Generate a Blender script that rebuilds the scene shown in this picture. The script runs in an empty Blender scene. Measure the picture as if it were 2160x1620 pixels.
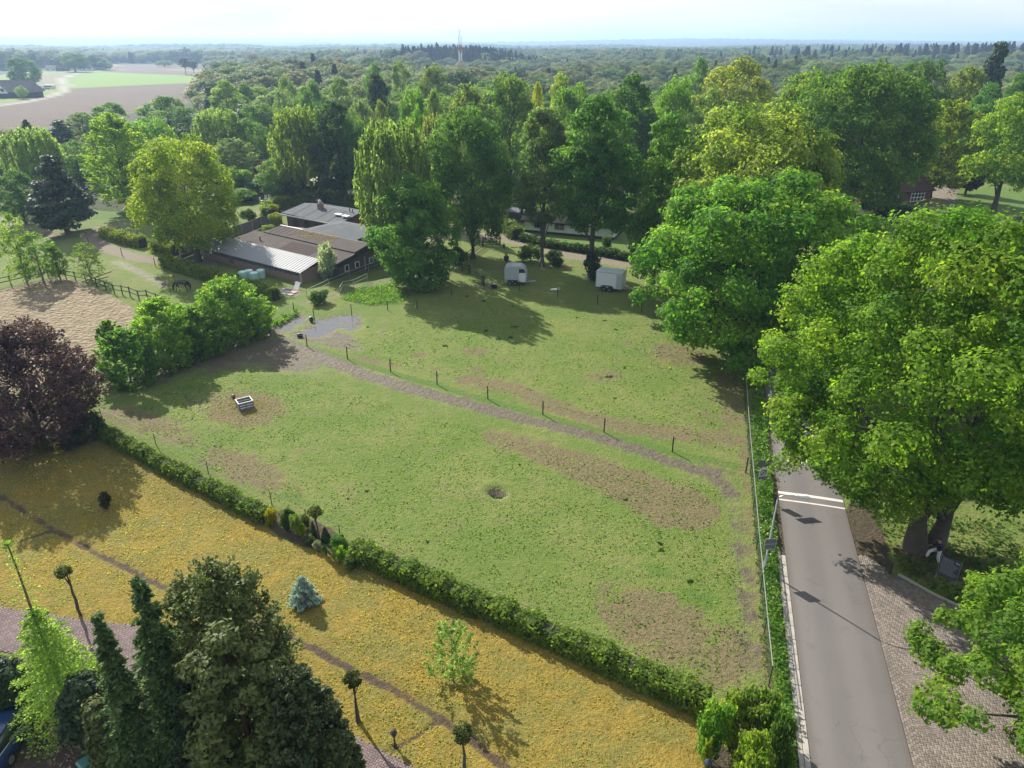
import bpy, bmesh, math, random
import numpy as np
from mathutils import Vector, Matrix

sc = bpy.context.scene
HAZE_DENSITY = 2.3e-4
COL = sc.collection

# ------------------------------------------------------------------ camera
CAM_H, FPX, PITCH = 28.0, 1500.0, math.radians(25.7)
SP, CP = math.sin(PITCH), math.cos(PITCH)
cam = bpy.data.cameras.new('camera')
cam.sensor_width = 36.0
cam.lens = 36.0 * FPX / 2160.0
cam.clip_start, cam.clip_end = 0.5, 40000.0
cam_ob = bpy.data.objects.new('camera', cam)
COL.objects.link(cam_ob)
cam_ob.location = (0, 0, CAM_H)
cam_ob.rotation_euler = (math.pi / 2 - PITCH, 0, 0)
sc.camera = cam_ob

# ------------------------------------------------------------------ light
SUN_EL, SUN_AZ = math.radians(36.0), math.radians(-38.0)     # azimuth measured from +Y towards +X
SUN_DIR = Vector((math.sin(SUN_AZ) * math.cos(SUN_EL), math.cos(SUN_AZ) * math.cos(SUN_EL), math.sin(SUN_EL)))
sun = bpy.data.lights.new('sun', 'SUN')
sun.energy = 4.4
sun.angle = math.radians(0.55)
sun.color = (1.0, 0.935, 0.83)
sun_ob = bpy.data.objects.new('sun', sun)
COL.objects.link(sun_ob)
sun_ob.location = (-60, 80, 90)
sun_ob.rotation_euler = (-SUN_DIR).to_track_quat('-Z', 'Y').to_euler()

world = bpy.data.worlds.new('World')
sc.world = world
world.use_nodes = True
wt = world.node_tree
wt.nodes.clear()
w_out = wt.nodes.new('ShaderNodeOutputWorld')
w_bg = wt.nodes.new('ShaderNodeBackground')
w_sky = wt.nodes.new('ShaderNodeTexSky')
w_sky.sky_type = 'NISHITA'
w_sky.sun_disc = False
w_sky.sun_elevation = SUN_EL
w_sky.sun_rotation = SUN_AZ
w_sky.altitude = 60
w_sky.air_density = 1.0
w_sky.dust_density = 0.8
w_sky.ozone_density = 1.0
# thin high cloud veil, stretched wisps
w_tc = wt.nodes.new('ShaderNodeTexCoord')
w_map = wt.nodes.new('ShaderNodeMapping')
w_map.inputs['Scale'].default_value = (1.2, 1.2, 9.0)
w_noise = wt.nodes.new('ShaderNodeTexNoise')
w_noise.inputs['Scale'].default_value = 2.2
w_noise.inputs['Detail'].default_value = 7.0
w_rmp = wt.nodes.new('ShaderNodeMapRange')
w_rmp.inputs['From Min'].default_value = 0.32
w_rmp.inputs['From Max'].default_value = 0.72
w_rmp.inputs['To Min'].default_value = 0.78
w_rmp.inputs['To Max'].default_value = 0.98
w_mix = wt.nodes.new('ShaderNodeMix')
w_mix.data_type = 'RGBA'
w_mix.inputs[7].default_value = (2.42, 2.52, 2.72, 1)
wt.links.new(w_tc.outputs['Generated'], w_map.inputs['Vector'])
wt.links.new(w_map.outputs['Vector'], w_noise.inputs['Vector'])
wt.links.new(w_noise.outputs[0], w_rmp.inputs['Value'])
wt.links.new(w_rmp.outputs[0], w_mix.inputs[0])
wt.links.new(w_sky.outputs[0], w_mix.inputs[6])
wt.links.new(w_mix.outputs[2], w_bg.inputs['Color'])
w_bg.inputs['Strength'].default_value = 0.15
wt.links.new(w_bg.outputs[0], w_out.inputs['Surface'])

vs = sc.view_settings
vs.view_transform = 'Standard'
vs.look = 'None'
vs.gamma = 1.0
vs.use_curve_mapping = False
vs.exposure = 1.2
cy = sc.cycles
cy.max_bounces = 6
cy.diffuse_bounces = 3
cy.glossy_bounces = 2
cy.transmission_bounces = 3
cy.transparent_max_bounces = 6
cy.volume_bounces = 1
cy.caustics_reflective = False
cy.caustics_refractive = False

# ------------------------------------------------------------------ helpers: picture <-> ground
VY = 810 + FPX * CP / SP
def G(px, py, z=0.0):
    """the point of the level z that the photograph shows at (px, py)"""
    x, y = (px - 1080) / FPX, (py - 810) / FPX
    d = (CAM_H - z) / (SP + CP * y)
    return Vector((x * d, d * (CP - y * SP), z))
def height_at(p, py):
    y = (py - 810) / FPX
    return CAM_H - (y * p[1] * CP + p[1] * SP) / (CP - y * SP)
def depth(p, z=0.0):
    return p[1] * CP + (CAM_H - z) * SP
def foot(tx, ty, by):
    """ground point in row by under something whose top shows at (tx, ty)"""
    return G(tx + (1080 - tx) * (by - ty) / (VY - ty), by)
def gp(pts, z=0.0):
    return [G(a, b, z) for a, b in pts]

# ------------------------------------------------------------------ helpers: objects
def tag(o, label=None, cat=None, group=None, kind=None):
    if label: o['label'] = label
    if cat: o['category'] = cat
    if group: o['group'] = group
    if kind: o['kind'] = kind
    return o
def thing(name, label, cat, loc=(0, 0, 0), rz=0.0, group=None):
    o = bpy.data.objects.new(name, None)
    COL.objects.link(o)
    o.empty_display_size = 0.3
    o.location = loc
    o.rotation_euler = (0, 0, rz)
    return tag(o, label, cat, group)
def put(name, me, parent=None, col=None):
    o = bpy.data.objects.new(name, me)
    COL.objects.link(o)
    if parent: o.parent = parent
    if col: o.color = (col[0], col[1], col[2], 1)
    return o
def copy_tree(o, parent=None):
    c = o.copy()
    COL.objects.link(c)
    if parent: c.parent = parent
    for ch in list(o.children):
        copy_tree(ch, c)
    return c

class MB:
    """collects simple solids into one mesh"""
    def __init__(s): s.v, s.f, s.m, s.mi = [], [], [], 0
    def add(s, vs, fs, T=None):
        b = len(s.v)
        for p in vs:
            p = Vector(p)
            if T is not None: p = T @ p
            s.v.append(p[:])
        for f in fs:
            s.f.append([b + i for i in f]); s.m.append(s.mi)
        return s
    def box(s, c, d, rz=0.0, T=None, taper=1.0):
        x, y, z = d[0] / 2, d[1] / 2, d[2] / 2
        vs = [(-x, -y, -z), (x, -y, -z), (x, y, -z), (-x, y, -z),
              (-x * taper, -y * taper, z), (x * taper, -y * taper, z), (x * taper, y * taper, z), (-x * taper, y * taper, z)]
        M = Matrix.Translation(c) @ Matrix.Rotation(rz, 4, 'Z')
        if T is not None: M = T @ M
        return s.add(vs, [(0, 3, 2, 1), (4, 5, 6, 7), (0, 1, 5, 4), (1, 2, 6, 5), (2, 3, 7, 6), (3, 0, 4, 7)], M)
    def bbox(s, c, d, b=0.02, T=None):
        """box with chamfered vertical and top edges"""
        x, y, z = d[0] / 2, d[1] / 2, d[2] / 2
        def ring(xx, yy, zz):
            k = min(b, xx * .9, yy * .9)
            return [(-xx + k, -yy, zz), (xx - k, -yy, zz), (xx, -yy + k, zz), (xx, yy - k, zz), (xx - k, yy, zz), (-xx + k, yy, zz), (-xx, yy - k, zz), (-xx, -yy + k, zz)]
        vs = ring(x - b, y - b, -z) + ring(x, y, -z + b) + ring(x, y, z - b) + ring(x - b, y - b, z)
        fs = [tuple(reversed(range(8))), tuple(range(24, 32))]
        for r in range(3):
            for i in range(8):
                j = (i + 1) % 8
                fs.append((r * 8 + i, r * 8 + j, r * 8 + 8 + j, r * 8 + 8 + i))
        M = Matrix.Translation(c)
        if T is not None: M = T @ M
        return s.add(vs, fs, M)
    def tube(s, pts, rad, n=8, cap=True, T=None):
        pts = [Vector(p) for p in pts]
        if not hasattr(rad, '__len__'): rad = [rad] * len(pts)
        vs, fs = [], []
        up = Vector((0.0123, 0.031, 1))
        for i, p in enumerate(pts):
            a = pts[max(i - 1, 0)]; b = pts[min(i + 1, len(pts) - 1)]
            d = (b - a).normalized()
            u = d.cross(up)
            if u.length < 0.05: u = d.cross(Vector((1, 0, 0)))
            u.normalize(); w = d.cross(u)
            for k in range(n):
                t = 2 * math.pi * k / n
                vs.append(p + (u * math.cos(t) + w * math.sin(t)) * rad[i])
        for i in range(len(pts) - 1):
            for k in range(n):
                j = (k + 1) % n
                fs.append((i * n + k, i * n + j, i * n + n + j, i * n + n + k))
        if cap:
            fs.append(tuple(range(n))); fs.append(tuple(reversed(range((len(pts) - 1) * n, len(pts) * n))))
        return s.add(vs, fs, T)
    def prism(s, poly, z0, z1, T=None):
        """poly = [(x, y)] extruded from z0 to z1 (numbers, or z1 a list)"""
        n = len(poly)
        zt = z1 if hasattr(z1, '__len__') else [z1] * n
        vs = [(p[0], p[1], z0) for p in poly] + [(p[0], p[1], zt[i]) for i, p in enumerate(poly)]
        fs = [tuple(reversed(range(n))), tuple(range(n, 2 * n))]
        for i in range(n):
            j = (i + 1) % n
            fs.append((i, j, n + j, n + i))
        return s.add(vs, fs, T)
    def slab(s, quad, th):
        """quad of 3-D points thickened by th along its normal (downwards)"""
        q = [Vector(p) for p in quad]
        nrm = (q[1] - q[0]).cross(q[2] - q[0]).normalized() * th
        n = len(q)
        vs = q + [p - nrm for p in q]
        fs = [tuple(range(n)), tuple(reversed(range(n, 2 * n)))]
        for i in range(n):
            j = (i + 1) % n
            fs.append((j, i, n + i, n + j))
        return s.add(vs, fs)
    def ball(s, c, r, nu=12, nv=8, T=None):
        r = r if hasattr(r, '__len__') else (r, r, r)
        vs, fs = [], []
        for i in range(nv + 1):
            a = math.pi * i / nv
            for k in range(nu):
                t = 2 * math.pi * k / nu
                vs.append((c[0] + r[0] * math.sin(a) * math.cos(t), c[1] + r[1] * math.sin(a) * math.sin(t), c[2] + r[2] * math.cos(a)))
        for i in range(nv):
            for k in range(nu):
                j = (k + 1) % nu
                fs.append((i * nu + k, (i + 1) * nu + k, (i + 1) * nu + j, i * nu + j))
        return s.add(vs, fs, T)
    def mesh(s, name, *mats, smooth=False):
        me = bpy.data.meshes.new(name)
        me.from_pydata(s.v, [], s.f)
        for m in mats: me.materials.append(m)
        if len(mats) > 1:
            me.polygons.foreach_set('material_index', s.m)
        if smooth: me.polygons.foreach_set('use_smooth', [True] * len(s.f))
        me.update()
        return me
    def build(s, name, mat, parent=None, smooth=False):
        return put(name, s.mesh(name, *(mat if isinstance(mat, (list, tuple)) else [mat]), smooth=smooth), parent)

def np_mesh(name, V, Q, mat=None, attrs=None, smooth=False):
    """quads from numpy arrays; attrs = {name: (domain, values)}"""
    me = bpy.data.meshes.new(name)
    nv, nf = len(V), len(Q)
    me.vertices.add(nv); me.vertices.foreach_set('co', np.ascontiguousarray(V, dtype=np.float32).ravel())
    k = Q.shape[1]
    me.loops.add(nf * k); me.loops.foreach_set('vertex_index', np.ascontiguousarray(Q, dtype=np.int32).ravel())
    me.polygons.add(nf)
    me.polygons.foreach_set('loop_start', np.arange(0, nf * k, k, dtype=np.int32))
    if smooth: me.polygons.foreach_set('use_smooth', np.ones(nf, dtype=bool))
    for an, (dom, val) in (attrs or {}).items():
        a = me.attributes.new(an, 'FLOAT', dom)
        a.data.foreach_set('value', np.ascontiguousarray(val, dtype=np.float32))
    if mat: me.materials.append(mat)
    me.update(calc_edges=True)
    return me

# ------------------------------------------------------------------ helpers: materials
class NB:
    def __init__(s, name):
        s.mat = bpy.data.materials.new(name)
        s.mat.use_nodes = True
        s.t = s.mat.node_tree
        s.t.nodes.clear()
        s.out = s.n('ShaderNodeOutputMaterial')
    def n(s, ty, ins=None, **pr):
        nd = s.t.nodes.new(ty)
        for k, v in pr.items(): setattr(nd, k, v)
        for k, v in (ins or {}).items():
            sk = nd.inputs[k]
            if isinstance(v, bpy.types.NodeSocket): s.t.links.new(v, sk)
            else: sk.default_value = v
        return nd
    def mix(s, f, a, b, blend='MIX'):
        c = lambda x: x if isinstance(x, bpy.types.NodeSocket) else (x[0], x[1], x[2], 1)
        return s.n('ShaderNodeMix', {0: f, 6: c(a), 7: c(b)}, data_type='RGBA', blend_type=blend).outputs[2]
    def math(s, op, a, b=0.0, clamp=False):
        return s.n('ShaderNodeMath', {0: a, 1: b}, operation=op, use_clamp=clamp).outputs[0]
    def noise(s, vec, scale, detail=3.0, rough=0.55):
        return s.n('ShaderNodeTexNoise', {'Vector': vec, 'Scale': scale, 'Detail': detail, 'Roughness': rough}).outputs[0]
    def rng(s, v, a, b, c=0.0, d=1.0, smooth=True):
        return s.n('ShaderNodeMapRange', {'Value': v, 'From Min': a, 'From Max': b, 'To Min': c, 'To Max': d},
                   interpolation_type='SMOOTHSTEP' if smooth else 'LINEAR').outputs[0]
    def attr(s, name): return s.n('ShaderNodeAttribute', attribute_name=name).outputs['Fac']
    def surf(s, sock): s.t.links.new(sock, s.out.inputs['Surface']); return s.mat

def pm(name, col, rough=0.7, metal=0.0, var=0.25, scale=2.0, bump=0.0, bscale=20.0, spec=0.4, dirt=None, dirt_amt=0.4):
    b = NB(name)
    tc = b.n('ShaderNodeTexCoord').outputs['Object']
    n1 = b.noise(tc, scale, 5.0, 0.6)
    c = b.mix(n1, [x * (1 - var) for x in col], [min(x * (1 + var), 0.95) for x in col])
    if dirt:
        n2 = b.rng(b.noise(tc, scale * 0.6, 6.0, 0.65), 0.45, 0.7)
        c = b.mix(b.math('MULTIPLY', n2, dirt_amt), c, dirt)
    p = b.n('ShaderNodeBsdfPrincipled', {'Base Color': c, 'Roughness': rough, 'Metallic': metal, 'Specular IOR Level': spec})
    if bump:
        h = b.noise(tc, bscale, 4.0)
        bn = b.n('ShaderNodeBump', {'Height': h, 'Strength': bump, 'Distance': 0.02})
        b.t.links.new(bn.outputs[0], p.inputs['Normal'])
    return b.surf(p.outputs[0])

def leaf_mat(name, trans=0.58, rough=0.6, spec=0.12, hue=0.035, vmin=0.6, vmax=1.4, rnd=0.0):
    b = NB(name)
    oi = b.n('ShaderNodeObjectInfo')
    v = b.attr('v')
    hv = b.math('MULTIPLY_ADD', v, -2 * hue); hv.node.inputs[2].default_value = 0.5 + hue
    val = b.rng(v, 0.0, 1.0, vmin, vmax, smooth=False)
    if rnd:
        hv = b.math('ADD', hv, b.rng(oi.outputs['Random'], 0, 1, -0.035, 0.03, False))
        r2 = b.math('FRACT', b.math('MULTIPLY', oi.outputs['Random'], 17.31))
        val = b.math('MULTIPLY', val, b.rng(r2, 0, 1, 1 - rnd, 1 + rnd, False))
    c = b.n('ShaderNodeHueSaturation', {'Hue': hv, 'Saturation': 1.0, 'Value': val, 'Color': b.mix(1.0, oi.outputs['Color'], (1.12, 1.16, 1.06), 'MULTIPLY')}).outputs[0]
    ct = b.mix(1.0, c, (1.65, 1.85, 0.8), 'MULTIPLY')
    p = b.n('ShaderNodeBsdfPrincipled', {'Base Color': c, 'Roughness': rough, 'Specular IOR Level': spec})
    t = b.n('ShaderNodeBsdfTranslucent', {'Color': ct})
    m = b.n('ShaderNodeMixShader', {0: trans, 1: p.outputs[0], 2: t.outputs[0]})
    return b.surf(m.outputs[0])

LEAF = leaf_mat('leaf')
LEAF_FAR = leaf_mat('leaf_far_wood', rnd=0.22, trans=0.32)
NEEDLE = leaf_mat('needle', trans=0.18, rough=0.6, spec=0.25, hue=0.02)
PURPLE = leaf_mat('copper_leaf', trans=0.3, rough=0.5, spec=0.16, hue=0.02)
BARK = pm('bark', (0.075, 0.062, 0.05), 0.9, var=0.5, scale=3, bump=0.8, bscale=9, dirt=(0.05, 0.06, 0.03))
BARK_PALE = pm('birch_bark', (0.16, 0.15, 0.13), 0.85, var=0.6, scale=2.5, bump=0.3)
BARK_RED = pm('reddish_bark', (0.12, 0.06, 0.03), 0.9, var=0.4, scale=4, bump=0.6)
# ------------------------------------------------------------------ ground
def project(X, Y, Z=0.0):
    d = Y * CP + (CAM_H - Z) * SP
    dn = (CAM_H - Z) * CP - Y * SP
    return 1080 + FPX * X / d, 810 + FPX * dn / d

def sstep(x, a, b):
    t = np.clip((x - a) / (b - a), 0, 1)
    return t * t * (3 - 2 * t)
def sd_poly(X, Y, poly):
    """signed distance in metres, positive inside"""
    best = np.full(X.shape, 1e9); ins = np.zeros(X.shape, bool)
    n = len(poly)
    for i in range(n):
        ax, ay = poly[i][0], poly[i][1]; bx, by = poly[(i + 1) % n][0], poly[(i + 1) % n][1]
        dx, dy = bx - ax, by - ay
        t = np.clip(((X - ax) * dx + (Y - ay) * dy) / (dx * dx + dy * dy + 1e-12), 0, 1)
        best = np.minimum(best, np.hypot(X - ax - t * dx, Y - ay - t * dy))
        cond = (ay > Y) != (by > Y)
        xi = ax + (Y - ay) / ((by - ay) if abs(by - ay) > 1e-9 else 1e-9) * dx
        ins ^= cond & (X < xi)
    return np.where(ins, best, -best)
def d_line(X, Y, pts):
    best = np.full(X.shape, 1e9); par = np.zeros(X.shape)
    acc = 0.0
    for a, b in zip(pts[:-1], pts[1:]):
        dx, dy = b[0] - a[0], b[1] - a[1]; L = math.hypot(dx, dy)
        t = np.clip(((X - a[0]) * dx + (Y - a[1]) * dy) / (L * L), 0, 1)
        d = np.hypot(X - a[0] - t * dx, Y - a[1] - t * dy)
        m = d < best; best = np.where(m, d, best); par = np.where(m, acc + t * L, par); acc += L
    return best, par
def vnoise(X, Y, s, seed=0):
    """cheap smooth value noise 0..1"""
    x, y = X / s + seed * 17.13, Y / s - seed * 9.71
    xi, yi = np.floor(x), np.floor(y); fx, fy = x - xi, y - yi
    h = lambda a, b: np.modf(np.abs(np.sin(a * 127.1 + b * 311.7 + seed * 74.7) * 43758.5453))[0]
    fx, fy = fx * fx * (3 - 2 * fx), fy * fy * (3 - 2 * fy)
    return (h(xi, yi) * (1 - fx) + h(xi + 1, yi) * fx) * (1 - fy) + (h(xi, yi + 1) * (1 - fx) + h(xi + 1, yi + 1) * fx) * fy

PUD1 = [(626, 708), (640, 690), (662, 672), (700, 666), (752, 660), (766, 672), (762, 692), (735, 698), (715, 692), (700, 700), (668, 710)]
PUD2 = [(570, 704), (592, 684), (618, 668), (640, 660), (652, 672), (622, 690), (600, 700)]
LAWN_PX = [(-420, 880), (0, 912), (110, 952), (205, 930), (560, 1112), (600, 1142), (770, 1192), (1000, 1292), (1250, 1402), (1490, 1512),
           (1500, 1800), (900, 1640), (870, 1620), (760, 1562), (668, 1508), (560, 1440), (400, 1345), (265, 1320), (165, 1309), (0, 1283), (-420, 1215)]
DRIVE_PX = [(-420, 1212), (0, 1281), (165, 1308), (265, 1319), (400, 1344), (560, 1439), (668, 1507), (760, 1561), (870, 1619), (960, 1680), (800, 1720),
            (690, 1640), (560, 1530), (420, 1450), (265, 1412), (165, 1398), (0, 1372), (-420, 1310)]
SAND_PX = [(-350, 640), (0, 612), (60, 598), (130, 583), (180, 598), (218, 614), (282, 650), (280, 690), (215, 770), (0, 840), (-350, 860)]
PADDOCK_PX = [(200, 868), (350, 775), (560, 695), (640, 662), (760, 650), (880, 648), (960, 622), (1100, 606), (1250, 640), (1400, 662), (1520, 690), (1566, 770),
              (1578, 990), (1600, 1180), (1622, 1450), (1490, 1480), (1250, 1352), (1000, 1240), (760, 1160), (560, 1070)]
PLOUGH_PX = [(-300, 330), (0, 300), (60, 278), (400, 216), (425, 198), (452, 172), (300, 179), (150, 186), (138, 196), (100, 207), (-300, 262)]
GREENF_PX = [(146, 186), (135, 178), (150, 168), (218, 153), (330, 157), (430, 160), (512, 163), (452, 173), (300, 179)]
MEADOW_PX = [(66, 158), (160, 152), (128, 165), (126, 178), (100, 186), (68, 184)]
FAR_PX = [(218, 152), (238, 139), (330, 136), (422, 145), (420, 160), (330, 157)]
ROAD_L = [(1594, 600), (1604, 700), (1613, 800), (1640, 1040), (1660, 1223), (1680, 1357), (1707, 1580), (1722, 1700)]
LANE = [G(1640, 1040), G(1780, 1060), G(1707, 1580), G(1918, 1590)]

def make_ground():
    az = np.radians(np.arange(-56, 56.01, 0.46))
    rr = [7.0]
    while rr[-1] < 150: rr.append(rr[-1] * 1.0080)
    while rr[-1] < 3300: rr.append(rr[-1] * 1.013)
    rr = np.array(rr)
    R, A = np.meshgrid(rr, az, indexing='ij')
    X, Y = (R * np.sin(A)), (R * np.cos(A))
    sh = X.shape
    X, Y = X.ravel(), Y.ravel()
    PX, PY = project(X, Y)
    ok = Y > 0
    W = lambda pts: [(p.x, p.y) for p in gp(pts)]
    near = (R.ravel() < 170)
    def inpoly(px, w=0.5):
        return sstep(sd_poly(X, Y, W(px)), -w, w)
    def band(px, hw, soft=0.5, hw2=None):
        pts = W(px)
        d, t = d_line(X, Y, pts)
        h = hw if hw2 is None else hw + (hw2 - hw) * np.clip(t / max(t.max(), 1e-6), 0, 1)
        return 1 - sstep(d, h - soft * .5, h + soft)
    def ell(cx, cy_, rx, ry, rot=0.0, k=1.0):
        c, s = math.cos(math.radians(rot)), math.sin(math.radians(rot))
        dx, dy = PX - cx, PY - cy_
        q = np.hypot((dx * c + dy * s) / rx, (-dx * s + dy * c) / ry)
        return k * (1 - sstep(q, 0.30, 1.55)) * ok * near
    mx = lambda *a: np.maximum.reduce(a)
    z0 = np.zeros(X.shape)
    M = {}
    M['ochre'] = inpoly(LAWN_PX, 0.35)
    M['sand'] = inpoly(SAND_PX, 0.9)
    M['mud'] = mx(
        band([(570, 722), (640, 738), (700, 763), (760, 786), (820, 806), (870, 821), (920, 834), (985, 853), (1053, 870), (1153, 895), (1287, 931), (1387, 963), (1437, 983), (1507, 1004), (1542, 1040)], 0.8, 1.0, 0.3),
        0.9 * inpoly([(240, 812), (330, 770), (440, 728), (560, 700), (610, 716), (650, 750), (610, 785), (520, 770), (420, 778), (330, 806)], 2.2),
        ell(600, 752, 85, 36, 12, 0.85), ell(520, 745, 120, 30, -20, .75),
        0.75 * inpoly([(592, 716), (640, 690), (690, 694), (740, 704), (770, 742), (720, 738), (650, 722)], 0.9),
        0.5 * band([(1540, 1030), (1556, 1120), (1572, 1260), (1584, 1400)], 0.4, 0.9),
        ell(1050, 1041, 22, 12, 10, 0.95), ell(1055, 715, 18, 6, 0, .5), ell(1500, 1000, 55, 22, 15, 0.7), ell(1325, 724, 22, 6, 5, .6), ell(1380, 735, 30, 6, 5, .5),
        band([(245, 552), (285, 570), (320, 588), (352, 604)], 0.3, 0.8) * 0.9,
        band([(0, 462), (40, 478), (75, 492), (130, 508)], 0.8, 1.2) * 0.6,
        band([(560, 702), (600, 690), (632, 672)], 0.9, .5) * 0.95,
        ell(410, 850, 30, 12, 0, .55), ell(1035, 604, 30, 12, 0, .6), ell(805, 700, 12, 4, 0, .7), ell(1275, 797, 20, 8, 0, .5),
        band([(640, 640), (740, 610), (830, 588)], 0.5, .6) * 0.6)
    M['dry'] = mx(
        ell(515, 862, 95, 42, 0, 0.95), ell(300, 888, 110, 26, 12, 0.85), ell(375, 925, 60, 18, 10, .7), ell(520, 990, 115, 40, 18, 0.8), ell(620, 1030, 60, 25, 20, .4),
        0.85 * band([(1040, 920), (1130, 948), (1230, 985), (1330, 1025), (1430, 1070)], 0.7, 1.3, 2.3),
        ell(1390, 1320, 140, 75, 25, 0.95), ell(1540, 1390, 70, 70, 0, 0.85), ell(1300, 1250, 90, 26, 15, .45), ell(1480, 1440, 60, 30, 0, .6),
        ell(1002, 742, 32, 10, 0, 0.9), ell(1005, 778, 22, 10, 0, 0.7), ell(1275, 793, 42, 14, 0, 0.75),
        0.8 * band([(985, 800), (1080, 818), (1140, 846), (1220, 876), (1330, 902), (1440, 915), (1560, 930)], 0.9, 1.4),
        ell(1430, 748, 80, 26, 8, 0.75), ell(1490, 700, 80, 20, 10, 0.8), ell(1540, 830, 42, 130, 0, 0.65), ell(1480, 880, 70, 40, 0, .45),
        ell(885, 750, 30, 9, 5, 0.65), ell(780, 762, 34, 9, 8, 0.7), ell(820, 770, 46, 7, 8, .5), ell(930, 780, 50, 8, 8, 0.45),
        ell(90, 495, 60, 14, 8, 0.8), ell(230, 585, 60, 25, 10, .35), ell(200, 540, 120, 30, 0, .35),
        0.55 * band([(1558, 800), (1572, 960), (1590, 1150), (1606, 1330), (1616, 1440)], 0.5, 0.7),
        ell(1200, 560, 90, 16, 0, .45), ell(1060, 560, 60, 20, 0, .45), ell(980, 600, 60, 10, 0, .4), ell(450, 700, 40, 14, 0, .4))
    M['lush'] = mx(
        band([(578, 712), (650, 732), (735, 759), (830, 788), (922, 814), (1029, 845), (1145, 877), (1274, 913), (1418, 954), (1560, 985)], 0.40, 0.3),
        band([(590, 690), (625, 680)], .4, .5), inpoly([(720, 625), (770, 598), (840, 600), (865, 625), (800, 640)], 1.2),
        inpoly([(1590, 790), (1612, 800), (1640, 1040), (1665, 1250), (1690, 1500), (1700, 1640), (1650, 1640), (1622, 1450), (1600, 1200), (1580, 990)], 0.4),
        ell(1180, 500, 130, 22, 12), ell(1330, 530, 160, 24, 8), ell(430, 985, 60, 20, 10, .6), ell(620, 1050, 60, 20, 20, .6), ell(470, 960, 60, 18, 20, .55),
        ell(1000, 905, 60, 10, 12, .6), ell(980, 950, 60, 14, 20, .5), ell(1400, 1200, 60, 30, 0, .5), ell(1470, 1270, 80, 40, 0, .55), ell(390, 820, 60, 14, -10, .5),
        inpoly([(1960, 400), (2160, 395), (2300, 440), (2160, 450), (2000, 430)], 2.0), ell(470, 470, 110, 20, -8, .6), ell(225, 450, 60, 18, 0, .7),
        ell(600, 660, 60, 14, -20, .8), ell(170, 460, 40, 12, 0, .5))
    M['path'] = mx(
        band([(330, 462), (290, 468), (230, 476), (192, 488), (190, 505), (235, 527), (290, 544), (345, 552), (415, 549), (440, 560)], 1.15, 0.7),
        band([(1480, 575), (1330, 556), (1210, 538), (1130, 516), (1080, 505), (1030, 498), (980, 498)], 2.0, 0.6),
        inpoly([(640, 610), (590, 606), (570, 622), (628, 628)], .6) * 0.8, band([(530, 450), (600, 440), (560, 446)], 1.0, 1.0),
        inpoly([(900, 470), (1010, 476), (1010, 500), (900, 510)], 2.0), band([(1960, 470), (1985, 420), (2000, 395)], 2.4, .5))
    strip = mx(band([(-60, 1015), (0, 1045), (110, 1115), (220, 1175), (340, 1235), (450, 1280), (600, 1335), (700, 1390), (830, 1455), (930, 1515), (1010, 1572), (1090, 1640)], 0.2, 0.32),
               band([(25, 1150), (70, 1130), (110, 1115)], 0.13, 0.22), band([(830, 1580), (880, 1550), (930, 1515)], 0.12, 0.2), band([(-60, 1005), (0, 985), (80, 952)], 0.12, 0.2))
    bed = mx(inpoly([(560, 1108), (600, 1140), (770, 1194), (765, 1165), (690, 1110), (600, 1070)], 0.3), inpoly([(-60, 905), (0, 908), (110, 952), (205, 932), (215, 880), (60, 850)], 0.7))
    M['soil'] = mx(strip * 0.66, bed, inpoly([(1783, 1075), (1800, 1050), (1850, 1060), (1885, 1215), (1810, 1180)], 0.25),
                   inpoly([(-420, 1320), (0, 1384), (165, 1405), (265, 1420), (420, 1460), (560, 1540), (640, 1700), (-420, 1800)], 0.3),
                   0.8 * band([(1620, 800), (1652, 1120), (1672, 1300), (1700, 1520), (1712, 1640)], 0.35, 0.25),
                   inpoly([(1700, 1700), (1480, 1700), (1490, 1520), (1560, 1500), (1690, 1560)], .5),
                   0.55 * ell(1990, 1190, 160, 60, 15))
    M['lawn_green_shade'] = mx(band([(0, 1035), (110, 1105), (340, 1225), (600, 1325), (830, 1445), (1090, 1600)], 0.5, 0.8) * 0.45, ell(330, 1020, 260, 60, 20, 0.6), ell(90, 1010, 120, 40, 10, .5), ell(230, 1090, 150, 40, 15, .45),  # greener turf by the strip; left ellipses paint in the copper beech's shade
                         ell(690, 1350, 90, 26, 25, .4), ell(1130, 1500, 120, 50, 30, .35), ell(950, 1560, 60, 30, 0, .35))
    M['plough'] = inpoly(PLOUGH_PX, 3) ; M['plough'] = mx(M['plough'], inpoly(FAR_PX, 6))
    M['meadow'] = inpoly(GREENF_PX, 4)
    M['straw'] = mx(inpoly(MEADOW_PX, 5), ell(0, 0, 1, 1) * 0, 0.8 * band([(360, 146), (440, 151)], 12, 8))
    M['track'] = mx(band([(-150, 240), (0, 223), (60, 214), (108, 203), (138, 191), (142, 179), (126, 168), (160, 155), (196, 149), (260, 147)], 2.2, 1.4))
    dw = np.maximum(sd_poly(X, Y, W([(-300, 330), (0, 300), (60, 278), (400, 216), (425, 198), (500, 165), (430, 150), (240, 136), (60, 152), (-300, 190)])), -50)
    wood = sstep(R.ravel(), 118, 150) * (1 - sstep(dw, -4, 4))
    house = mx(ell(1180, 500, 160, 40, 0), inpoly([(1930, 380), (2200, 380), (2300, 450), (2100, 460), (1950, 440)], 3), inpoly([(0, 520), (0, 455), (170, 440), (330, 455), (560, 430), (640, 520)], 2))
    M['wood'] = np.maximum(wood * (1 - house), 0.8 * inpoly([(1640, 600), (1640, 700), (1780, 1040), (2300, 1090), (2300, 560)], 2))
    # relief
    Z = 0.05 * (vnoise(X, Y, 9, 3) - .5) * near
    Z += M['mud'] * near * (0.06 * (vnoise(X, Y, 0.75, 5) - .5) + 0.05 * (vnoise(X, Y, 0.28, 6) - .5))
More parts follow.
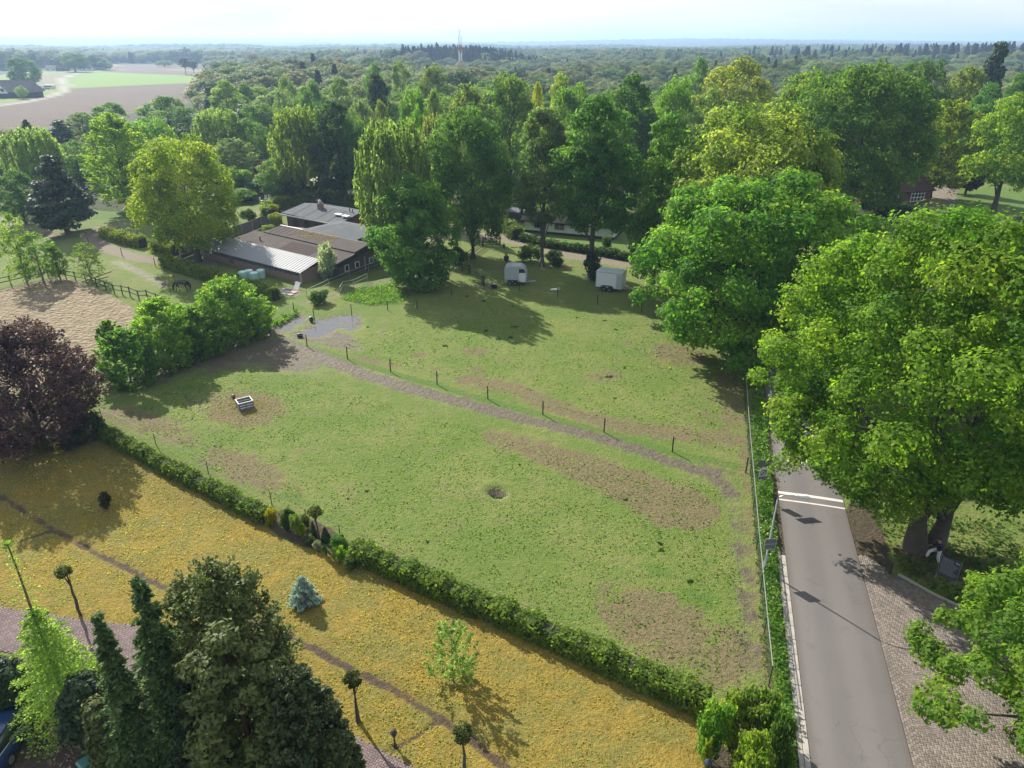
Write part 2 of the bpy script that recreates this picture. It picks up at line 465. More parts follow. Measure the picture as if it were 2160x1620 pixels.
    Z += M['dry'] * near * 0.05 * (vnoise(X, Y, 0.5, 8) - .5)
    Z += M['sand'] * 0.09 * (vnoise(X, Y, 0.5, 7) - .5)
    Z += M['ochre'] * 0.06 * (vnoise(X, Y, 0.32, 9) - .5)
    Z -= strip * 0.06
    Z -= 0.55 * (1 - sstep(np.hypot((PX - 1050) / 22, (PY - 1041) / 11), 0.5, 1.05)) * ok * near
    Z += 0.14 * np.exp(-((np.hypot((PX - 1046) / 30, (PY - 1036) / 15) - 1.05) / 0.22) ** 2) * ok * near
    basin = np.maximum(inpoly(PUD1, 0.8), inpoly(PUD2, 0.7))
    Z -= basin * (0.16 + 0.16 * (vnoise(X, Y, 1.3, 21) - .5) + 0.10 * (vnoise(X, Y, 0.6, 22) - .5))
    M['mud'] = np.maximum(M['mud'], basin * .8)
    lane = sd_poly(X, Y, [(p.x, p.y) for p in (G(1600, 700), G(1700, 700), G(1800, 1080), G(2400, 1300), G(2300, 1800), G(1690, 1800))])
    flat = sstep(lane, -0.6, 0.2)
    drive = sstep(sd_poly(X, Y, W(DRIVE_PX)), -0.3, 0.2)
    Z = Z * (1 - np.maximum(flat, drive)) - 0.03 * np.maximum(flat, drive)
    hillx = 13.0 * np.exp(-(((X + 62) / 75) ** 2 + ((Y - 820) / 90) ** 2) ** 1.4)
    Z += hillx
    Z += 7 * sstep(R.ravel(), 600, 1500) * vnoise(X, Y, 400, 4) * sstep(X / np.maximum(Y, 1), .25, .55)
    P = np.stack([X, Y, Z], 1)
    nr, na = sh
    I = np.arange(nr * na).reshape(sh)
    Q = np.stack([I[:-1, :-1], I[:-1, 1:], I[1:, 1:], I[1:, :-1]], -1).reshape(-1, 4)[:, ::-1]
    C = P[Q].mean(1)
    zone = np.zeros(len(Q), int)
    for k, pl in ((1, PADDOCK_PX), (2, LAWN_PX), (3, SAND_PX), (4, PLOUGH_PX), (5, GREENF_PX), (6, MEADOW_PX)):
        zone[(sd_poly(C[:, 0], C[:, 1], W(pl)) > 0) & (zone == 0)] = k
    return P, Q, zone, M

def ground_material():
    b = NB('ground')
    pos = b.n('ShaderNodeNewGeometry').outputs['Position']
    nb = b.noise(pos, 0.16, 5.0, 0.6)       # broad tone
    nm = b.noise(pos, 0.9, 6.0, 0.65)       # patches
    nf = b.noise(pos, 5.5, 5.0, 0.7)        # tufts
    nt = b.noise(pos, 14.0, 3.0, 0.6)       # blades
    ng = b.noise(pos, 2.4, 5.0, 0.7)        # hoof dents and clumps
    def edge(name, amp, w=0.12, lo=0.5, ns=None):
        m = b.attr(name)
        ns = ns or nm
        gate = b.rng(m, 0.02, 0.22)
        x = b.math('MULTIPLY_ADD', b.math('MULTIPLY', b.math('SUBTRACT', ns, 0.5), gate), amp * 2.0); b.t.links.new(m, x.node.inputs[2])
        x2 = b.math('MULTIPLY_ADD', b.math('MULTIPLY', b.math('SUBTRACT', nf, 0.5), gate), amp * 1.6); b.t.links.new(x, x2.node.inputs[2])
        return b.rng(x2, lo - w, lo + w)
    g = b.mix(b.rng(nb, 0.36, 0.64), (0.104, 0.166, 0.025), (0.168, 0.194, 0.050))
    g = b.mix(b.math('MULTIPLY', b.rng(nm, 0.4, 0.66), 0.7), g, (0.094, 0.162, 0.022))
    g = b.mix(b.math('MULTIPLY', b.rng(nf, 0.48, 0.66), 0.6), g, (0.190, 0.200, 0.070))
    g = b.mix(b.math('MULTIPLY', b.rng(nt, 0.52, 0.66), 0.6), g, (0.036, 0.052, 0.012))
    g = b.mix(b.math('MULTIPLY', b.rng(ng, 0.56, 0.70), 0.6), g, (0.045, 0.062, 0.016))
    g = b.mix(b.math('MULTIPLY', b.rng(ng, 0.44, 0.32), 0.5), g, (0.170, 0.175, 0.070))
    lush = b.mix(nf, (0.060, 0.125, 0.016), (0.100, 0.165, 0.028))
    g = b.mix(b.math('MULTIPLY', edge('lush', 0.55), 0.8), g, lush)
    dry = b.mix(b.rng(nf, 0.3, 0.7), (0.085, 0.064, 0.036), (0.205, 0.155, 0.088))
    dry = b.mix(b.math('MULTIPLY', b.rng(nt, 0.45, 0.7), 0.5), dry, (0.24, 0.185, 0.105))
    g = b.mix(b.math('MULTIPLY', edge('dry', 0.95, 0.10), 0.85), g, dry)
    g = b.mix(b.math('MULTIPLY', b.math('MULTIPLY', b.rng(b.noise(pos, 0.33, 7.0, 0.72), 0.53, 0.66), b.rng(nf, 0.42, 0.56)), 0.6), g, (0.175, 0.145, 0.075))
    mud = b.mix(b.rng(nf, 0.3, 0.7), (0.060, 0.046, 0.033), (0.155, 0.125, 0.092))
    mud = b.mix(b.math('MULTIPLY', b.rng(nt, 0.5, 0.75), 0.4), mud, (0.205, 0.172, 0.134))
    g = b.mix(b.math('MULTIPLY', edge('mud', 0.95, 0.16), 0.95), g, mud)
    och = b.mix(b.rng(nm, 0.3, 0.72), (0.185, 0.145, 0.026), (0.268, 0.195, 0.034))
    och = b.mix(b.math('MULTIPLY', b.rng(b.noise(pos, 0.42, 6.0, 0.7), 0.42, 0.60), 0.72), och, (0.140, 0.152, 0.038))
    och = b.mix(b.math('MULTIPLY', b.rng(nb, 0.5, 0.75), 0.6), och, (0.260, 0.155, 0.020))
    och = b.mix(b.math('MULTIPLY', edge('lawn_green_shade', 0.9, 0.25), 0.7), och, (0.100, 0.098, 0.022))  # green turf tint, with the beech shade put into the colour
    och = b.mix(b.math('MULTIPLY', b.rng(nf, 0.46, 0.66), 0.6), och, (0.330, 0.235, 0.060))
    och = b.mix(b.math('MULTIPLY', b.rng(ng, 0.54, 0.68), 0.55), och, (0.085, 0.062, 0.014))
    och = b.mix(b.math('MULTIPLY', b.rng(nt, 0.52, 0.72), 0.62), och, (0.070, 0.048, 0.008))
    g = b.mix(edge('ochre', 0.25, 0.12), g, och)
    sand = b.mix(b.rng(nm, 0.3, 0.7), (0.180, 0.142, 0.086), (0.280, 0.228, 0.142))
    sand = b.mix(b.math('MULTIPLY', b.rng(nf, 0.52, 0.7), 0.6), sand, (0.11, 0.083, 0.055))
    g = b.mix(edge('sand', 0.35), g, sand)
    pth = b.mix(nf, (0.16, 0.13, 0.10), (0.25, 0.205, 0.165))
    g = b.mix(b.math('MULTIPLY', edge('path', 0.5), 0.9), g, pth)
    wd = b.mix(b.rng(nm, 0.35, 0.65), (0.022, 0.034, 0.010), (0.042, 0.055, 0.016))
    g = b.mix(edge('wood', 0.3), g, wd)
    so = b.mix(b.rng(nf, 0.3, 0.7), (0.040, 0.028, 0.020), (0.098, 0.070, 0.052))
    g = b.mix(b.math('MULTIPLY', edge('soil', 0.5), 0.92), g, so)
    # far fields: furrows follow the field
    mp = b.n('ShaderNodeMapping', {'Vector': pos, 'Rotation': (0, 0, math.radians(12)), 'Scale': (0.02, 0.45, 1)}).outputs[0]
    fur = b.noise(mp, 1.0, 4.0, 0.7)
    pl = b.mix(b.rng(fur, 0.3, 0.7), (0.066, 0.047, 0.034), (0.106, 0.077, 0.055))
    g = b.mix(b.attr('plough'), g, pl)
    g = b.mix(b.attr('meadow'), g, b.mix(fur, (0.10, 0.185, 0.018), (0.125, 0.215, 0.025)))
    g = b.mix(b.attr('straw'), g, b.mix(fur, (0.12, 0.11, 0.06), (0.16, 0.145, 0.08)))
    g = b.mix(b.attr('track'), g, (0.26, 0.24, 0.21))
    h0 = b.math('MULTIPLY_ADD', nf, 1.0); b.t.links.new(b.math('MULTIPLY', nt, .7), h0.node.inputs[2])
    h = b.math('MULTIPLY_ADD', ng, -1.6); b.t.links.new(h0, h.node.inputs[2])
    vo = b.n('ShaderNodeTexVoronoi', {'Vector': pos, 'Scale': 2.6}, feature='SMOOTH_F1').outputs[0]
    h2 = b.math('MULTIPLY_ADD', b.math('MULTIPLY', vo, b.math('MAXIMUM', b.attr('sand'), b.math('MULTIPLY', b.attr('mud'), 0.22))), 5.0)
    b.t.links.new(h, h2.node.inputs[2])
    bn = b.n('ShaderNodeBump', {'Height': h2, 'Strength': 1.0, 'Distance': 0.12})
    wet = b.math('MULTIPLY', b.attr('mud'), 0.35)
    ro = b.math('SUBTRACT', 0.92, wet)
    p = b.n('ShaderNodeBsdfPrincipled', {'Base Color': g, 'Roughness': ro, 'Specular IOR Level': 0.25, 'Normal': bn.outputs[0]})
    return b.surf(p.outputs[0])

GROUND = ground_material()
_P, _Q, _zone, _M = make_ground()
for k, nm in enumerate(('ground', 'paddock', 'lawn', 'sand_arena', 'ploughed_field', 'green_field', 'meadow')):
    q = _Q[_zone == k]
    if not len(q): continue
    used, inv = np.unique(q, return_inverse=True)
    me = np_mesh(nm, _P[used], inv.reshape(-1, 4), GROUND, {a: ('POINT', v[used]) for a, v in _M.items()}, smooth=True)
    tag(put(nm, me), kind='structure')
# the land on all sides and out to the horizon
def ring_land():
    nseg = 96
    rad = [0, 40, 200, 900, 3000, 12000]
    V = [(0, 0, -0.5)]; Fs = []
    for r in rad[1:]:
        for k in range(nseg):
            a = 2 * math.pi * k / nseg
            V.append((r * math.sin(a), r * math.cos(a), -0.5))
    for k in range(nseg): Fs.append((0, 1 + (k + 1) % nseg, 1 + k))
    for j in range(len(rad) - 2):
        for k in range(nseg):
            a, b_ = 1 + j * nseg + k, 1 + j * nseg + (k + 1) % nseg
            Fs.append((a, b_, b_ + nseg, a + nseg))
    me = bpy.data.meshes.new('surrounding_land'); me.from_pydata(V, [], Fs); me.update()
    return me
WOODLAND = pm('far_woodland', (0.028, 0.046, 0.014), 0.95, var=0.5, scale=0.02)
_me = ring_land(); _me.materials.append(WOODLAND)
tag(put('surrounding_land', _me), kind='structure')
# wooded ridges along the horizon
def hills():
    az = np.radians(np.arange(-58, 58.01, 0.14))
    rr = np.array([2600, 2750, 2900, 3050, 3200, 3400, 3600, 3850, 4100, 4400, 4700, 5000, 5400, 5800, 6300, 6800, 7400, 8000, 8700, 9400, 10200])
    R, A = np.meshgrid(rr, az, indexing='ij')
    R = R * (1 + 0.02 * (vnoise(A * 900, R, 3.0, 2) - .5))
    X, Y = R * np.sin(A), R * np.cos(A)
    t = np.tan(A)
    left = 1 - sstep(t, -0.45, -0.05)
    ridge = 42 * sstep(R, 3000, 6000) * vnoise(X, Y, 1500, 1) + 26 * left * sstep(R, 4000, 7000) * (0.6 + 0.6 * vnoise(X, Y, 1200, 6)) + 5 * sstep(R, 7000, 9000)
    can = 10 + 6 * (vnoise(A * 3000, R / 60, 2.2, 3) - .5) + 5 * (vnoise(A * 3000, R / 40, 0.8, 5) - .5) + 7 * (vnoise(A * 3000, R / 60, 9, 8) - .5)
    Z = ridge + can
    Z[0] = -1; Z[-1] = -1
    sh = X.shape
    I = np.arange(X.size).reshape(sh)
    Q = np.stack([I[:-1, :-1], I[:-1, 1:], I[1:, 1:], I[1:, :-1]], -1).reshape(-1, 4)[:, ::-1]
    return np_mesh('hills', np.stack([X.ravel(), Y.ravel(), Z.ravel()], 1), Q, WOODLAND)
tag(put('hills', hills()), kind='structure')
WATER = NB('puddle_water')
_pos = WATER.n('ShaderNodeNewGeometry').outputs['Position']
_wn = WATER.noise(_pos, 3.0, 3.0)
_wb = WATER.n('ShaderNodeBump', {'Height': _wn, 'Strength': 0.06, 'Distance': 0.02})
WATER = WATER.surf(WATER.n('ShaderNodeBsdfPrincipled', {'Base Color': (0.10, 0.10, 0.10, 1), 'Roughness': 0.03, 'IOR': 1.33, 'Specular IOR Level': 0.9, 'Normal': _wb.outputs[0]}).outputs[0])
def puddle(px, z=0.0, seed=1):
    r = random.Random(seed)
    pts = []
    n = len(px)
    for i in range(n):
        a, c = px[i], px[(i + 1) % n]
        for k in range(4):
            t = k / 4
            j = 0 if k == 0 else 2.2
            pts.append((a[0] + (c[0] - a[0]) * t + r.uniform(-j, j), a[1] + (c[1] - a[1]) * t + r.uniform(-j, j) * .4))
    m = MB(); W = gp(pts)
    m.prism([(p.x, p.y) for p in W][::-1], z - 0.3, z)
    return tag(m.build('puddle', WATER), kind='structure')
puddle(PUD1, -0.135, 1)
puddle(PUD2, -0.14, 2)
# ------------------------------------------------------------------ vegetation builders
def unit(a): return a / (np.linalg.norm(a, axis=-1, keepdims=True) + 1e-9)
def rdir(g, n): return unit(g.normal(size=(n, 3)))
def leaf_mesh(name, P, N, size, v, mat, aspect=1.5, fold=0.18, T=None, g=None):
    n = len(P)
    N = unit(N)
    if T is None: T = g.normal(size=(n, 3))
    T = unit(T - (T * N).sum(1, keepdims=True) * N)
    B = np.cross(N, T)
    s = size[:, None] if hasattr(size, '__len__') else size
    a, w = s * aspect * 0.5, s * 0.5
    V = np.empty((n, 4, 3))
    V[:, 0] = P - T * a
    V[:, 1] = P + B * w + N * fold * s + T * a * 0.15
    V[:, 2] = P + T * a
    V[:, 3] = P - B * w + N * fold * s + T * a * 0.15
    return np_mesh(name, V.reshape(-1, 3), np.arange(4 * n).reshape(n, 4), mat, {'v': ('FACE', np.clip(v, 0, 1))})

class Crown:
    """gathers leaves: P points, N normals, S sizes, V tone"""
    def __init__(s, seed): s.g = np.random.default_rng(seed); s.P, s.N, s.S, s.V, s.T = [], [], [], [], []
    def put(s, P, N, S, V, T=None):
        s.P.append(P); s.N.append(N); s.S.append(np.broadcast_to(S, (len(P),)).copy()); s.V.append(np.broadcast_to(V, (len(P),)).copy())
        s.T.append(s.g.normal(size=P.shape) if T is None else T)
    def mesh(s, name, mat, aspect=1.5):
        return leaf_mesh(name, np.concatenate(s.P), np.concatenate(s.N), np.concatenate(s.S), np.concatenate(s.V), mat, aspect, T=np.concatenate(s.T))
    def clump(s, c, R, n, leaf, tone=0.5, axis=None, flat=0.75, up=0.35):
        g = s.g
        c = np.asarray(c, float)
        if axis is None: axis = np.array([0, 0, 1.0])
        d = rdir(g, int(n * 2.0))
        keep = ((d @ axis) * 0.5 + 0.5 + 0.08) > g.random(len(d))
        d = d[keep][:n]
        n = len(d)
        bump = 1 + 0.28 * np.sin(d[:, 0] * 5 + c[0] * 7) * np.sin(d[:, 1] * 5 + c[1] * 5) + 0.18 * np.sin(d[:, 2] * 7 + c[2] * 3)
        rad = R * (0.70 + 0.36 * g.random(n)) * bump
        p = c + d * rad[:, None] * np.array([1, 1, flat]) + axis * R * 0.15
        nn = d * 0.85 + np.array([0, 0, up]) + rdir(g, n) * 0.6
        s.put(p, nn, leaf * (0.65 + 0.7 * g.random(n)), tone + g.normal(size=n) * 0.16)
    def strand(s, p0, L, n, leaf, tone, sway=0.12):
        g = s.g
        t = np.sort(g.random(n))
        ph = g.random() * 6.28
        off = np.array([math.cos(ph), math.sin(ph), 0]) * sway * L
        p = p0 + t[:, None] * np.array([0, 0, -L]) + (t ** 2)[:, None] * off + g.normal(size=(n, 3)) * L * 0.035
        nn = rdir(g, n) + np.array([0, 0, 0.25])
        T = np.tile(np.array([0, 0, -1.0]), (n, 1)) + rdir(g, n) * 0.5
        s.put(p, nn, leaf * (0.6 + 0.7 * g.random(n)), tone + g.normal(size=n) * 0.14, T)
    def sprig(s, p0, p1, n, leaf, tone, spread=0.16, flatness=0.5, droop=0.0):
        g = s.g
        p0, p1 = np.asarray(p0, float), np.asarray(p1, float)
        L = np.linalg.norm(p1 - p0)
        t = g.random(n) ** 0.8
        ax = (p1 - p0) / (L + 1e-9)
        side = g.normal(size=(n, 3)); side -= (side @ ax)[:, None] * ax
        side[:, 2] *= (1 - flatness)
        p = p0 + t[:, None] * (p1 - p0) + side * (spread * L * (1.1 - 0.8 * t))[:, None]
        p[:, 2] -= droop * L * t ** 2
        nn = np.array([0, 0, 0.8]) + rdir(g, n) * 0.8
        T = ax + side * 0.7
        s.put(p, nn, leaf * (0.6 + 0.7 * g.random(n)), tone + g.normal(size=n) * 0.15, T)

def trunk_mesh(name, seed, H, r, limbs=(), bark=None, lean=(0, 0), zs=0.6, n=7, flare=1.5):
    """tapered trunk up to zs*H with limbs [(x, y, z), ...] leaving it"""
    g = random.Random(seed)
    m = MB()
    top = zs * H
    k = 6
    pts, rad = [], []
    for i in range(k + 1):
        t = i / k
        pts.append((lean[0] * t + g.uniform(-.12, .12) * r * 2 * (i > 0), lean[1] * t + g.uniform(-.12, .12) * r * 2 * (i > 0), top * t - (0.15 if i == 0 else 0)))
        rad.append(r * (1 - 0.72 * t) * (flare if i == 0 else 1))
    m.tube(pts, rad, n)
    for q in limbs:
        t = min(max(q[2] / top - 0.28 - g.random() * 0.12, 0.16), 0.93)
        i = t * k; a = int(i); f = i - a
        b = Vector(pts[a]).lerp(Vector(pts[min(a + 1, k)]), f)
        rb = r * (1 - 0.72 * t) * 0.52
        e = Vector(q)
        mid = b.lerp(e, 0.5) + Vector((g.uniform(-.1, .1), g.uniform(-.1, .1), 0.12)) * (e - b).length
        m.tube([b, b.lerp(mid, .55) + Vector((0, 0, .02 * (e - b).length)), mid, e], [rb, rb * .75, rb * .5, rb * .15], 5, cap=False)
    return m.mesh(name, bark or BARK, smooth=True)

def broad_crown(name, seed, W, H, zb, nl, lr, nleaf, leaf, mat, shape='dome', lump=0.16, inner=0.3, flat=0.75, tone_sd=0.17, up=0.35, off=(0, 0), aspect=1.5, asym=0.12, boughs=()):
    """leafy crown of nl clumps; returns mesh and the limb targets"""
    c = Crown(seed); g = c.g
    kk = g.uniform(0, 6.28, 6)
    def rad(t, th):
        if shape == 'dome': r = np.sqrt(np.clip(1 - (np.clip(t - 0.32, 0, 1) / 0.70) ** 2.2, 0, 1)) * (0.62 + 0.38 * sst(t, -0.05, 0.35))
        elif shape == 'oval': r = np.sin(np.pi * np.clip(t * 0.93 + 0.06, 0, 1)) ** 0.62
        elif shape == 'tall': r = np.sin(np.pi * np.clip(t * 0.86 + 0.13, 0, 1)) ** 0.55
        elif shape == 'cone': r = (1 - t) ** 0.75 * (0.7 + 0.3 * sst(t, 0, 0.2)) + 0.06
        else: r = np.sqrt(np.clip(1 - (2 * t - 1) ** 2, 0, 1))
        return r * (1 + lump * np.sin(2 * th + kk[0] + 2 * t) + lump * 0.7 * np.sin(3 * th + kk[1] - 3 * t) + asym * np.sin(th + kk[2]))
    def sst(x, a, b):
        t = min(max((x - a) / (b - a), 0), 1); return t * t * (3 - 2 * t)
    limbs = []
    i = 0; tries = 0
    cs = []
    while i < nl and tries < nl * 40:
        tries += 1
        t = g.random()
        th = g.random() * 2 * math.pi
        r = float(rad(t, th))
        if g.random() > r + 0.12: continue
        u = 1 - 0.5 * g.random() ** 2.2 if g.random() > inner else g.random() ** 0.5 * 0.8
        x, y = off[0] + math.cos(th) * r * u * (W / 2 - lr * 0.6), off[1] + math.sin(th) * r * u * (W / 2 - lr * 0.6)
        z = zb + lr * 0.5 + t * (H - zb - lr * 1.1)
        R = lr * g.choice([0.5, 0.7, 0.9, 1.1, 1.4], p=[.2, .25, .25, .18, .12])
        axis = unit(np.array([x - off[0], y - off[1], (z - (zb + (H - zb) * 0.3)) * 0.9 + 0.25 * W]))
        c.clump((x, y, z), R, int(nleaf * (R / lr) ** 2), leaf, 0.5 + g.normal() * tone_sd, axis, flat, up)
        cs.append((x, y, z)); i += 1
    for bx, by, bz, R in boughs:
        for _ in range(4):
            q = np.array([bx, by, bz]) + g.normal(size=3) * R * .5
            c.clump(q, R * .75, int(nleaf * (R / lr) ** 2 * .6), leaf, 0.5 + g.normal() * tone_sd, unit(np.array([bx - off[0], by - off[1], W * .35])), flat, up)
    cs2 = sorted(cs, key=lambda q: g.random())
    limbs = [tuple(b[:3]) for b in list(boughs)[::2]] + [q for q in cs2 if q[2] < zb + 0.8 * (H - zb)][:14]
    return c.mesh(name, mat, aspect), limbs

def conifer_crown(name, seed, W, H, zb, nb, nleaf, leaf, mat, power=0.85, droop=0.25, gap=0.0, tone_sd=0.15, aspect=2.6, top_bare=0.0):
    c = Crown(seed); g = c.g
    for i in range(nb):
        t = (i + g.random()) / nb
        t = t ** 1.12
        L = W / 2 * ((1 - t) ** power) * g.uniform(0.72, 1.12) + 0.02 * W
        th = i * 2.39996 + g.normal() * 0.25
        z = zb + t * (H - zb)
        dv = np.array([math.cos(th), math.sin(th), 0.10 - 0.1 * (1 - t)])
        p0 = np.array([0, 0, z]) + dv * L * 0.08
        n = int(nleaf * (0.25 + 0.75 * L / (W / 2)))
        c.sprig(p0, p0 + dv * L, n, leaf, 0.5 + g.normal() * tone_sd, spread=0.17, flatness=0.55, droop=droop)
    # leading shoot
    for k in range(10):
        th = g.random() * 6.28
        z = H * (0.93 + 0.065 * g.random())
        c.sprig((0, 0, z), (math.cos(th) * W * .05, math.sin(th) * W * .05, z + 0.02 * H), max(6, nleaf // 12), leaf, 0.6, 0.3)
    return c.mesh(name, mat, aspect), []

def weeping_crown(name, seed, W, H, zb, ns, nleaf, leaf, mat, Lmin=0.15, Lmax=0.4, shape=0.55, tone_sd=0.12):
    c = Crown(seed); g = c.g
    limbs = []
    for i in range(ns):
        t = g.random() ** 0.85
        th = g.random() * 6.28
        r = math.sin(math.pi * min(max(0.10 + 0.83 * t, 0), 1)) ** shape * (1 + .15 * math.sin(3 * th + seed) + .1 * math.sin(5 * th))
        u = math.sqrt(g.random()) if g.random() < 0.45 else g.uniform(.8, 1.0)
        z = zb + (0.25 + 0.75 * t) * (H - zb)
        p = np.array([math.cos(th) * r * u * W / 2, math.sin(th) * r * u * W / 2, z - g.random() * 0.04 * H])
        L = (H - zb) * g.uniform(Lmin, Lmax) * (0.6 + 0.4 * u)
        L = min(L, z - zb * 0.4)
        c.strand(p, L, nleaf, leaf, 0.5 + g.normal() * tone_sd)
        if i % max(1, ns // 12) == 0: limbs.append(tuple(p))
    return c.mesh(name, mat, 1.8), limbs

def spray_crown(name, seed, W, H, zb, ns, nleaf, leaf, mat, rise=0.5, Ls=0.22, tone_sd=0.15, spread=0.2, flatness=0.35, shape='dome', inner=0.35, droop=0.0):
    """crown of feathery twigs that rise outwards"""
    c = Crown(seed); g = c.g
    limbs = []
    ph = g.random(3) * 6.28
    for i in range(ns):
        t = g.random(); th = g.random() * 6.28
        r = math.sqrt(max(0, 1 - abs((t - 0.33) / 0.67) ** 2.0)) if t > .33 else 0.72 + 0.28 * t / 0.33
        if shape == 'column': r = 0.55 + 0.45 * math.sin(math.pi * min(1, t * .9 + .1))
        r *= 1 + .13 * math.sin(2 * th + ph[0]) + .1 * math.sin(3 * th + ph[1] + 4 * t)
        u = g.random() ** 0.5 if g.random() < inner else g.uniform(0.78, 1.0)
        e = np.array([math.cos(th) * r * u * W / 2, math.sin(th) * r * u * W / 2, zb + t * (H - zb)])
        L = W * Ls * g.uniform(.6, 1.3)
        dv = unit(np.array([math.cos(th), math.sin(th), rise + 0.8 * t]) + g.normal(size=3) * 0.25)
        c.sprig(e - dv * L * .75, e + dv * L * .25, nleaf, leaf, 0.5 + g.normal() * tone_sd, spread, flatness, droop)
        if len(limbs) < 16 and t < .75 and i % 7 == 0: limbs.append(tuple(e))
    return c.mesh(name, mat, 1.4), limbs

def extent(me):
    v = np.empty(len(me.vertices) * 3, np.float32); me.vertices.foreach_get('co', v); v = v.reshape(-1, 3)
    return 2 * np.percentile(np.hypot(v[:, 0], v[:, 1]), 96), np.percentile(v[:, 2], 99.7)

PROTO = {}
def proto(key, cm_limbs, H, r, bark=None, zs=0.62, limbs=True, lean=(0, 0)):
    cm, lm = cm_limbs
    tm = trunk_mesh('trunk', hash(key) % 1000 if False else sum(map(ord, key)), H, r, lm if limbs else (), bark, zs=zs, lean=lean)
    w0, h0 = extent(cm)
    PROTO[key] = (cm, tm, w0, h0)

for _i, _k in enumerate('abc'):
    proto('oak_' + _k, broad_crown('oak_crown', 11 + _i, 13, 16, 3.2, 160, 1.25, 155, 0.255, LEAF, 'dome', 0.13), 16, 0.42)
    proto('round_' + _k, broad_crown('round_crown', 31 + _i, 11, 14, 1.8, 170, 1.0, 112, 0.235, LEAF, 'oval', 0.09), 14, 0.34)
for _i, _k in enumerate('ab'):
    proto('tall_' + _k, broad_crown('tall_crown', 51 + _i, 10, 20, 3.0, 210, 1.05, 130, 0.25, LEAF, 'tall', 0.12), 20, 0.40, zs=.75)
    proto('willow_' + _k, weeping_crown('willow_crown', 61 + _i, 10, 15, 1.5, 900, 27, 0.235, LEAF, .08, .22, shape=.42), 15, 0.3, BARK_PALE, zs=.8)
    proto('feather_' + _k, spray_crown('feather_crown', 71 + _i, 9, 15, 2.0, 360, 64, 0.21, LEAF, .3, .2, inner=.5), 15, 0.28, zs=.8)
    proto('spruce_' + _k, conifer_crown('spruce_crown', 81 + _i, 6.5, 16, 1.2, 170, 70, 0.34, NEEDLE), 16, 0.24, BARK_RED, zs=.95, limbs=False)
    proto('pine_' + _k, broad_crown('pine_crown', 91 + _i, 9, 15, 1.5, 120, 1.1, 95, 0.36, NEEDLE, 'cone', 0.2, flat=.55, tone_sd=.2, aspect=2.2), 15, 0.3, BARK_RED, zs=.85)
    proto('bush_' + _k, broad_crown('bush_crown', 101 + _i, 3.0, 2.6, 0.0, 46, 0.48, 75, 0.15, LEAF, 'ball', 0.16), 2.6, 0.06, zs=.5)
for _i, _k in enumerate('ab'):
    proto('grand_' + _k, broad_crown('grand_crown', 131 + _i, 22, 22, 3.5, 400, 1.45, 145, 0.28, LEAF, 'dome', 0.10, tone_sd=.19), 22, 0.6)
for _i, _k in enumerate('ab'):
    proto('lime_' + _k, broad_crown('lime_crown', 141 + _i, 11, 21, 6.5, 230, 1.05, 135, 0.245, LEAF, 'tall', 0.13), 21, 0.42, zs=.75)
    proto('young_' + _k, spray_crown('young_crown', 151 + _i, 6.5, 8.5, 1.3, 170, 40, 0.15, LEAF, .15, .2, inner=.6, droop=.5), 9, 0.12, BARK_PALE, zs=.85)
proto('scots_a', broad_crown('scots_crown', 111, 8, 18, 8.0, 70, 1.25, 110, 0.36, NEEDLE, 'ball', 0.25, flat=.5, tone_sd=.2, aspect=2.2), 18, 0.26, BARK_RED, zs=.9)

_rt = random.Random(5)
TREES = []
def tree(name, kind, top, w, by, col, label, cat='tree', group=None, hs=1.0):
    cm, tm, w0, h0 = PROTO[kind]
    p = foot(top[0], top[1], by)
    h = height_at(p, top[1]) * hs
    W = w * depth(p, h * 0.6) / FPX
    rz = _rt.uniform(0, 6.28)
    o = thing(name, label, cat, p, rz, group)
    c = put('crown', cm, o, col); c.scale = (W / w0, W / w0, h / h0)
    t = put('trunk', tm, o); t.scale = (W / w0, W / w0, h / h0)
    TREES.append((p.x, p.y, W / 2))
    return o
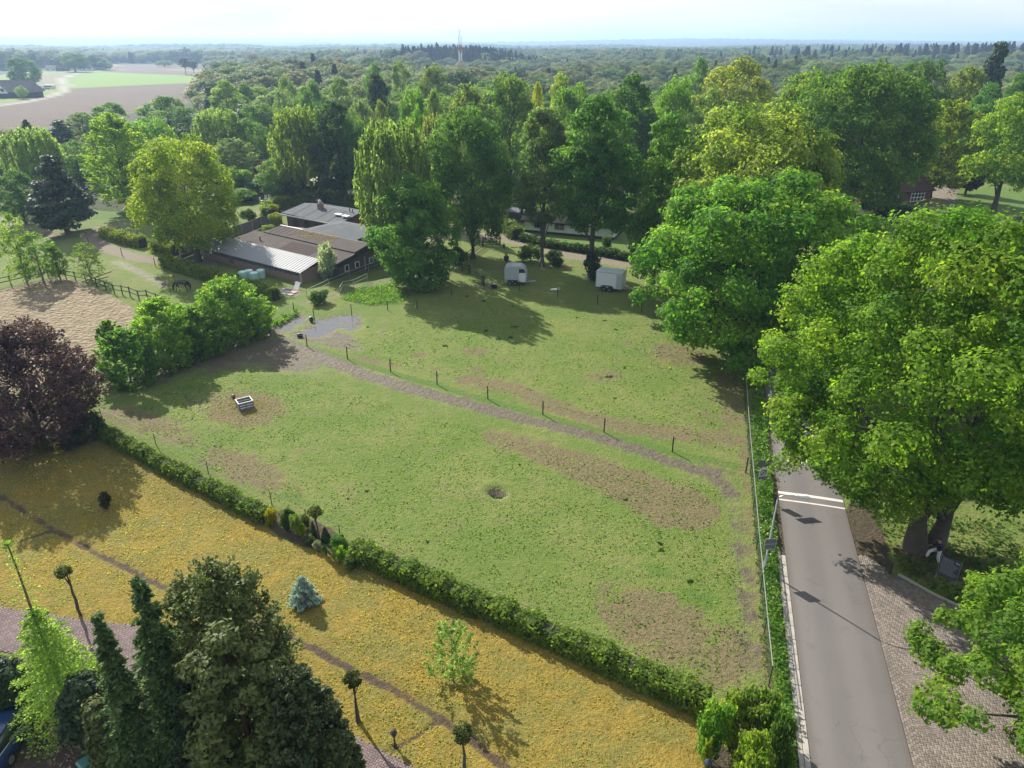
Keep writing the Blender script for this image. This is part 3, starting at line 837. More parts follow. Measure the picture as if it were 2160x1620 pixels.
# ------------------------------------------------------------------ trees of the middle distance
GOLD = (0.190, 0.235, 0.036); YEL = (0.190, 0.260, 0.040); FRESH = (0.135, 0.235, 0.038); MID = (0.110, 0.185, 0.042); DEEP = (0.075, 0.140, 0.034)
DARK = (0.045, 0.080, 0.032); PALE = (0.210, 0.265, 0.100); GREY = (0.170, 0.215, 0.105); OLIVE = (0.150, 0.190, 0.062); BLACKG = (0.034, 0.056, 0.030); PLUM = (0.085, 0.03, 0.045)
TL = [
 # left of the stable
 ('oak_tree', 'grand_a', (368, 292), 246, 552, GOLD, 'broad golden green oak beside the silver roofed stable'),
 ('ash_tree', 'feather_a', (228, 240), 140, 450, YEL, 'tall loose yellow green tree rising behind the golden oak'),
 ('pine_tree', 'pine_a', (98, 328), 128, 494, BLACKG, 'bulky dark brown green pine at the edge of the grass near the gravel bend'),
 ('broadleaf_tree', 'round_a', (22, 362), 96, 472, DEEP, 'dark round tree left of the bulky pine'),
 ('willow_tree', 'willow_a', (60, 272), 118, 430, PALE, 'pale willow above the dark round tree at the left edge'),
 ('ivy_stump', 'bush_a', (131, 436), 28, 492, FRESH, 'slim light green climber covered stump in front of the dark pine'),
 ('broadleaf_tree', 'round_b', (150, 298), 92, 392, MID, 'low dark crown between the pale willow and the yellow green ash'),
 ('lime_tree', 'round_c', (345, 204), 142, 312, MID, 'wide domed green tree standing against the ploughed field'),
 ('lime_tree', 'round_a', (228, 217), 84, 312, MID, 'smaller domed tree left of the wide dome at the field edge'),
 ('willow_tree', 'feather_b', (168, 238), 80, 320, GREY, 'grey green willow at the lower edge of the ploughed field'),
 ('fir_tree', 'pine_b', (122, 254), 62, 330, DARK, 'dark fir left of the grey green willow'),
 ('fir_tree', 'spruce_a', (52, 253), 56, 340, DEEP, 'small bluish fir below the left end of the ploughed field'),
 ('broadleaf_tree', 'oak_b', (312, 252), 124, 402, FRESH, 'fresh green tree directly behind the golden oak crown'),
 ('broadleaf_tree', 'oak_c', (262, 300), 110, 432, MID, 'green tree half hidden by the left side of the golden oak'),
 ('willow_tree', 'willow_b', (452, 232), 104, 372, PALE, 'pale willow right of the golden oak top'),
 ('broadleaf_tree', 'round_b', (520, 252), 106, 372, MID, 'round green tree right of the pale willow'),
 ('silver_shrub', 'feather_a', (487, 292), 92, 396, GREY, 'silvery blue green shrub above the copper coloured shrubs'),
 ('cypress_tree', 'pine_a', (441, 184), 52, 285, DARK, 'dark cypress at the right end of the ploughed field'),
 ('poplar_tree', 'tall_a', (470, 170), 82, 300, PALE, 'pale poplar beside the dark cypress at the field end'),
 ('maple_tree', 'round_c', (522, 182), 62, 280, (0.079, 0.079, 0.052), 'dull bronze round maple right of the pale poplar'),
 ('broadleaf_tree', 'round_a', (566, 196), 96, 300, GREY, 'rounded grey green tree above the leaning birch'),
 ('birch_tree', 'willow_a', (622, 228), 124, 424, (0.175, 0.219, 0.056), 'airy leaning birch behind the chimney of the red barn'),
 ('broadleaf_tree', 'tall_b', (705, 214), 112, 432, DARK, 'tall dark tree between the leaning birch and the weeping birch'),
 ('bush', 'round_b', (578, 335), 104, 424, (0.131, 0.201, 0.061), 'large whitish green bush behind the small hen house'),
 ('copper_shrub', 'bush_a', (546, 342), 38, 394, (0.131, 0.049, 0.038), 'upper reddish copper shrub left of the whitish bush'),
 ('copper_shrub', 'bush_b', (512, 370), 42, 398, (0.114, 0.045, 0.063), 'left purple copper shrub beside the small white dome'),
 ('copper_shrub', 'bush_b', (545, 381), 40, 408, PLUM, 'lowest and darkest purple shrub above the white garden chairs'),
 ('bush', 'bush_a', (500, 352), 60, 412, MID, 'round green bush left of the purple shrubs'),
 ('bush', 'bush_b', (505, 398), 74, 425, MID, 'low green bush below the purple shrubs'),
 ('broadleaf_tree', 'round_a', (610, 372), 90, 424, DARK, 'dark tree over the small hen house'),
 ('bush', 'bush_a', (655, 398), 62, 428, OLIVE, 'olive bush at the foot of the leaning birch'),
 ('broadleaf_tree', 'oak_a', (748, 245), 70, 440, DEEP, 'deep green tree tucked behind the left side of the weeping birch'),
 # in front of and around the white house
 ('weeping_birch', 'willow_b', (824, 256), 172, 580, (0.150, 0.200, 0.072), 'tall pale weeping birch at the right end of the stable'),
 ('oak_tree', 'grand_b', (990, 230), 200, 545, DEEP, 'large dark green oak with several trunks beside the wooden gate'),
 ('alder_tree', 'lime_b', (1150, 230), 140, 562, (0.108, 0.158, 0.062), 'greyish olive tree in front of the white house'),
 ('lime_tree', 'lime_a', (1265, 203), 176, 588, (0.070, 0.147, 0.030), 'tallest deep green lime behind the box trailer'),
 ('lime_tree', 'tall_b', (1408, 245), 132, 602, (0.098, 0.178, 0.035), 'green lime between the tallest lime and the big light oak'),
 ('oak_tree', 'tall_b', (1338, 160), 112, 432, (0.060, 0.119, 0.026), 'glossy dark twin crowned oak behind the tallest lime'),
 ('oak_tree', 'oak_c', (1075, 157), 124, 420, (0.108, 0.168, 0.035), 'rounded oak above the large dark oak and the olive tree'),
 ('ash_tree', 'feather_a', (985, 178), 92, 420, OLIVE, 'olive ash with visible limbs above the large dark oak'),
 ('broadleaf_tree', 'round_c', (915, 190), 62, 425, OLIVE, 'narrow olive tree left of the olive ash'),
 ('broadleaf_tree', 'oak_a', (866, 190), 76, 430, (0.114, 0.193, 0.038), 'bright green tree behind the top of the weeping birch'),
 ('broadleaf_tree', 'round_b', (882, 226), 58, 470, FRESH, 'small bright green crown between the weeping birch and the dark oak'),
 ('willow_tree', 'willow_a', (912, 248), 70, 520, (0.166, 0.175, 0.079), 'dull pale willow behind the left side of the dark oak'),
 ('laburnum', 'feather_b', (1135, 175), 32, 375, (0.300, 0.300, 0.021), 'small bright yellow tree right of the rounded oak'),
 ('willow_tree', 'round_a', (1187, 155), 64, 350, (0.219, 0.263, 0.052), 'light yellow green round tree beside the small yellow tree'),
 ('broadleaf_tree', 'oak_b', (1212, 180), 104, 430, (0.102, 0.178, 0.033), 'wide green crown left of the glossy twin oak'),
 ('broadleaf_tree', 'oak_a', (1432, 165), 92, 430, (0.116, 0.201, 0.035), 'bright green crown right of the glossy twin oak'),
 ('thuja_tree', 'tall_a', (792, 156), 60, 345, BLACKG, 'dark tapering thuja left of the bright green tree behind the birch'),
 ('poplar_tree', 'tall_b', (716, 164), 68, 330, GREY, 'greyish poplar left of the dark thuja'),
 ('willow_tree', 'feather_b', (760, 214), 66, 395, GREY, 'grey willow below the dark thuja'),
 ('broadleaf_tree', 'round_c', (800, 214), 62, 400, (0.149, 0.175, 0.052), 'golden tinged round tree right of the grey willow'),
 ('broadleaf_tree', 'round_a', (652, 170), 66, 330, MID, 'round green tree left of the greyish poplar'),
 ('broadleaf_tree', 'round_b', (600, 160), 60, 320, GREY, 'pale green tree above the rounded grey green one'),
 ('lime_tree', 'oak_c', (914, 139), 72, 310, (0.126, 0.161, 0.042), 'golden domed crown at the foot of the radio mast'),
 ('broadleaf_tree', 'round_a', (840, 130), 54, 290, GREY, 'small pale dome left of the golden dome below the mast'),
 ('broadleaf_tree', 'round_b', (788, 132), 52, 280, MID, 'green dome left of the small pale dome'),
 # right hand side
 ('chestnut_tree', 'grand_a', (1600, 222), 400, 640, (0.150, 0.195, 0.045), 'huge olive gold chestnut behind the big light green oak'),
 ('oak_tree', 'grand_b', (1850, 139), 300, 474, (0.081, 0.140, 0.025), 'massive dark oak towering over the brick house'),
 ('oak_tree', 'oak_b', (1722, 150), 160, 440, (0.105, 0.165, 0.026), 'green oak joining the left side of the massive dark oak'),
 ('beech_tree', 'round_b', (1562, 124), 196, 345, (0.193, 0.210, 0.028), 'smooth golden dome of a beech above the chestnut'),
 ('ash_tree', 'feather_a', (2012, 212), 140, 420, (0.166, 0.201, 0.025), 'loose yellow green tree right of the massive dark oak'),
 ('oak_tree', 'oak_c', (2168, 196), 180, 446, (0.144, 0.213, 0.025), 'yellow green oak with bare dark trunk on the lawn at the right edge'),
 ('ash_tree', 'feather_b', (2052, 142), 92, 345, (0.150, 0.175, 0.045), 'bronze gold tree left of the tall dark pine at the right edge'),
 ('scots_pine', 'pine_b', (2112, 90), 74, 300, BLACKG, 'tall dark pine breaking the skyline at the right edge'),
 ('broadleaf_tree', 'round_c', (2095, 178), 104, 372, (0.091, 0.175, 0.045), 'bluish green round crown below the tall dark pine'),
 ('broadleaf_tree', 'round_a', (2162, 155), 70, 345, (0.088, 0.166, 0.042), 'round green crown cut by the right edge under the dark pine'),
 ('oak_tree', 'oak_b', (1952, 128), 124, 345, (0.070, 0.126, 0.032), 'dark green rounded oak behind the massive oak'),
 ('broadleaf_tree', 'round_b', (1508, 190), 124, 440, (0.149, 0.201, 0.061), 'pale green crown left below the golden beech dome'),
 ('copper_tree', 'pine_a', (2068, 290), 64, 410, (0.045, 0.023, 0.032), 'dark plum coloured conifer beside the lawn at the right'),
 ('broadleaf_tree', 'round_c', (1478, 122), 74, 300, MID, 'green crown left of the golden beech dome'),
]
for nm, kind, top, w, by, col, lab in TL:
    tree(nm, kind, top, w, by, col, lab, 'shrub' if ('shrub' in nm or 'bush' in nm or 'stump' in nm) else 'tree')

# ------------------------------------------------------------------ large trees close to the camera
def hero(name, label, base, crown, limbs, col, trunks, cat='tree', bark=None, trunk_h=None):
    o = thing(name, label, cat, base)
    put('crown', crown, o, col)
    for i, (dx, dy, r, lean) in enumerate(trunks):
        lm = [(a - dx, b - dy, c) for a, b, c in limbs[i::len(trunks)]]
        t = put('trunk', trunk_mesh('trunk', 7 + i + int(base[0]), trunk_h, r, lm, bark, lean=lean, zs=0.6, n=10), o)
        t.location = (dx, dy, 0)
    return o

def bough_at(base, pts, R):
    return [(q.x - base.x, q.y - base.y, q.z, R) for q in (G(*t) for t in pts)]
_p = G(1575, 742)
_c, _l = broad_crown('oak_crown', 201, 20.6, 17.2, 2.0, 370, 1.35, 240, 0.235, LEAF, 'dome', 0.14, off=(-0.5, 0.5), tone_sd=.2, boughs=bough_at(_p, [(1540, 738, 2.5), (1572, 765, 2.0), (1500, 690, 3), (1592, 725, 3), (1440, 668, 3.2), (1380, 610, 3.5), (1360, 560, 5)], 1.5))
hero('oak_tree', 'big light green oak overhanging the corner of the paddock', _p, _c, _l, (0.105, 0.20, 0.03), [(0, 0, 0.55, (0.3, 0))], trunk_h=17.5)
_p = G(1948, 1160)
_c, _l = broad_crown('oak_crown', 202, 17.0, 19.7, 4.3, 350, 1.15, 400, 0.148, LEAF, 'dome', 0.15, off=(-0.8, 1.6), tone_sd=.2, asym=.05, boughs=bough_at(_p, [(1650, 872, 6.5), (1668, 915, 6), (1690, 945, 5.5), (1730, 965, 5.5), (1775, 990, 5), (1648, 800, 8), (1715, 890, 7), (1760, 930, 6), (1670, 760, 9), (1830, 1020, 5), (1890, 1060, 5), (1985, 1060, 5), (2060, 1020, 5.5), (1680, 840, 7.5), (2090, 940, 6)], 1.15))
hero('oak_tree', 'nearest huge yellow green oak with two trunks hanging over the road', _p, _c, _l, (0.118, 0.195, 0.024), [(-0.5, 0, 0.52, (-.6, 1.0)), (0.75, 0.25, 0.45, (1.2, 1.2))], trunk_h=19)
_p = Vector((23.9, 19.6, 0))
_c, _l = broad_crown('maple_crown', 203, 12.0, 11.0, 1.6, 235, 0.75, 340, 0.125, LEAF, 'dome', 0.13, off=(0, 0), tone_sd=.18, boughs=bough_at(_p, [(1945, 1352, 4), (1985, 1385, 4), (2020, 1310, 4.5), (1965, 1480, 3.2), (2030, 1420, 4), (2080, 1250, 6), (2000, 1500, 3.6)], .7))
hero('maple_tree', 'bright green maple over the brick forecourt at the lower right', _p, _c, _l, (0.118, 0.19, 0.03), [(0, 0, 0.3, (0, 0))], trunk_h=11)
_p = G(92, 935)
_c, _l = spray_crown('beech_crown', 204, 11.0, 9.6, 1.4, 430, 92, 0.16, PURPLE, .75, .19, tone_sd=.18, inner=.5)
hero('copper_beech', 'dark purple copper beech at the corner of the golden lawn', _p, _c, _l, (0.080, 0.043, 0.052), [(0, 0, 0.22, (-.3, .3))], trunk_h=9)
_p = G(888, 612)
_c, _l = broad_crown('tree_crown', 205, 9.8, 13.8, 0.3, 210, 0.95, 190, 0.21, LEAF, 'oval', 0.17)
hero('hornbeam_tree', 'dark green tree leafy down to the ground in front of the weeping birch', _p, _c, _l, (0.095, 0.185, 0.036), [(0, 0, 0.3, (0, 0))], trunk_h=13)

_p = G(2150, 905)
_c, _l = broad_crown('oak_crown', 208, 14.5, height_at(_p, 432), 3.5, 250, 1.2, 220, 0.19, LEAF, 'dome', 0.10, tone_sd=.2)
hero('oak_tree', 'golden green oak at the right edge behind the nearest huge oak', _p, _c, _l, (0.15, 0.19, 0.018), [(0, 0, 0.45, (0, 0))], trunk_h=17)
# conifers and the wispy tree at the lower left
def near_conifer(name, label, top, by, W, kind, col, seed, **kw):
    p = foot(top[0], top[1], by); h = height_at(p, top[1])
    if kind == 'spruce': cm, lm = conifer_crown('spruce_crown', seed, W, h, 0.2, 150, 260, 0.092, NEEDLE, droop=.35, tone_sd=.25, aspect=3.0, **kw)
    elif kind == 'spray': cm, lm = spray_crown('cypress_crown', seed, W, h, 0.1, 470, 85, 0.11, NEEDLE, 1.0, .22, tone_sd=.2, spread=.2, flatness=.2, shape='dome', **kw)
    else: cm, lm = broad_crown('cypress_crown', seed, W, h, 0.0, 180, 0.42, 140, 0.11, NEEDLE, 'tall', .14, tone_sd=.2, aspect=2.2)
    o = thing(name, label, 'tree', p)
    put('crown', cm, o, [x * 2.3 for x in col])
    put('trunk', trunk_mesh('trunk', seed, h, 0.14, lm[:8] if lm else (), BARK_RED, zs=.9), o)
    return o
near_conifer('spruce_tree', 'slim blue green spruce at the lower left', (205, 1302), 1660, 2.6, 'spruce', (0.036, 0.058, 0.020), 301, power=.8)
near_conifer('spruce_tree', 'taller dark green spruce right of the slim blue green spruce', (292, 1228), 1650, 3.6, 'spruce', (0.028, 0.048, 0.016), 302, power=.75)
near_conifer('juniper_tree', 'tall olive green feathery juniper behind the bronze cypress', (440, 1196), 1600, 5.0, 'spray', (0.042, 0.052, 0.015), 303)
near_conifer('cypress_tree', 'bronze brown cypress in the clump at the bottom', (468, 1318), 1690, 4.6, 'round', (0.036, 0.043, 0.013), 304)
near_conifer('cypress_tree', 'dark cypress leaning out at the right of the bottom clump', (612, 1420), 1720, 3.4, 'spray', (0.022, 0.030, 0.012), 305)
near_conifer('yew_tree', 'low dark yew at the bottom edge right of the bronze cypress', (700, 1552), 1740, 2.0, 'spray', (0.026, 0.036, 0.012), 306)
near_conifer('yew_tree', 'dark clipped yew left of the slim blue green spruce', (163, 1432), 1570, 1.5, 'round', (0.012, 0.022, 0.010), 307)
near_conifer('yew_tree', 'small cone shaped yew beside the green bin', (205, 1490), 1640, 1.1, 'round', (0.030, 0.036, 0.010), 308)
near_conifer('yew_tree', 'dark clipped yew at the left edge behind the parked car', (-14, 1400), 1510, 1.6, 'round', (0.010, 0.02, 0.009), 309)
near_conifer('yew_tree', 'dark undergrowth yew in the middle of the bottom clump', (380, 1420), 1700, 3.2, 'spruce', (0.016, 0.026, 0.012), 310)
def larch():
    p = foot(14, 1146, 1520); h = height_at(p, 1146)
    c = Crown(320); g = c.g
    zt = h * 0.66
    for i in range(150):
        t = (i + g.random()) / 150
        L = 2.3 * (1 - t) ** 0.7 * g.uniform(.7, 1.15) + .15
        th = i * 2.39996
        z = 0.5 + t * (zt - 0.4)
        dv = np.array([math.cos(th), math.sin(th), 0.12])
        c.sprig(dv * 0.05 + [0, 0, z], dv * L + [0, 0, z], int(26 + 60 * L), 0.075, .5 + g.normal() * .12, .2, .7, .25)
    for i in range(26):
        th = i * 2.4; z = zt + (h * .97 - zt) * i / 26
        L = 0.75 * (1 - i / 30)
        c.sprig((0, 0, z), (math.cos(th) * L, math.sin(th) * L, z + .12), 10, 0.075, .6, .3)
    c.sprig((0, 0, h - .25), (0, 0, h + .1), 90, 0.08, .4, .5)
    o = thing('larch_tree', 'wispy light green larch with a bare leading shoot at the left edge', 'tree', p)
    put('crown', c.mesh('larch_crown', LEAF, 1.6), o, (0.22, 0.30, 0.085))
    put('trunk', trunk_mesh('trunk', 3, h, 0.10, (), pm('larch_bark', (0.13, 0.10, 0.06), .9), zs=1.0), o)
larch()

# ------------------------------------------------------------------ shrubs
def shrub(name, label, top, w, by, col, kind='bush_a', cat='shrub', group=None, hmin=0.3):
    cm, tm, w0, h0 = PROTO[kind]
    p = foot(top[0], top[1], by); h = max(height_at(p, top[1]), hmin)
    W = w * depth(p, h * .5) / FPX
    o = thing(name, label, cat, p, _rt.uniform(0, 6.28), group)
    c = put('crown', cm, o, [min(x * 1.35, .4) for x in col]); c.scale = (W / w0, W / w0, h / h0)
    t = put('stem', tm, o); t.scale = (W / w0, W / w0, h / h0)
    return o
def big_bush(name, label, top, w, by, col, seed, nl=110, nleaf=110, leaf=0.17, cat='shrub'):
    p = foot(top[0], top[1], by); h = height_at(p, top[1]); W = w * depth(p, h * .5) / FPX
    cm, lm = spray_crown('bush_crown', seed, W, h, 0.15, int(nl * 2.6), int(nleaf * .5), leaf, LEAF, .6, .22, inner=.5)
    o = thing(name, label, cat, p)
    put('crown', cm, o, [x * 1.4 for x in col])
    put('stem', trunk_mesh('stem', seed, h, 0.09, lm[:9], zs=.5), o)
    return o
big_bush('hazel_bush', 'leafy green hazel bush left of the tall pair beside the sand arena', (325, 634), 140, 772, (0.125, 0.19, 0.036), 401, 120, 130)
big_bush('hazel_bush', 'tallest bush between the sand arena and the muddy paddock corner', (474, 590), 150, 716, (0.110, 0.172, 0.036), 402, 130, 130)
big_bush('hazel_bush', 'low linking bush between the two tallest bushes', (402, 648), 110, 742, (0.105, 0.168, 0.034), 407, 80, 120)
big_bush('hazel_bush', 'rounded right end bush of the row near the blue and red balls', (512, 632), 90, 700, (0.09, 0.15, 0.034), 403, 70, 120)
big_bush('hazel_bush', 'low dark bush closing the row toward the copper beech', (250, 700), 120, 812, (0.075, 0.135, 0.03), 404, 80, 120)
big_bush('hazel_bush', 'small bright bush at the corner of the sand arena', (225, 678), 52, 732, (0.080, 0.135, 0.022), 405, 36, 90)
big_bush('hazel_bush', 'bush filling the gap below the two tallest bushes', (398, 680), 130, 752, (0.08, 0.14, 0.03), 406, 70, 120)
# birches and shrubs by the rail fence at the left
tree('birch_tree', 'young_b', (12, 448), 80, 600, (0.16, 0.22, 0.04), 'drooping young birch at the left edge over the rail fence')
tree('maple_tree', 'young_a', (62, 492), 100, 596, (0.15, 0.23, 0.045), 'young bright green tree behind the long rail fence')
tree('birch_tree', 'young_b', (172, 512), 70, 592, (0.14, 0.19, 0.05), 'small weeping birch by the broken fence corner of the sand arena')
tree('sapling', 'feather_b', (108, 520), 40, 590, (0.11, 0.17, 0.035), 'dark leaved sapling at the right end of the long rail fence')
shrub('magnolia', 'whitish flowering shrub against the stable gable', (684, 512), 44, 592, (0.20, 0.215, 0.20), 'bush_b')
for lab, top, w, by, col, k in (
    ('round bright topiary ball under the red roofed shelter', (578, 448), 30, 478, (0.13, 0.155, 0.012), 'bush_a'),
    ('upper yellow topiary ball behind the red roofed shelter', (577, 430), 22, 452, (0.15, 0.16, 0.010), 'bush_b'),
    ('low yellow green bush at the back corner of the stable roof', (565, 474), 30, 490, (0.12, 0.15, 0.014), 'bush_a'),
    ('left round box bush beside the gravel drive near the gate', (1120, 516), 54, 552, (0.045, 0.075, 0.018), 'bush_a'),
    ('right dark box bush under the olive tree by the gravel drive', (1170, 528), 46, 560, (0.026, 0.048, 0.014), 'bush_b'),
    ('ivy thicket round the foot of the tallest lime', (1252, 530), 40, 592, (0.022, 0.05, 0.014), 'bush_b'),
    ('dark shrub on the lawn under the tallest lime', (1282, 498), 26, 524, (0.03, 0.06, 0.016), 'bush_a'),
    ('variegated pale shrub left of the copper beech trunk', (48, 888), 46, 935, (0.14, 0.18, 0.055), 'bush_a'),
    ('olive yellow shrub in front of the copper beech trunk', (70, 922), 50, 952, (0.10, 0.10, 0.012), 'bush_b'),
    ('small bright yellow shrub in the bed below the copper beech', (118, 932), 16, 955, (0.24, 0.21, 0.008), 'bush_a'),
    ('dark shiny leaved shrub right of the copper beech trunk', (160, 868), 76, 932, (0.030, 0.045, 0.024), 'bush_b'),
    ('low grey green shrub between the beech and the hedge', (150, 912), 60, 945, (0.05, 0.058, 0.03), 'bush_a'),
    ('dark spiky tuft on the golden lawn', (216, 1038), 28, 1074, (0.030, 0.032, 0.010), 'bush_b'),
    ('left of the shrubs by the roadside at the bottom, fresh green', (1520, 1476), 70, 1600, (0.075, 0.14, 0.024), 'bush_a'),
    ('upper yellow green shrub of the roadside clump', (1560, 1466), 84, 1560, (0.10, 0.14, 0.020), 'bush_b'),
    ('feathery green shrub at the end of the road fence', (1622, 1452), 90, 1560, (0.065, 0.105, 0.022), 'bush_a'),
    ('bright yellow green shrub at the bottom of the roadside clump', (1600, 1545), 84, 1680, (0.11, 0.155, 0.022), 'bush_b'),
    ('dark green shrub against the kerb in the roadside clump', (1662, 1500), 56, 1640, (0.035, 0.065, 0.016), 'bush_a'),
    ('narrow light green shrub at the right end of the golden lawn', (1500, 1556), 20, 1630, (0.13, 0.16, 0.02), 'bush_b'),
    ('low bush beside the path behind the horse meadow', (522, 440), 32, 470, (0.045, 0.07, 0.016), 'bush_b'),
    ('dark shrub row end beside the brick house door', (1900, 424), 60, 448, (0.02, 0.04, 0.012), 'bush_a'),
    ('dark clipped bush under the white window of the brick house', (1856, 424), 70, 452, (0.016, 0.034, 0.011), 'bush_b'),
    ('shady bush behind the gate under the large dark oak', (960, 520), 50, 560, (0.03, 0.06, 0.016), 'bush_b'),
    ('weedy clump beside the lower metal rail', (672, 612), 46, 640, (0.04, 0.08, 0.018), 'bush_a'),
    ):
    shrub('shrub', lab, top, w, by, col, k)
# the flower bed in the hedge gap
for lab, top, w, by, col, k in (
    ('golden leaved shrub at the left end of the flower bed', (569, 1072), 26, 1108, (0.17, 0.15, 0.008), 'bush_a'),
    ('dark green rhododendron beside the golden shrub in the bed', (604, 1074), 34, 1118, (0.03, 0.055, 0.018), 'bush_b'),
    ('tall pale green shrub in the middle of the bed', (620, 1082), 24, 1130, (0.10, 0.14, 0.045), 'bush_a'),
    ('yellow green globe shrub below the pollard in the bed', (634, 1104), 22, 1134, (0.13, 0.16, 0.012), 'bush_b'),
    ('bronze tinged bush behind the yellow globe in the bed', (640, 1086), 24, 1118, (0.05, 0.065, 0.012), 'bush_a'),
    ('grey leaved cushion plant at the front of the bed', (668, 1142), 22, 1160, (0.14, 0.15, 0.12), 'bush_b'),
    ('low grey purple plant left of the grey cushion plant', (648, 1130), 28, 1148, (0.07, 0.085, 0.05), 'bush_a'),
    ('bright grass tuft at the right of the bed', (712, 1152), 30, 1184, (0.12, 0.19, 0.02), 'bush_a'),
    ('small dark globe plant at the edge of the golden lawn', (683, 1150), 12, 1172, (0.06, 0.10, 0.012), 'bush_b'),
    ('fresh green leafy perennial under the fence post in the bed', (714, 1132), 40, 1160, (0.06, 0.13, 0.03), 'bush_b'),
    ('dull grey green perennial at the right end of the bed', (740, 1170), 34, 1198, (0.06, 0.085, 0.035), 'bush_a'),
    ):
    shrub('bed_plant', lab, top, w, by, col, k, 'plant')
def cone_topiary(label, top, w, by, col, seed):
    p = foot(top[0], top[1], by); h = height_at(p, top[1]); W = w * depth(p, h * .5) / FPX
    c = Crown(seed); g = c.g
    n = 2600
    t = 1 - np.sqrt(g.random(n)); th = g.random(n) * 6.28
    r = W / 2 * (1 - t) ** .8 * (0.9 + .15 * g.random(n))
    P = np.stack([np.cos(th) * r, np.sin(th) * r, t * h + 0.02], 1)
    c.put(P, np.stack([np.cos(th), np.sin(th), 0.4 + 0 * th], 1) + rdir(g, n) * .5, 0.07 * (0.7 + .6 * g.random(n)), 0.5 + g.normal(size=n) * .15)
    o = thing('cone_topiary', label, 'topiary', p)
    put('crown', c.mesh('cone_crown', NEEDLE, 1.6), o, col)
    m = MB(); m.tube([(0, 0, 0), (0, 0, h * .85)], [W * .3, .01], 8); m.build('stem', BARK, o)
cone_topiary('dark cone topiary left of the bed pollard trunk', (658, 1100), 16, 1136, (0.024, 0.050, 0.014), 421)
cone_topiary('larger dark cone topiary right of the bed pollard trunk', (684, 1112), 22, 1140, (0.026, 0.054, 0.014), 422)
cone_topiary('small cone topiary under the middle post of the rail', (722, 1128), 14, 1154, (0.022, 0.048, 0.014), 423)
def blue_spruce():
    p = foot(634, 1218, 1272); h = height_at(p, 1218)
    cm, _ = conifer_crown('blue_spruce_crown', 431, 1.7, h, 0.05, 80, 120, 0.075, NEEDLE, droop=.05, power=.7, tone_sd=.2)
    o = thing('blue_spruce', 'small silvery blue spruce alone on the golden lawn', 'tree', p)
    put('crown', cm, o, (0.26, 0.34, 0.33)); put('trunk', trunk_mesh('trunk', 5, h, .05, (), BARK, zs=.85), o)
blue_spruce()
def sapling():
    p = foot(950, 1318, 1436); h = height_at(p, 1318)
    cm, lm = spray_crown('sapling_crown', 441, 2.6, h, 0.35, 95, 40, 0.085, LEAF, .8, .2, inner=.7)
    o = thing('sapling', 'thin young tree with sparse pale leaves on the golden lawn', 'tree', p)
    put('crown', cm, o, (0.20, 0.27, 0.095)); put('trunk', trunk_mesh('trunk', 5, h, .035, lm, BARK, zs=.8), o)
sapling()
def pollard(label, top, by, R, seed, flat=0.75, twin=False):
    p = foot(top[0], top[1], by); h = height_at(p, top[1])
    c = Crown(seed); g = c.g
    for k in range(16):
        d = rdir(g, 1)[0]
        off = np.array([R * .45 * (1 if k % 2 else -1), 0, .15 * R * (1 if k % 2 else -1)]) if twin else 0
        c.clump(np.array([0, 0, h - R * flat]) + d * R * .55 * np.array([1, 1, flat]) + off, R * .48, 70, 0.075, .5 + g.normal() * .2, d, .8, .3)
    o = thing('pollard_tree', label, 'tree', p, 0.4 * seed)
    put('crown', c.mesh('pollard_crown', LEAF, 1.4), o, (0.075, 0.09, 0.034))
    put('trunk', trunk_mesh('trunk', seed, h - R * flat, .10, [(R * .5 * math.cos(a), R * .5 * math.sin(a), h - R * flat) for a in (0, 1.3, 2.5, 3.8, 5)], BARK, zs=1.0, flare=1.35), o)
pollard('left pollard on the edge of the brick drive', (135, 1197), 1298, .42, 451, .45, True)
pollard('pollard half hidden behind the olive juniper', (368, 1242), 1345, .40, 452, .7, True)
pollard('flat topped pollard standing in the flower bed', (663, 1072), 1142, .42, 453, .5, True)
pollard('round headed pollard beside the middle of the brick drive', (742, 1420), 1520, .40, 454, .85)
pollard('round headed pollard cut by the bottom edge', (976, 1533), 1640, .40, 455, .9)

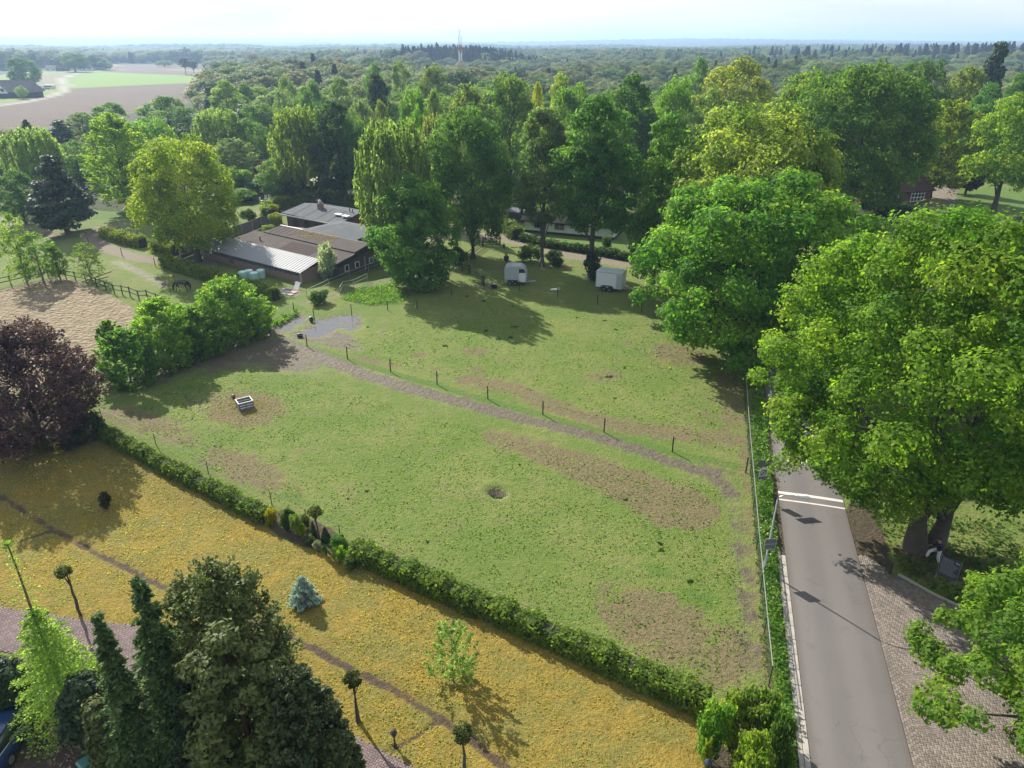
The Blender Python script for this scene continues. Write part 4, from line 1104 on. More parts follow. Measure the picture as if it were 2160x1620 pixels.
# ------------------------------------------------------------------ hedges
def hedge_mesh(name, path, w, h, leaf, dens, seed, wob=0.12, hv=None):
    g = np.random.default_rng(seed)
    P = [Vector(p) for p in path]
    segs = [(a, b, (b - a).length) for a, b in zip(P[:-1], P[1:])]
    tot = sum(s[2] for s in segs)
    per = 2 * h + w
    n = int(tot * per * dens)
    u = g.random(n) * tot
    acc = np.cumsum([0] + [s[2] for s in segs])
    k = np.clip(np.searchsorted(acc, u) - 1, 0, len(segs) - 1)
    A = np.array([s[0][:] for s in segs])[k]; B = np.array([s[1][:] for s in segs])[k]
    Lk = np.array([s[2] for s in segs])[k]
    t = (u - acc[k]) / Lk
    C = A + (B - A) * t[:, None]
    d = (B - A) / Lk[:, None]
    side = np.stack([d[:, 1], -d[:, 0], 0 * t], 1)
    q = g.random(n) * per
    hh = h * (1 + 0.10 * np.sin(u * 1.3) + 0.08 * np.sin(u * 3.1 + 1) + (0.06 * np.sin(u * 7.7)))
    lat = np.where(q < h, -w / 2, np.where(q < h + w, q - h - w / 2, w / 2))
    zz = np.where(q < h, q, np.where(q < h + w, h, per - q)) / h * hh
    round_ = 1 - 0.25 * np.clip(zz / hh - .55, 0, 1) ** 2 * 4
    lump = 1 + wob * 2.2 * (vnoise(u, zz, 0.55, seed) - .45) + wob * (vnoise(u + lat, zz, 0.25, seed + 3) - .5)
    lat2 = lat * round_ * lump
    PT = C + side * lat2[:, None]; PT[:, 2] = np.clip(zz * (0.94 + 0.5 * (lump - 1)), .02, None)
    PT += g.normal(size=(n, 3)) * leaf * 0.55
    top = ((q >= h) & (q < h + w)).astype(float)
    N = side * (np.sign(lat) * (1 - top))[:, None] + np.array([0, 0, 1.0]) * (0.25 + top)[:, None] + rdir(g, n) * .75
    clump = vnoise(u, lat + zz * 1.3, 0.45, seed + 7)
    return leaf_mesh(name, PT, N, leaf * (.6 + .75 * g.random(n)), .3 + .4 * clump + g.normal(size=n) * .14, LEAF, 1.4, g=g), segs
TWIG = pm('hedge_twigs', (0.022, 0.026, 0.012), .95)
def hedge(label, path, w, h, leaf, dens, col, seed, wob=.12, name='hedge'):
    me, segs = hedge_mesh('hedge_foliage', path, w, h, leaf, dens, seed, wob)
    o = thing(name, label, 'hedge', (0, 0, 0))
    put('foliage', me, o, [x * 1.4 for x in col])
    m = MB()
    for a, b, L in segs:
        c = (a + b) / 2
        m.box((c.x, c.y, h * .42), (L, w * .62, h * .84), math.atan2(b.y - a.y, b.x - a.x))
    m.build('twigs', TWIG, o)
    return o
hedge('long shaggy hedge between the golden lawn and the paddock, lower stretch', gp([(748, 1176), (900, 1240), (1000, 1284), (1150, 1350), (1300, 1417), (1400, 1461), (1492, 1503)]), 1.05, 1.15, .12, 210, (0.090, 0.128, 0.026), 501, .2)
hedge('lower narrower hedge stretch from the copper beech to the flower bed', gp([(212, 918), (300, 965), (400, 1018), (480, 1058), (566, 1102)]), .85, .95, .12, 230, (0.080, 0.112, 0.024), 502, .2)
hedge('clipped hedge in front of the long glazed stable wall', gp([(346, 562), (400, 578), (470, 600), (540, 622), (584, 634)]), 1.3, 1.5, .19, 95, (0.095, 0.125, 0.018), 503, .1)
hedge('golden topped hedge beside the gravel bend', gp([(222, 500), (260, 512), (304, 522)]), 1.6, 1.5, .2, 90, (0.11, 0.125, 0.010), 504, .1)
hedge('short golden topped hedge block next to the wooden fence', gp([(328, 530), (375, 538)]), 1.8, 1.6, .2, 90, (0.10, 0.115, 0.010), 505, .1)
hedge('bright clipped hedge curving round the left of the red barn', gp([(562, 462), (562, 448), (575, 440), (610, 434), (660, 428)]), 1.4, 1.7, .22, 70, (0.10, 0.135, 0.012), 506, .1)
hedge('clipped hedge behind the red barn', gp([(676, 424), (700, 424), (740, 433), (775, 442)]), 1.5, 2.0, .22, 70, (0.08, 0.12, 0.014), 507, .1)
hedge('high laurel hedge at the bend of the gravel drive', gp([(1046, 478), (1072, 490), (1092, 505)]), 2.0, 1.9, .26, 60, (0.075, 0.10, 0.03), 508, .16)
hedge('low dark hedge between the white house lawn and the gravel drive', gp([(1100, 508), (1160, 522), (1250, 535), (1340, 552), (1440, 574)]), 1.1, 1.0, .2, 80, (0.030, 0.05, 0.014), 509, .14)
hedge('tall shady hedge behind the lawn beside the brick house', gp([(1985, 388), (2030, 385)]), 1.5, 2.2, .25, 50, (0.018, 0.035, 0.012), 510, .1)
hedge('low clipped hedge at the far side of the right hand lawn', gp([(1998, 396), (2028, 394)]), 1.2, .8, .22, 50, (0.04, 0.06, 0.016), 511, .1)
# ground cover of the road verge and the wild strips
def ground_cover(name, px, dens, hmax, leaf, col, seed, patch=0.0, avoid=None, aw=.3):
    g = np.random.default_rng(seed)
    W = gp(px)
    xs, ys = [p.x for p in W], [p.y for p in W]
    area = (max(xs) - min(xs)) * (max(ys) - min(ys))
    n = int(area * dens)
    X, Y = g.uniform(min(xs), max(xs), n), g.uniform(min(ys), max(ys), n)
    k = sd_poly(X, Y, [(p.x, p.y) for p in W]) > g.random(n) * .25
    if patch: k &= vnoise(X, Y, 1.3, seed) > patch * g.random(n)
    if avoid: k &= d_line(X, Y, [(p.x, p.y) for p in gp(avoid)])[0] > aw * (.4 + g.random(n))
    X, Y = X[k], Y[k]; n = len(X)
    Z = hmax * (0.15 + 0.85 * vnoise(X, Y, .8, seed)) * g.random(n) ** .6
    c = Crown(seed)
    c.put(np.stack([X, Y, Z], 1), rdir(g, n) * .8 + np.array([0, 0, .7]), leaf * (.6 + .8 * g.random(n)), .25 + .5 * vnoise(X, Y, .5, seed + 2) + g.normal(size=n) * .14)
    tag(put(name, c.mesh(name, LEAF, 1.5), None, [x * 1.4 for x in col]), kind='stuff')
ground_cover('lawn_tufts', [(-60, 925), (0, 930), (120, 965), (215, 940), (560, 1122), (770, 1204), (1000, 1304), (1250, 1414), (1470, 1516), (1480, 1660), (900, 1650), (760, 1556), (660, 1500), (400, 1338), (0, 1276), (-60, 1270)], 52, .06, .065, (0.205, 0.178, 0.042), 606, .55, [(-60, 1015), (0, 1045), (110, 1115), (220, 1175), (340, 1235), (450, 1280), (600, 1335), (700, 1390), (830, 1455), (930, 1515), (1010, 1572), (1090, 1640)], .4)
ground_cover('upper_paddock_tufts', [(700, 735), (900, 665), (1100, 640), (1400, 690), (1555, 780), (1565, 960), (1400, 925), (1100, 845)], 9, .07, .12, (0.080, 0.130, 0.024), 608, .7)
ground_cover('paddock_tufts', [(230, 880), (420, 790), (640, 790), (900, 880), (1250, 965), (1520, 1030), (1570, 1250), (1590, 1440), (1480, 1460), (1000, 1225), (580, 1062)], 20, .07, .09, (0.085, 0.130, 0.028), 607, .6)
ground_cover('verge_weeds', [(1588, 830), (1610, 830), (1628, 1000), (1640, 1160), (1650, 1290), (1672, 1470), (1686, 1640), (1650, 1640), (1630, 1460), (1612, 1280), (1598, 1120), (1586, 980)], 240, .55, .13, (0.085, 0.145, 0.035), 601)
ground_cover('cow_parsley', [(1590, 900), (1612, 900), (1636, 1160), (1648, 1290), (1612, 1290), (1600, 1120)], 14, .75, .07, (0.42, 0.44, 0.36), 609, .8)
ground_cover('tall_grass', [(715, 632), (760, 606), (830, 600), (866, 618), (850, 640), (780, 646)], 85, .35, .12, (0.080, 0.135, 0.024), 602)
ground_cover('bank_grass', [(548, 690), (590, 672), (628, 655), (630, 664), (600, 682), (560, 700)], 90, .5, .16, (0.07, 0.125, 0.02), 603)
ground_cover('fence_grass', [(1560, 780), (1576, 780), (1592, 985), (1606, 1200), (1624, 1450), (1608, 1450), (1590, 1200), (1578, 990)], 110, .28, .11, (0.085, 0.115, 0.03), 604, .7)
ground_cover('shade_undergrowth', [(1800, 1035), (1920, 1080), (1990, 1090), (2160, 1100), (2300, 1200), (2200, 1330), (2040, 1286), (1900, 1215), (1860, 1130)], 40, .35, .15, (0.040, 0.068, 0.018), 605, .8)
# ------------------------------------------------------------------ the woods
_rw = random.Random(77)
def wood_allowed(px, py):
    if px < -150 or px > 2400: return False
    if px < 452:
        return py < 149 and not (215 < px < 440 and py > 134)
    if px < 520: return py < 150 or (py > 176 and py < 300)
    if px < 760: return py < 322
    if px < 1460: return py < 372
    return py < 322
FARKIND = {'round': 'oak_a', 'pale': 'round_b', 'dark': 'oak_c', 'conifer': 'spruce_b'}
WCOL = [(0.048, 0.083, 0.018), (0.060, 0.098, 0.020), (0.040, 0.070, 0.018), (0.075, 0.098, 0.030), (0.085, 0.10, 0.045), (0.066, 0.098, 0.02), (0.036, 0.064, 0.018)]
def wood_points(r0, r1, step):
    out = []
    y = r0 * .55
    while y < r1:
        half = y * 0.80 + 20
        x = -half
        while x < half:
            X, Y = x + _rw.uniform(-.42, .42) * step, y + _rw.uniform(-.42, .42) * step
            r = math.hypot(X, Y)
            if r0 <= r < r1:
                px, py = project(X, Y)
                if wood_allowed(px, py): out.append((X, Y, px, py, r))
            x += step
        y += step
    return out
def hill_z(X, Y):
    return 13.0 * math.exp(-(((X + 62) / 75) ** 2 + ((Y - 820) / 90) ** 2) ** 1.4)
def is_conifer(X, Y, px):
    h = hill_z(X, Y)
    if h > 4.5: return _rw.random() < .8
    r = math.hypot(X, Y)
    if r > 500: return _rw.random() < (.03 if px < 1550 else .16 if r > 800 else .05)
    return _rw.random() < .04
near_w = []
for X, Y, px, py, r in wood_points(185, 470, 9.6):
    if any((X - a) ** 2 + (Y - b) ** 2 < (c * .75) ** 2 for a, b, c in TREES): continue
    near_w.append((X, Y, px, py, r))
near_w.sort(key=lambda q: q[4])
IND = near_w[:150]
KINDS = ['oak_a', 'oak_b', 'oak_c', 'round_a', 'round_b', 'round_c', 'feather_b', 'oak_a', 'round_c']
def sector(px):
    return ('at the left, below the fields' if px < 700 else 'left of the radio mast line' if px < 960 else 'in the middle, right of the radio mast' if px < 1460 else 'at the right, beyond the big oaks')
import re
REFS = [(t[2][0], t[2][1], re.split(r' (?:at|behind|above|left|right|beside|between|in|below|with|rising|standing|over|joining|tucked|cut|breaking|on|of|under|half|near|from|towering|peeping) ', t[6])[0]) for t in TL]
_cnt = {}
for q in REFS: _cnt[q[2]] = _cnt.get(q[2], 0) + 1
REFS = [q for q in REFS if _cnt[q[2]] == 1]
def wood_ref(px, ty):
    a, b_, nm = min(REFS, key=lambda q: (q[0] - px) ** 2 + 2.5 * (q[1] - ty) ** 2)
    dx, dy = px - a, ty - b_
    if abs(dx) < 28: return nm, 'straight behind' if dy < 0 else 'just below'
    return nm, ('far ' if abs(dx) > 75 else '') + ('left of' if dx < 0 else 'right of')
for i, (X, Y, px, py, r) in enumerate(IND):
    conif = is_conifer(X, Y, px)
    k = 'pine_b' if conif else _rw.choice(KINDS)
    H = _rw.uniform(10, 16); W = H * _rw.uniform(.75, 1.1)
    cm, tm, w0, h0 = PROTO[k]
    col = DARK if conif else [x * 2.0 for x in _rw.choice(WCOL)]
    tone = 'dark needled' if conif else ('pale' if col[2] > .055 else 'deep green' if col[1] < .145 else 'fresh green')
    ref, sx_ = wood_ref(px, 810 + FPX * ((CAM_H - H) * CP - Y * SP) / (Y * CP + (CAM_H - H) * SP))
    o = thing('pine_tree' if conif else 'broadleaf_tree', f'{tone} wood tree, {sx_} the {ref}', 'tree', (X, Y, 0), _rw.uniform(0, 6.28), f'{tone} wood trees {sx_} the {ref}')
    c = put('crown', cm, o, col); c.scale = (W / w0, W / w0, H / h0)
    t = put('trunk', tm, o); t.scale = c.scale

def scatter(name, pts, src, col_mat):
    """one mass of far trees: points that carry the shared crown"""
    n = len(pts)
    me = bpy.data.meshes.new(name)
    me.vertices.add(n)
    me.vertices.foreach_set('co', np.array([p[0] for p in pts], np.float32).ravel())
    for an, k in (('sx', 1), ('sz', 2), ('rz', 3)):
        a = me.attributes.new(an, 'FLOAT', 'POINT'); a.data.foreach_set('value', np.array([p[k] for p in pts], np.float32))
    o = put(name, me)
    ng = bpy.data.node_groups.new(name, 'GeometryNodeTree')
    ng.interface.new_socket('Geometry', in_out='INPUT', socket_type='NodeSocketGeometry')
    ng.interface.new_socket('Geometry', in_out='OUTPUT', socket_type='NodeSocketGeometry')
    N = ng.nodes.new; L = ng.links.new
    gi, go = N('NodeGroupInput'), N('NodeGroupOutput')
    oi = N('GeometryNodeObjectInfo'); oi.inputs['Object'].default_value = src; oi.transform_space = 'ORIGINAL'
    iop = N('GeometryNodeInstanceOnPoints')
    def at(nm):
        a = N('GeometryNodeInputNamedAttribute'); a.data_type = 'FLOAT'; a.inputs['Name'].default_value = nm
        return a.outputs['Attribute']
    cs, cr = N('ShaderNodeCombineXYZ'), N('ShaderNodeCombineXYZ')
    sx = at('sx')
    L(sx, cs.inputs[0]); L(sx, cs.inputs[1]); L(at('sz'), cs.inputs[2]); L(at('rz'), cr.inputs[2])
    er = N('FunctionNodeEulerToRotation'); L(cr.outputs[0], er.inputs[0])
    sm = N('GeometryNodeSetMaterial'); sm.inputs['Material'].default_value = col_mat
    mp = N('GeometryNodeMeshToPoints')
    L(gi.outputs[0], mp.inputs['Mesh'])
    L(oi.outputs['Geometry'], sm.inputs['Geometry'])
    L(mp.outputs[0], iop.inputs['Points']); L(sm.outputs[0], iop.inputs['Instance'])
    L(er.outputs[0], iop.inputs['Rotation']); L(cs.outputs[0], iop.inputs['Scale'])
    L(iop.outputs[0], go.inputs[0])
    md = o.modifiers.new('scatter', 'NODES'); md.node_group = ng
    return tag(o, kind='stuff')

def far_leaf(name, col):
    b = NB(name)
    oi = b.n('ShaderNodeObjectInfo'); v = b.attr('v')
    r = oi.outputs['Random']; r2 = b.math('FRACT', b.math('MULTIPLY', r, 17.31))
    c = b.n('ShaderNodeHueSaturation', {'Hue': b.rng(r, 0, 1, .462, .53, False), 'Saturation': b.rng(r2, 0, 1, .72, 1.05, False), 'Value': b.math('MULTIPLY', b.rng(v, 0, 1, .6, 1.4, False), b.rng(r2, 0, 1, 1.35, .72, False)), 'Color': (*col, 1)}).outputs[0]
    p = b.n('ShaderNodeBsdfPrincipled', {'Base Color': c, 'Roughness': .6, 'Specular IOR Level': .25})
    t = b.n('ShaderNodeBsdfTranslucent', {'Color': b.mix(1.0, c, (1.7, 1.5, .75), 'MULTIPLY')})
    return b.surf(b.n('ShaderNodeMixShader', {0: .3, 1: p.outputs[0], 2: t.outputs[0]}).outputs[0])
F_A, F_B, F_C, F_D = (far_leaf('far_leaf_' + n, c) for n, c in (('fresh', (0.125, 0.205, 0.044)), ('pale', (0.175, 0.225, 0.078)), ('deep', (0.070, 0.125, 0.034)), ('needle', (0.024, 0.042, 0.022))))
SRC = {}
for o in list(COL.objects):
    if o.name.split('.')[0] == 'crown' and o.data is not None: SRC.setdefault(o.data.name, o)
def src_of(key): return SRC[PROTO[key][0].name]
pools = {'fresh_wood': ('oak_a', F_A, []), 'pale_wood': ('round_b', F_B, []), 'deep_wood': ('oak_c', F_C, []), 'airy_wood': ('feather_b', F_B, []), 'conifer_wood': ('spruce_a', F_D, [])}
def add_far(X, Y, px, H, W, z=0.0, conif=None):
    if conif is None: conif = is_conifer(X, Y, px)
    k = 'conifer_wood' if conif else _rw.choices(['fresh_wood', 'pale_wood', 'deep_wood', 'airy_wood'], [4, 1.6, 3, 1.2])[0]
    if conif: W = H * _rw.uniform(.42, .6); H *= 1.12
    w0, h0 = PROTO[pools[k][0]][2:]
    pools[k][2].append(((X, Y, z - .3), W / w0, H / h0, _rw.uniform(0, 6.28)))
for X, Y, px, py, r in near_w[150:]:
    bl_ = float(vnoise(np.array([X]), np.array([Y]), 60, 33)[0]); H = (8 + 9 * bl_) * _rw.uniform(.85, 1.15); add_far(X, Y, px, H, H * _rw.uniform(.95, 1.35))
for X, Y, px, py, r in wood_points(470, 1350, 14.5):
    z = hill_z(X, Y) + 7 * min(max((r - 600) / 900, 0), 1) * min(max((X / Y - .25) / .3, 0), 1) * .6
    bl_ = float(vnoise(np.array([X]), np.array([Y]), 95, 31)[0]); H = (7 + 12 * bl_) * _rw.uniform(.85, 1.15); add_far(X, Y, px, H, _rw.uniform(12, 21), z)
for X, Y, px, py, r in wood_points(1350, 3100, 27):
    bl_ = float(vnoise(np.array([X]), np.array([Y]), 260, 35)[0]); H = (7 + 15 * bl_) * _rw.uniform(.9, 1.1); add_far(X, Y, px, H, 27 * _rw.uniform(.9, 1.2), 0)
for k in range(330):          # the conifer crest of the hill and the right hand skyline
    a, b_ = _rw.gauss(0, .42), _rw.gauss(0, .4)
    X, Y = -62 + 75 * a * 1.5, 800 + 80 * b_
    add_far(X, Y, 985, _rw.uniform(8.5, 12), 5, hill_z(X, Y) - .5, True)
for k in range(210):
    px = 1560 + 640 * _rw.random() ** .8; Y = _rw.uniform(800, 1250); X = (px - 1080) / FPX * (Y * CP + 20 * SP)
    add_far(X, Y, px, _rw.uniform(13, 22) * (.8 + .25 * (px - 1560) / 640), 5, 4, True)
# hedgerow masses under and between the trees
for k in range(520):
    t = _rw.random()
    px = _rw.uniform(-60, 620); lo = 300 if px < 430 else 250
    py = _rw.uniform(lo + 6, 385 if px < 430 else 392)
    q = G(px, py)
    H = _rw.uniform(2.5, 5.5); add_far(q.x, q.y, px, H, H * _rw.uniform(.9, 1.3), 0, False)
for k in range(560):
    px = _rw.uniform(620, 2260); py = _rw.uniform(300, 395 if px < 1000 else 420 if px < 1450 else 372 if px < 1900 else 350)
    q = G(px, py)
    H = _rw.uniform(2.5, 6); add_far(q.x, q.y, px, H, H * _rw.uniform(.9, 1.3), 0, False)
for nm, (key, mt, pts) in pools.items():
    scatter(nm, pts, src_of(key), mt)
# single trees out in the fields
for nm, kind, top, w, by, col, lab in (
    ('oak_tree', 'round_a', (37, 122), 70, 186, DEEP, 'big round dark tree over the thatched farmhouse'),
    ('willow_tree', 'round_b', (42, 181), 28, 209, PALE, 'small pale willow in front of the thatched farmhouse'),
    ('scots_pine', 'scots_a', (386, 122), 22, 158, DARK, 'left pine of the pair standing at the edge of the green field'),
    ('scots_pine', 'scots_a', (405, 128), 22, 158, DARK, 'right pine of the pair standing at the edge of the green field'),
    ('broadleaf_tree', 'oak_b', (150, 112), 60, 152, DEEP, 'widest tree of the row behind the straw coloured meadow'),
    ('broadleaf_tree', 'round_c', (218, 126), 34, 148, DEEP, 'rounded tree beside the far brown field'),
    ('broadleaf_tree', 'oak_c', (345, 128), 38, 141, GREY, 'pale low tree at the head of the far brown field')):
    tree(nm, kind, top, w, by, col, lab)
# ------------------------------------------------------------------ materials of built things
FELT = pm('roof_felt', (0.082, 0.070, 0.065), .95, spec=.12, var=.18, scale=.8, bump=.3, bscale=6, dirt=(0.115, 0.10, 0.095), dirt_amt=.5)
FELT_DARK = pm('roof_felt_dark', (0.056, 0.042, 0.039), .95, spec=.12, var=.15, scale=1.2, bump=.3, bscale=6)
FELT_GREY = pm('roof_felt_grey', (0.085, 0.092, 0.10), .9, spec=.15, var=.15, scale=.6, bump=.2, bscale=5, dirt=(0.13, 0.138, 0.145), dirt_amt=.6)
MOSS = pm('roof_moss', (0.19, 0.135, 0.035), .95, var=.5, scale=6, bump=1.0, bscale=14)
ALU = pm('metal_roof', (0.23, 0.24, 0.25), .55, .15, var=.12, scale=1.5, dirt=(0.34, 0.33, 0.32), dirt_amt=.35)
BRICKWALL = pm('weathered_brick', (0.22, 0.15, 0.125), .9, var=.3, scale=3, bump=.4)
DARKWOOD = pm('dark_timber', (0.030, 0.025, 0.024), .8, var=.35, scale=4, bump=.4)
GREYWOOD = pm('grey_timber', (0.105, 0.092, 0.085), .9, var=.35, scale=4, bump=.5)
REDWOOD = pm('red_timber', (0.17, 0.035, 0.024), .8, var=.25, scale=3, bump=.3)
BROWNWALL = pm('brown_boards', (0.085, 0.045, 0.035), .85, var=.3, scale=3, bump=.4)
WHITE = pm('white_paint', (0.70, 0.70, 0.68), .6, var=.06, scale=2, dirt=(0.5, 0.5, 0.47), dirt_amt=.3)
BLACK = pm('black_paint', (0.016, 0.016, 0.018), .55, var=.2)
GLASS = pm('window_glass', (0.020, 0.026, 0.032), .08, 0, var=.3, scale=.7, spec=.9)
GLAZ = pm('dusty_glazing', (0.060, 0.078, 0.090), .22, 0, var=.35, scale=1.5, spec=.7, dirt=(0.13, 0.15, 0.15), dirt_amt=.5)
CONC = pm('concrete', (0.33, 0.305, 0.27), .9, var=.16, scale=2.5, bump=.3, dirt=(0.19, 0.17, 0.145), dirt_amt=.55)
STEEL = pm('galvanised_steel', (0.42, 0.44, 0.45), .42, .7, var=.12, scale=4)
RUBBER = pm('rubber', (0.018, 0.018, 0.019), .8)
TRAILER = pm('trailer_grey', (0.33, 0.37, 0.39), .38, 0, var=.05, spec=.5)
TRAILERW = pm('trailer_white', (0.58, 0.61, 0.64), .35, 0, var=.04, spec=.5)
TILE = pm('dark_roof_tile', (0.034, 0.030, 0.029), .95, spec=.1, var=.35, scale=5)
TILERED = pm('brown_roof_tile', (0.075, 0.044, 0.036), .95, spec=.1, var=.35, scale=4)
REDBRICK = pm('red_brick', (0.12, 0.062, 0.050), .9, var=.3, scale=4, bump=.3)
THATCH = pm('thatch', (0.14, 0.125, 0.115), .95, var=.25, scale=3)
GREEN_METAL = pm('green_coated_steel', (0.014, 0.045, 0.030), .55, .2)
POST = pm('fence_post', (0.040, 0.033, 0.028), .9, var=.3, scale=6)
WIRE = pm('wire', (0.10, 0.10, 0.10), .5, .6)
ASPHALT = NB('asphalt')
_p = ASPHALT.n('ShaderNodeNewGeometry').outputs['Position']
_u = ASPHALT.attr('across')
_c = ASPHALT.mix(ASPHALT.noise(_p, .35, 6, .65), (0.104, 0.096, 0.093), (0.134, 0.124, 0.119))
_w = ASPHALT.math('SINE', ASPHALT.math('MULTIPLY', _u, 12.566))
_c = ASPHALT.mix(ASPHALT.math('MULTIPLY', ASPHALT.rng(_w, -1, 1), .30), _c, (0.178, 0.165, 0.157))
_c = ASPHALT.mix(ASPHALT.math('MULTIPLY', ASPHALT.rng(ASPHALT.noise(_p, 30, 2), .45, .7), .35), _c, (0.072, 0.066, 0.062))
_c = ASPHALT.mix(ASPHALT.math('MULTIPLY', ASPHALT.rng(ASPHALT.math('ABSOLUTE', ASPHALT.math('SUBTRACT', _u, .5)), .40, .5), .5), _c, (0.085, 0.072, 0.062))
_v = ASPHALT.n('ShaderNodeTexVoronoi', {'Vector': ASPHALT.n('ShaderNodeVectorMath', {0: _p, 1: ASPHALT.n('ShaderNodeTexNoise', {'Vector': _p, 'Scale': 1.2, 'Detail': 4.0}).outputs[1]}, operation='ADD').outputs[0], 'Scale': .35}, feature='DISTANCE_TO_EDGE').outputs[0]
_k = ASPHALT.math('MULTIPLY', ASPHALT.rng(_v, .012, .002), ASPHALT.rng(ASPHALT.noise(_p, .25, 3), .48, .6))
_c = ASPHALT.mix(ASPHALT.math('MULTIPLY', _k, .28), _c, (0.045, 0.042, 0.040))
_c = ASPHALT.mix(ASPHALT.math('MULTIPLY', ASPHALT.rng(ASPHALT.noise(_p, .8, 6, .7), .56, .68), .35), _c, (0.082, 0.076, 0.073))
_b = ASPHALT.n('ShaderNodeBump', {'Height': ASPHALT.noise(_p, 45, 2), 'Strength': .35, 'Distance': .01})
ASPHALT = ASPHALT.surf(ASPHALT.n('ShaderNodeBsdfPrincipled', {'Base Color': _c, 'Roughness': .85, 'Specular IOR Level': .3, 'Normal': _b.outputs[0]}).outputs[0])
ROADPAINT = pm('road_paint', (0.52, 0.50, 0.45), .7, var=.12, scale=3, dirt=(0.25, 0.23, 0.21), dirt_amt=.45)

# ------------------------------------------------------------------ road, kerb, forecourt, drive
RL, RR = (G(1640, 1040), G(1707, 1580)), (G(1782, 1068), G(1920, 1600))
ldir = (RL[0] - RL[1]).normalized(); rdir_ = (RR[0] - RR[1]).normalized()
RD = (ldir + rdir_).normalized(); RN = Vector((RD.y, -RD.x, 0))      # along and across (to the right)
O_ = RL[1]
WR = ((RR[0] - O_).dot(RN) + (RR[1] - O_).dot(RN)) / 2
L0 = (RL[0] - O_).dot(RN)
def road_pt(s, u, z=0.0):
    """s metres along from the near reference, u metres across from the left edge"""
    q = O_ + RD * s + RN * u
    return Vector((q.x, q.y, z))
def strip_mesh(name, s0, s1, u0, u1, z, mat, ns=40, nu=16, th=.06):
    V, Q, A = [], [], []
    for i in range(ns + 1):
        for j in range(nu + 1):
            p = road_pt(s0 + (s1 - s0) * i / ns, u0 + (u1 - u0) * j / nu, z + (0.03 * (1 - (2 * j / nu - 1) ** 2) if nu > 4 else 0))
            V.append(p[:]); A.append(j / nu)
    for i in range(ns):
        for j in range(nu):
            a = i * (nu + 1) + j
            Q.append((a, a + 1, a + nu + 2, a + nu + 1))
    return np_mesh(name, np.array(V), np.array(Q), mat, {'across': ('POINT', np.array(A))}, smooth=True)
tag(put('road', strip_mesh('road', -16, 95, 0, WR, 0.012, ASPHALT)), kind='structure')
def crown_z(u): return 0.012 + 0.03 * (1 - (2 * u / WR - 1) ** 2)
def marking(s0, s1, u0, u1, skew=0.0):
    m = MB()
    n = max(1, int(abs(u1 - u0) / .4))
    for i in range(n):
        a, b = u0 + (u1 - u0) * i / n, u0 + (u1 - u0) * (i + 1) / n
        q = [road_pt(s0 + skew * a, a, crown_z(a) + .008), road_pt(s0 + skew * b, b, crown_z(b) + .008), road_pt(s1 + skew * b, b, crown_z(b) + .008), road_pt(s1 + skew * a, a, crown_z(a) + .008)]
        m.slab(q, .004)
    return tag(m.build('road_marking', ROADPAINT), kind='structure')
def sc_of(px, py):
    q = G(px, py) - O_
    return q.dot(RD), q.dot(RN)
_s, _u0 = sc_of(1640, 1038.5); _s2, _u2 = sc_of(1779, 1058)
sk = (_s2 - _s) / (_u2 - _u0)
marking(_s - .15, _s + .15, .02, WR - .02, sk)
_s, _u0 = sc_of(1642, 1053.5)
marking(_s - .08, _s + .08, .02, WR - .02, sk)
for k, (px, py) in enumerate(((1608, 737), (1611, 772), (1615, 808))):
    s_, u_ = sc_of(px, py); marking(s_ - .8, s_ + .8, .35, .5)
for px, py in ((1617, 837), (1624, 829), (1638, 831)):
    s_, u_ = sc_of(px, py); marking(s_ - .5, s_ + .5, max(u_, .2), max(u_, .2) + .16)
for px, py in ((1660, 968), (1693, 975), (1703, 973), (1712, 976)):
    s_, u_ = sc_of(px, py); marking(s_ - .45, s_ + .45, u_ - .1, u_ + .1)
# kerb stones along the left edge
kerb = thing('kerb', 'pale concrete gutter of two rows of slabs along the left road edge', 'kerb', (0, 0, 0))
KS = MB(); KS.bbox((0, 0, 0), (.245, .985, .12), .012); KS = KS.mesh('kerb_slab', CONC)
KS2 = MB(); KS2.bbox((0, 0, 0), (.215, .985, .12), .012); KS2 = KS2.mesh('kerb_slab', CONC)
ang = math.atan2(RD.y, RD.x) - math.pi / 2
for i in range(26):
    for uu, me in ((-.14, KS), (-.39, KS2)):
        s = -10 + i * 1.0 + (.0 if uu > -.2 else .35)
        if s > 13.5: continue
        o = put('kerb_slab', me, kerb); o.location = road_pt(s, uu, -.02 + _rw.uniform(-.006, .006)); o.rotation_euler = (0, 0, ang + _rw.uniform(-.006, .006))

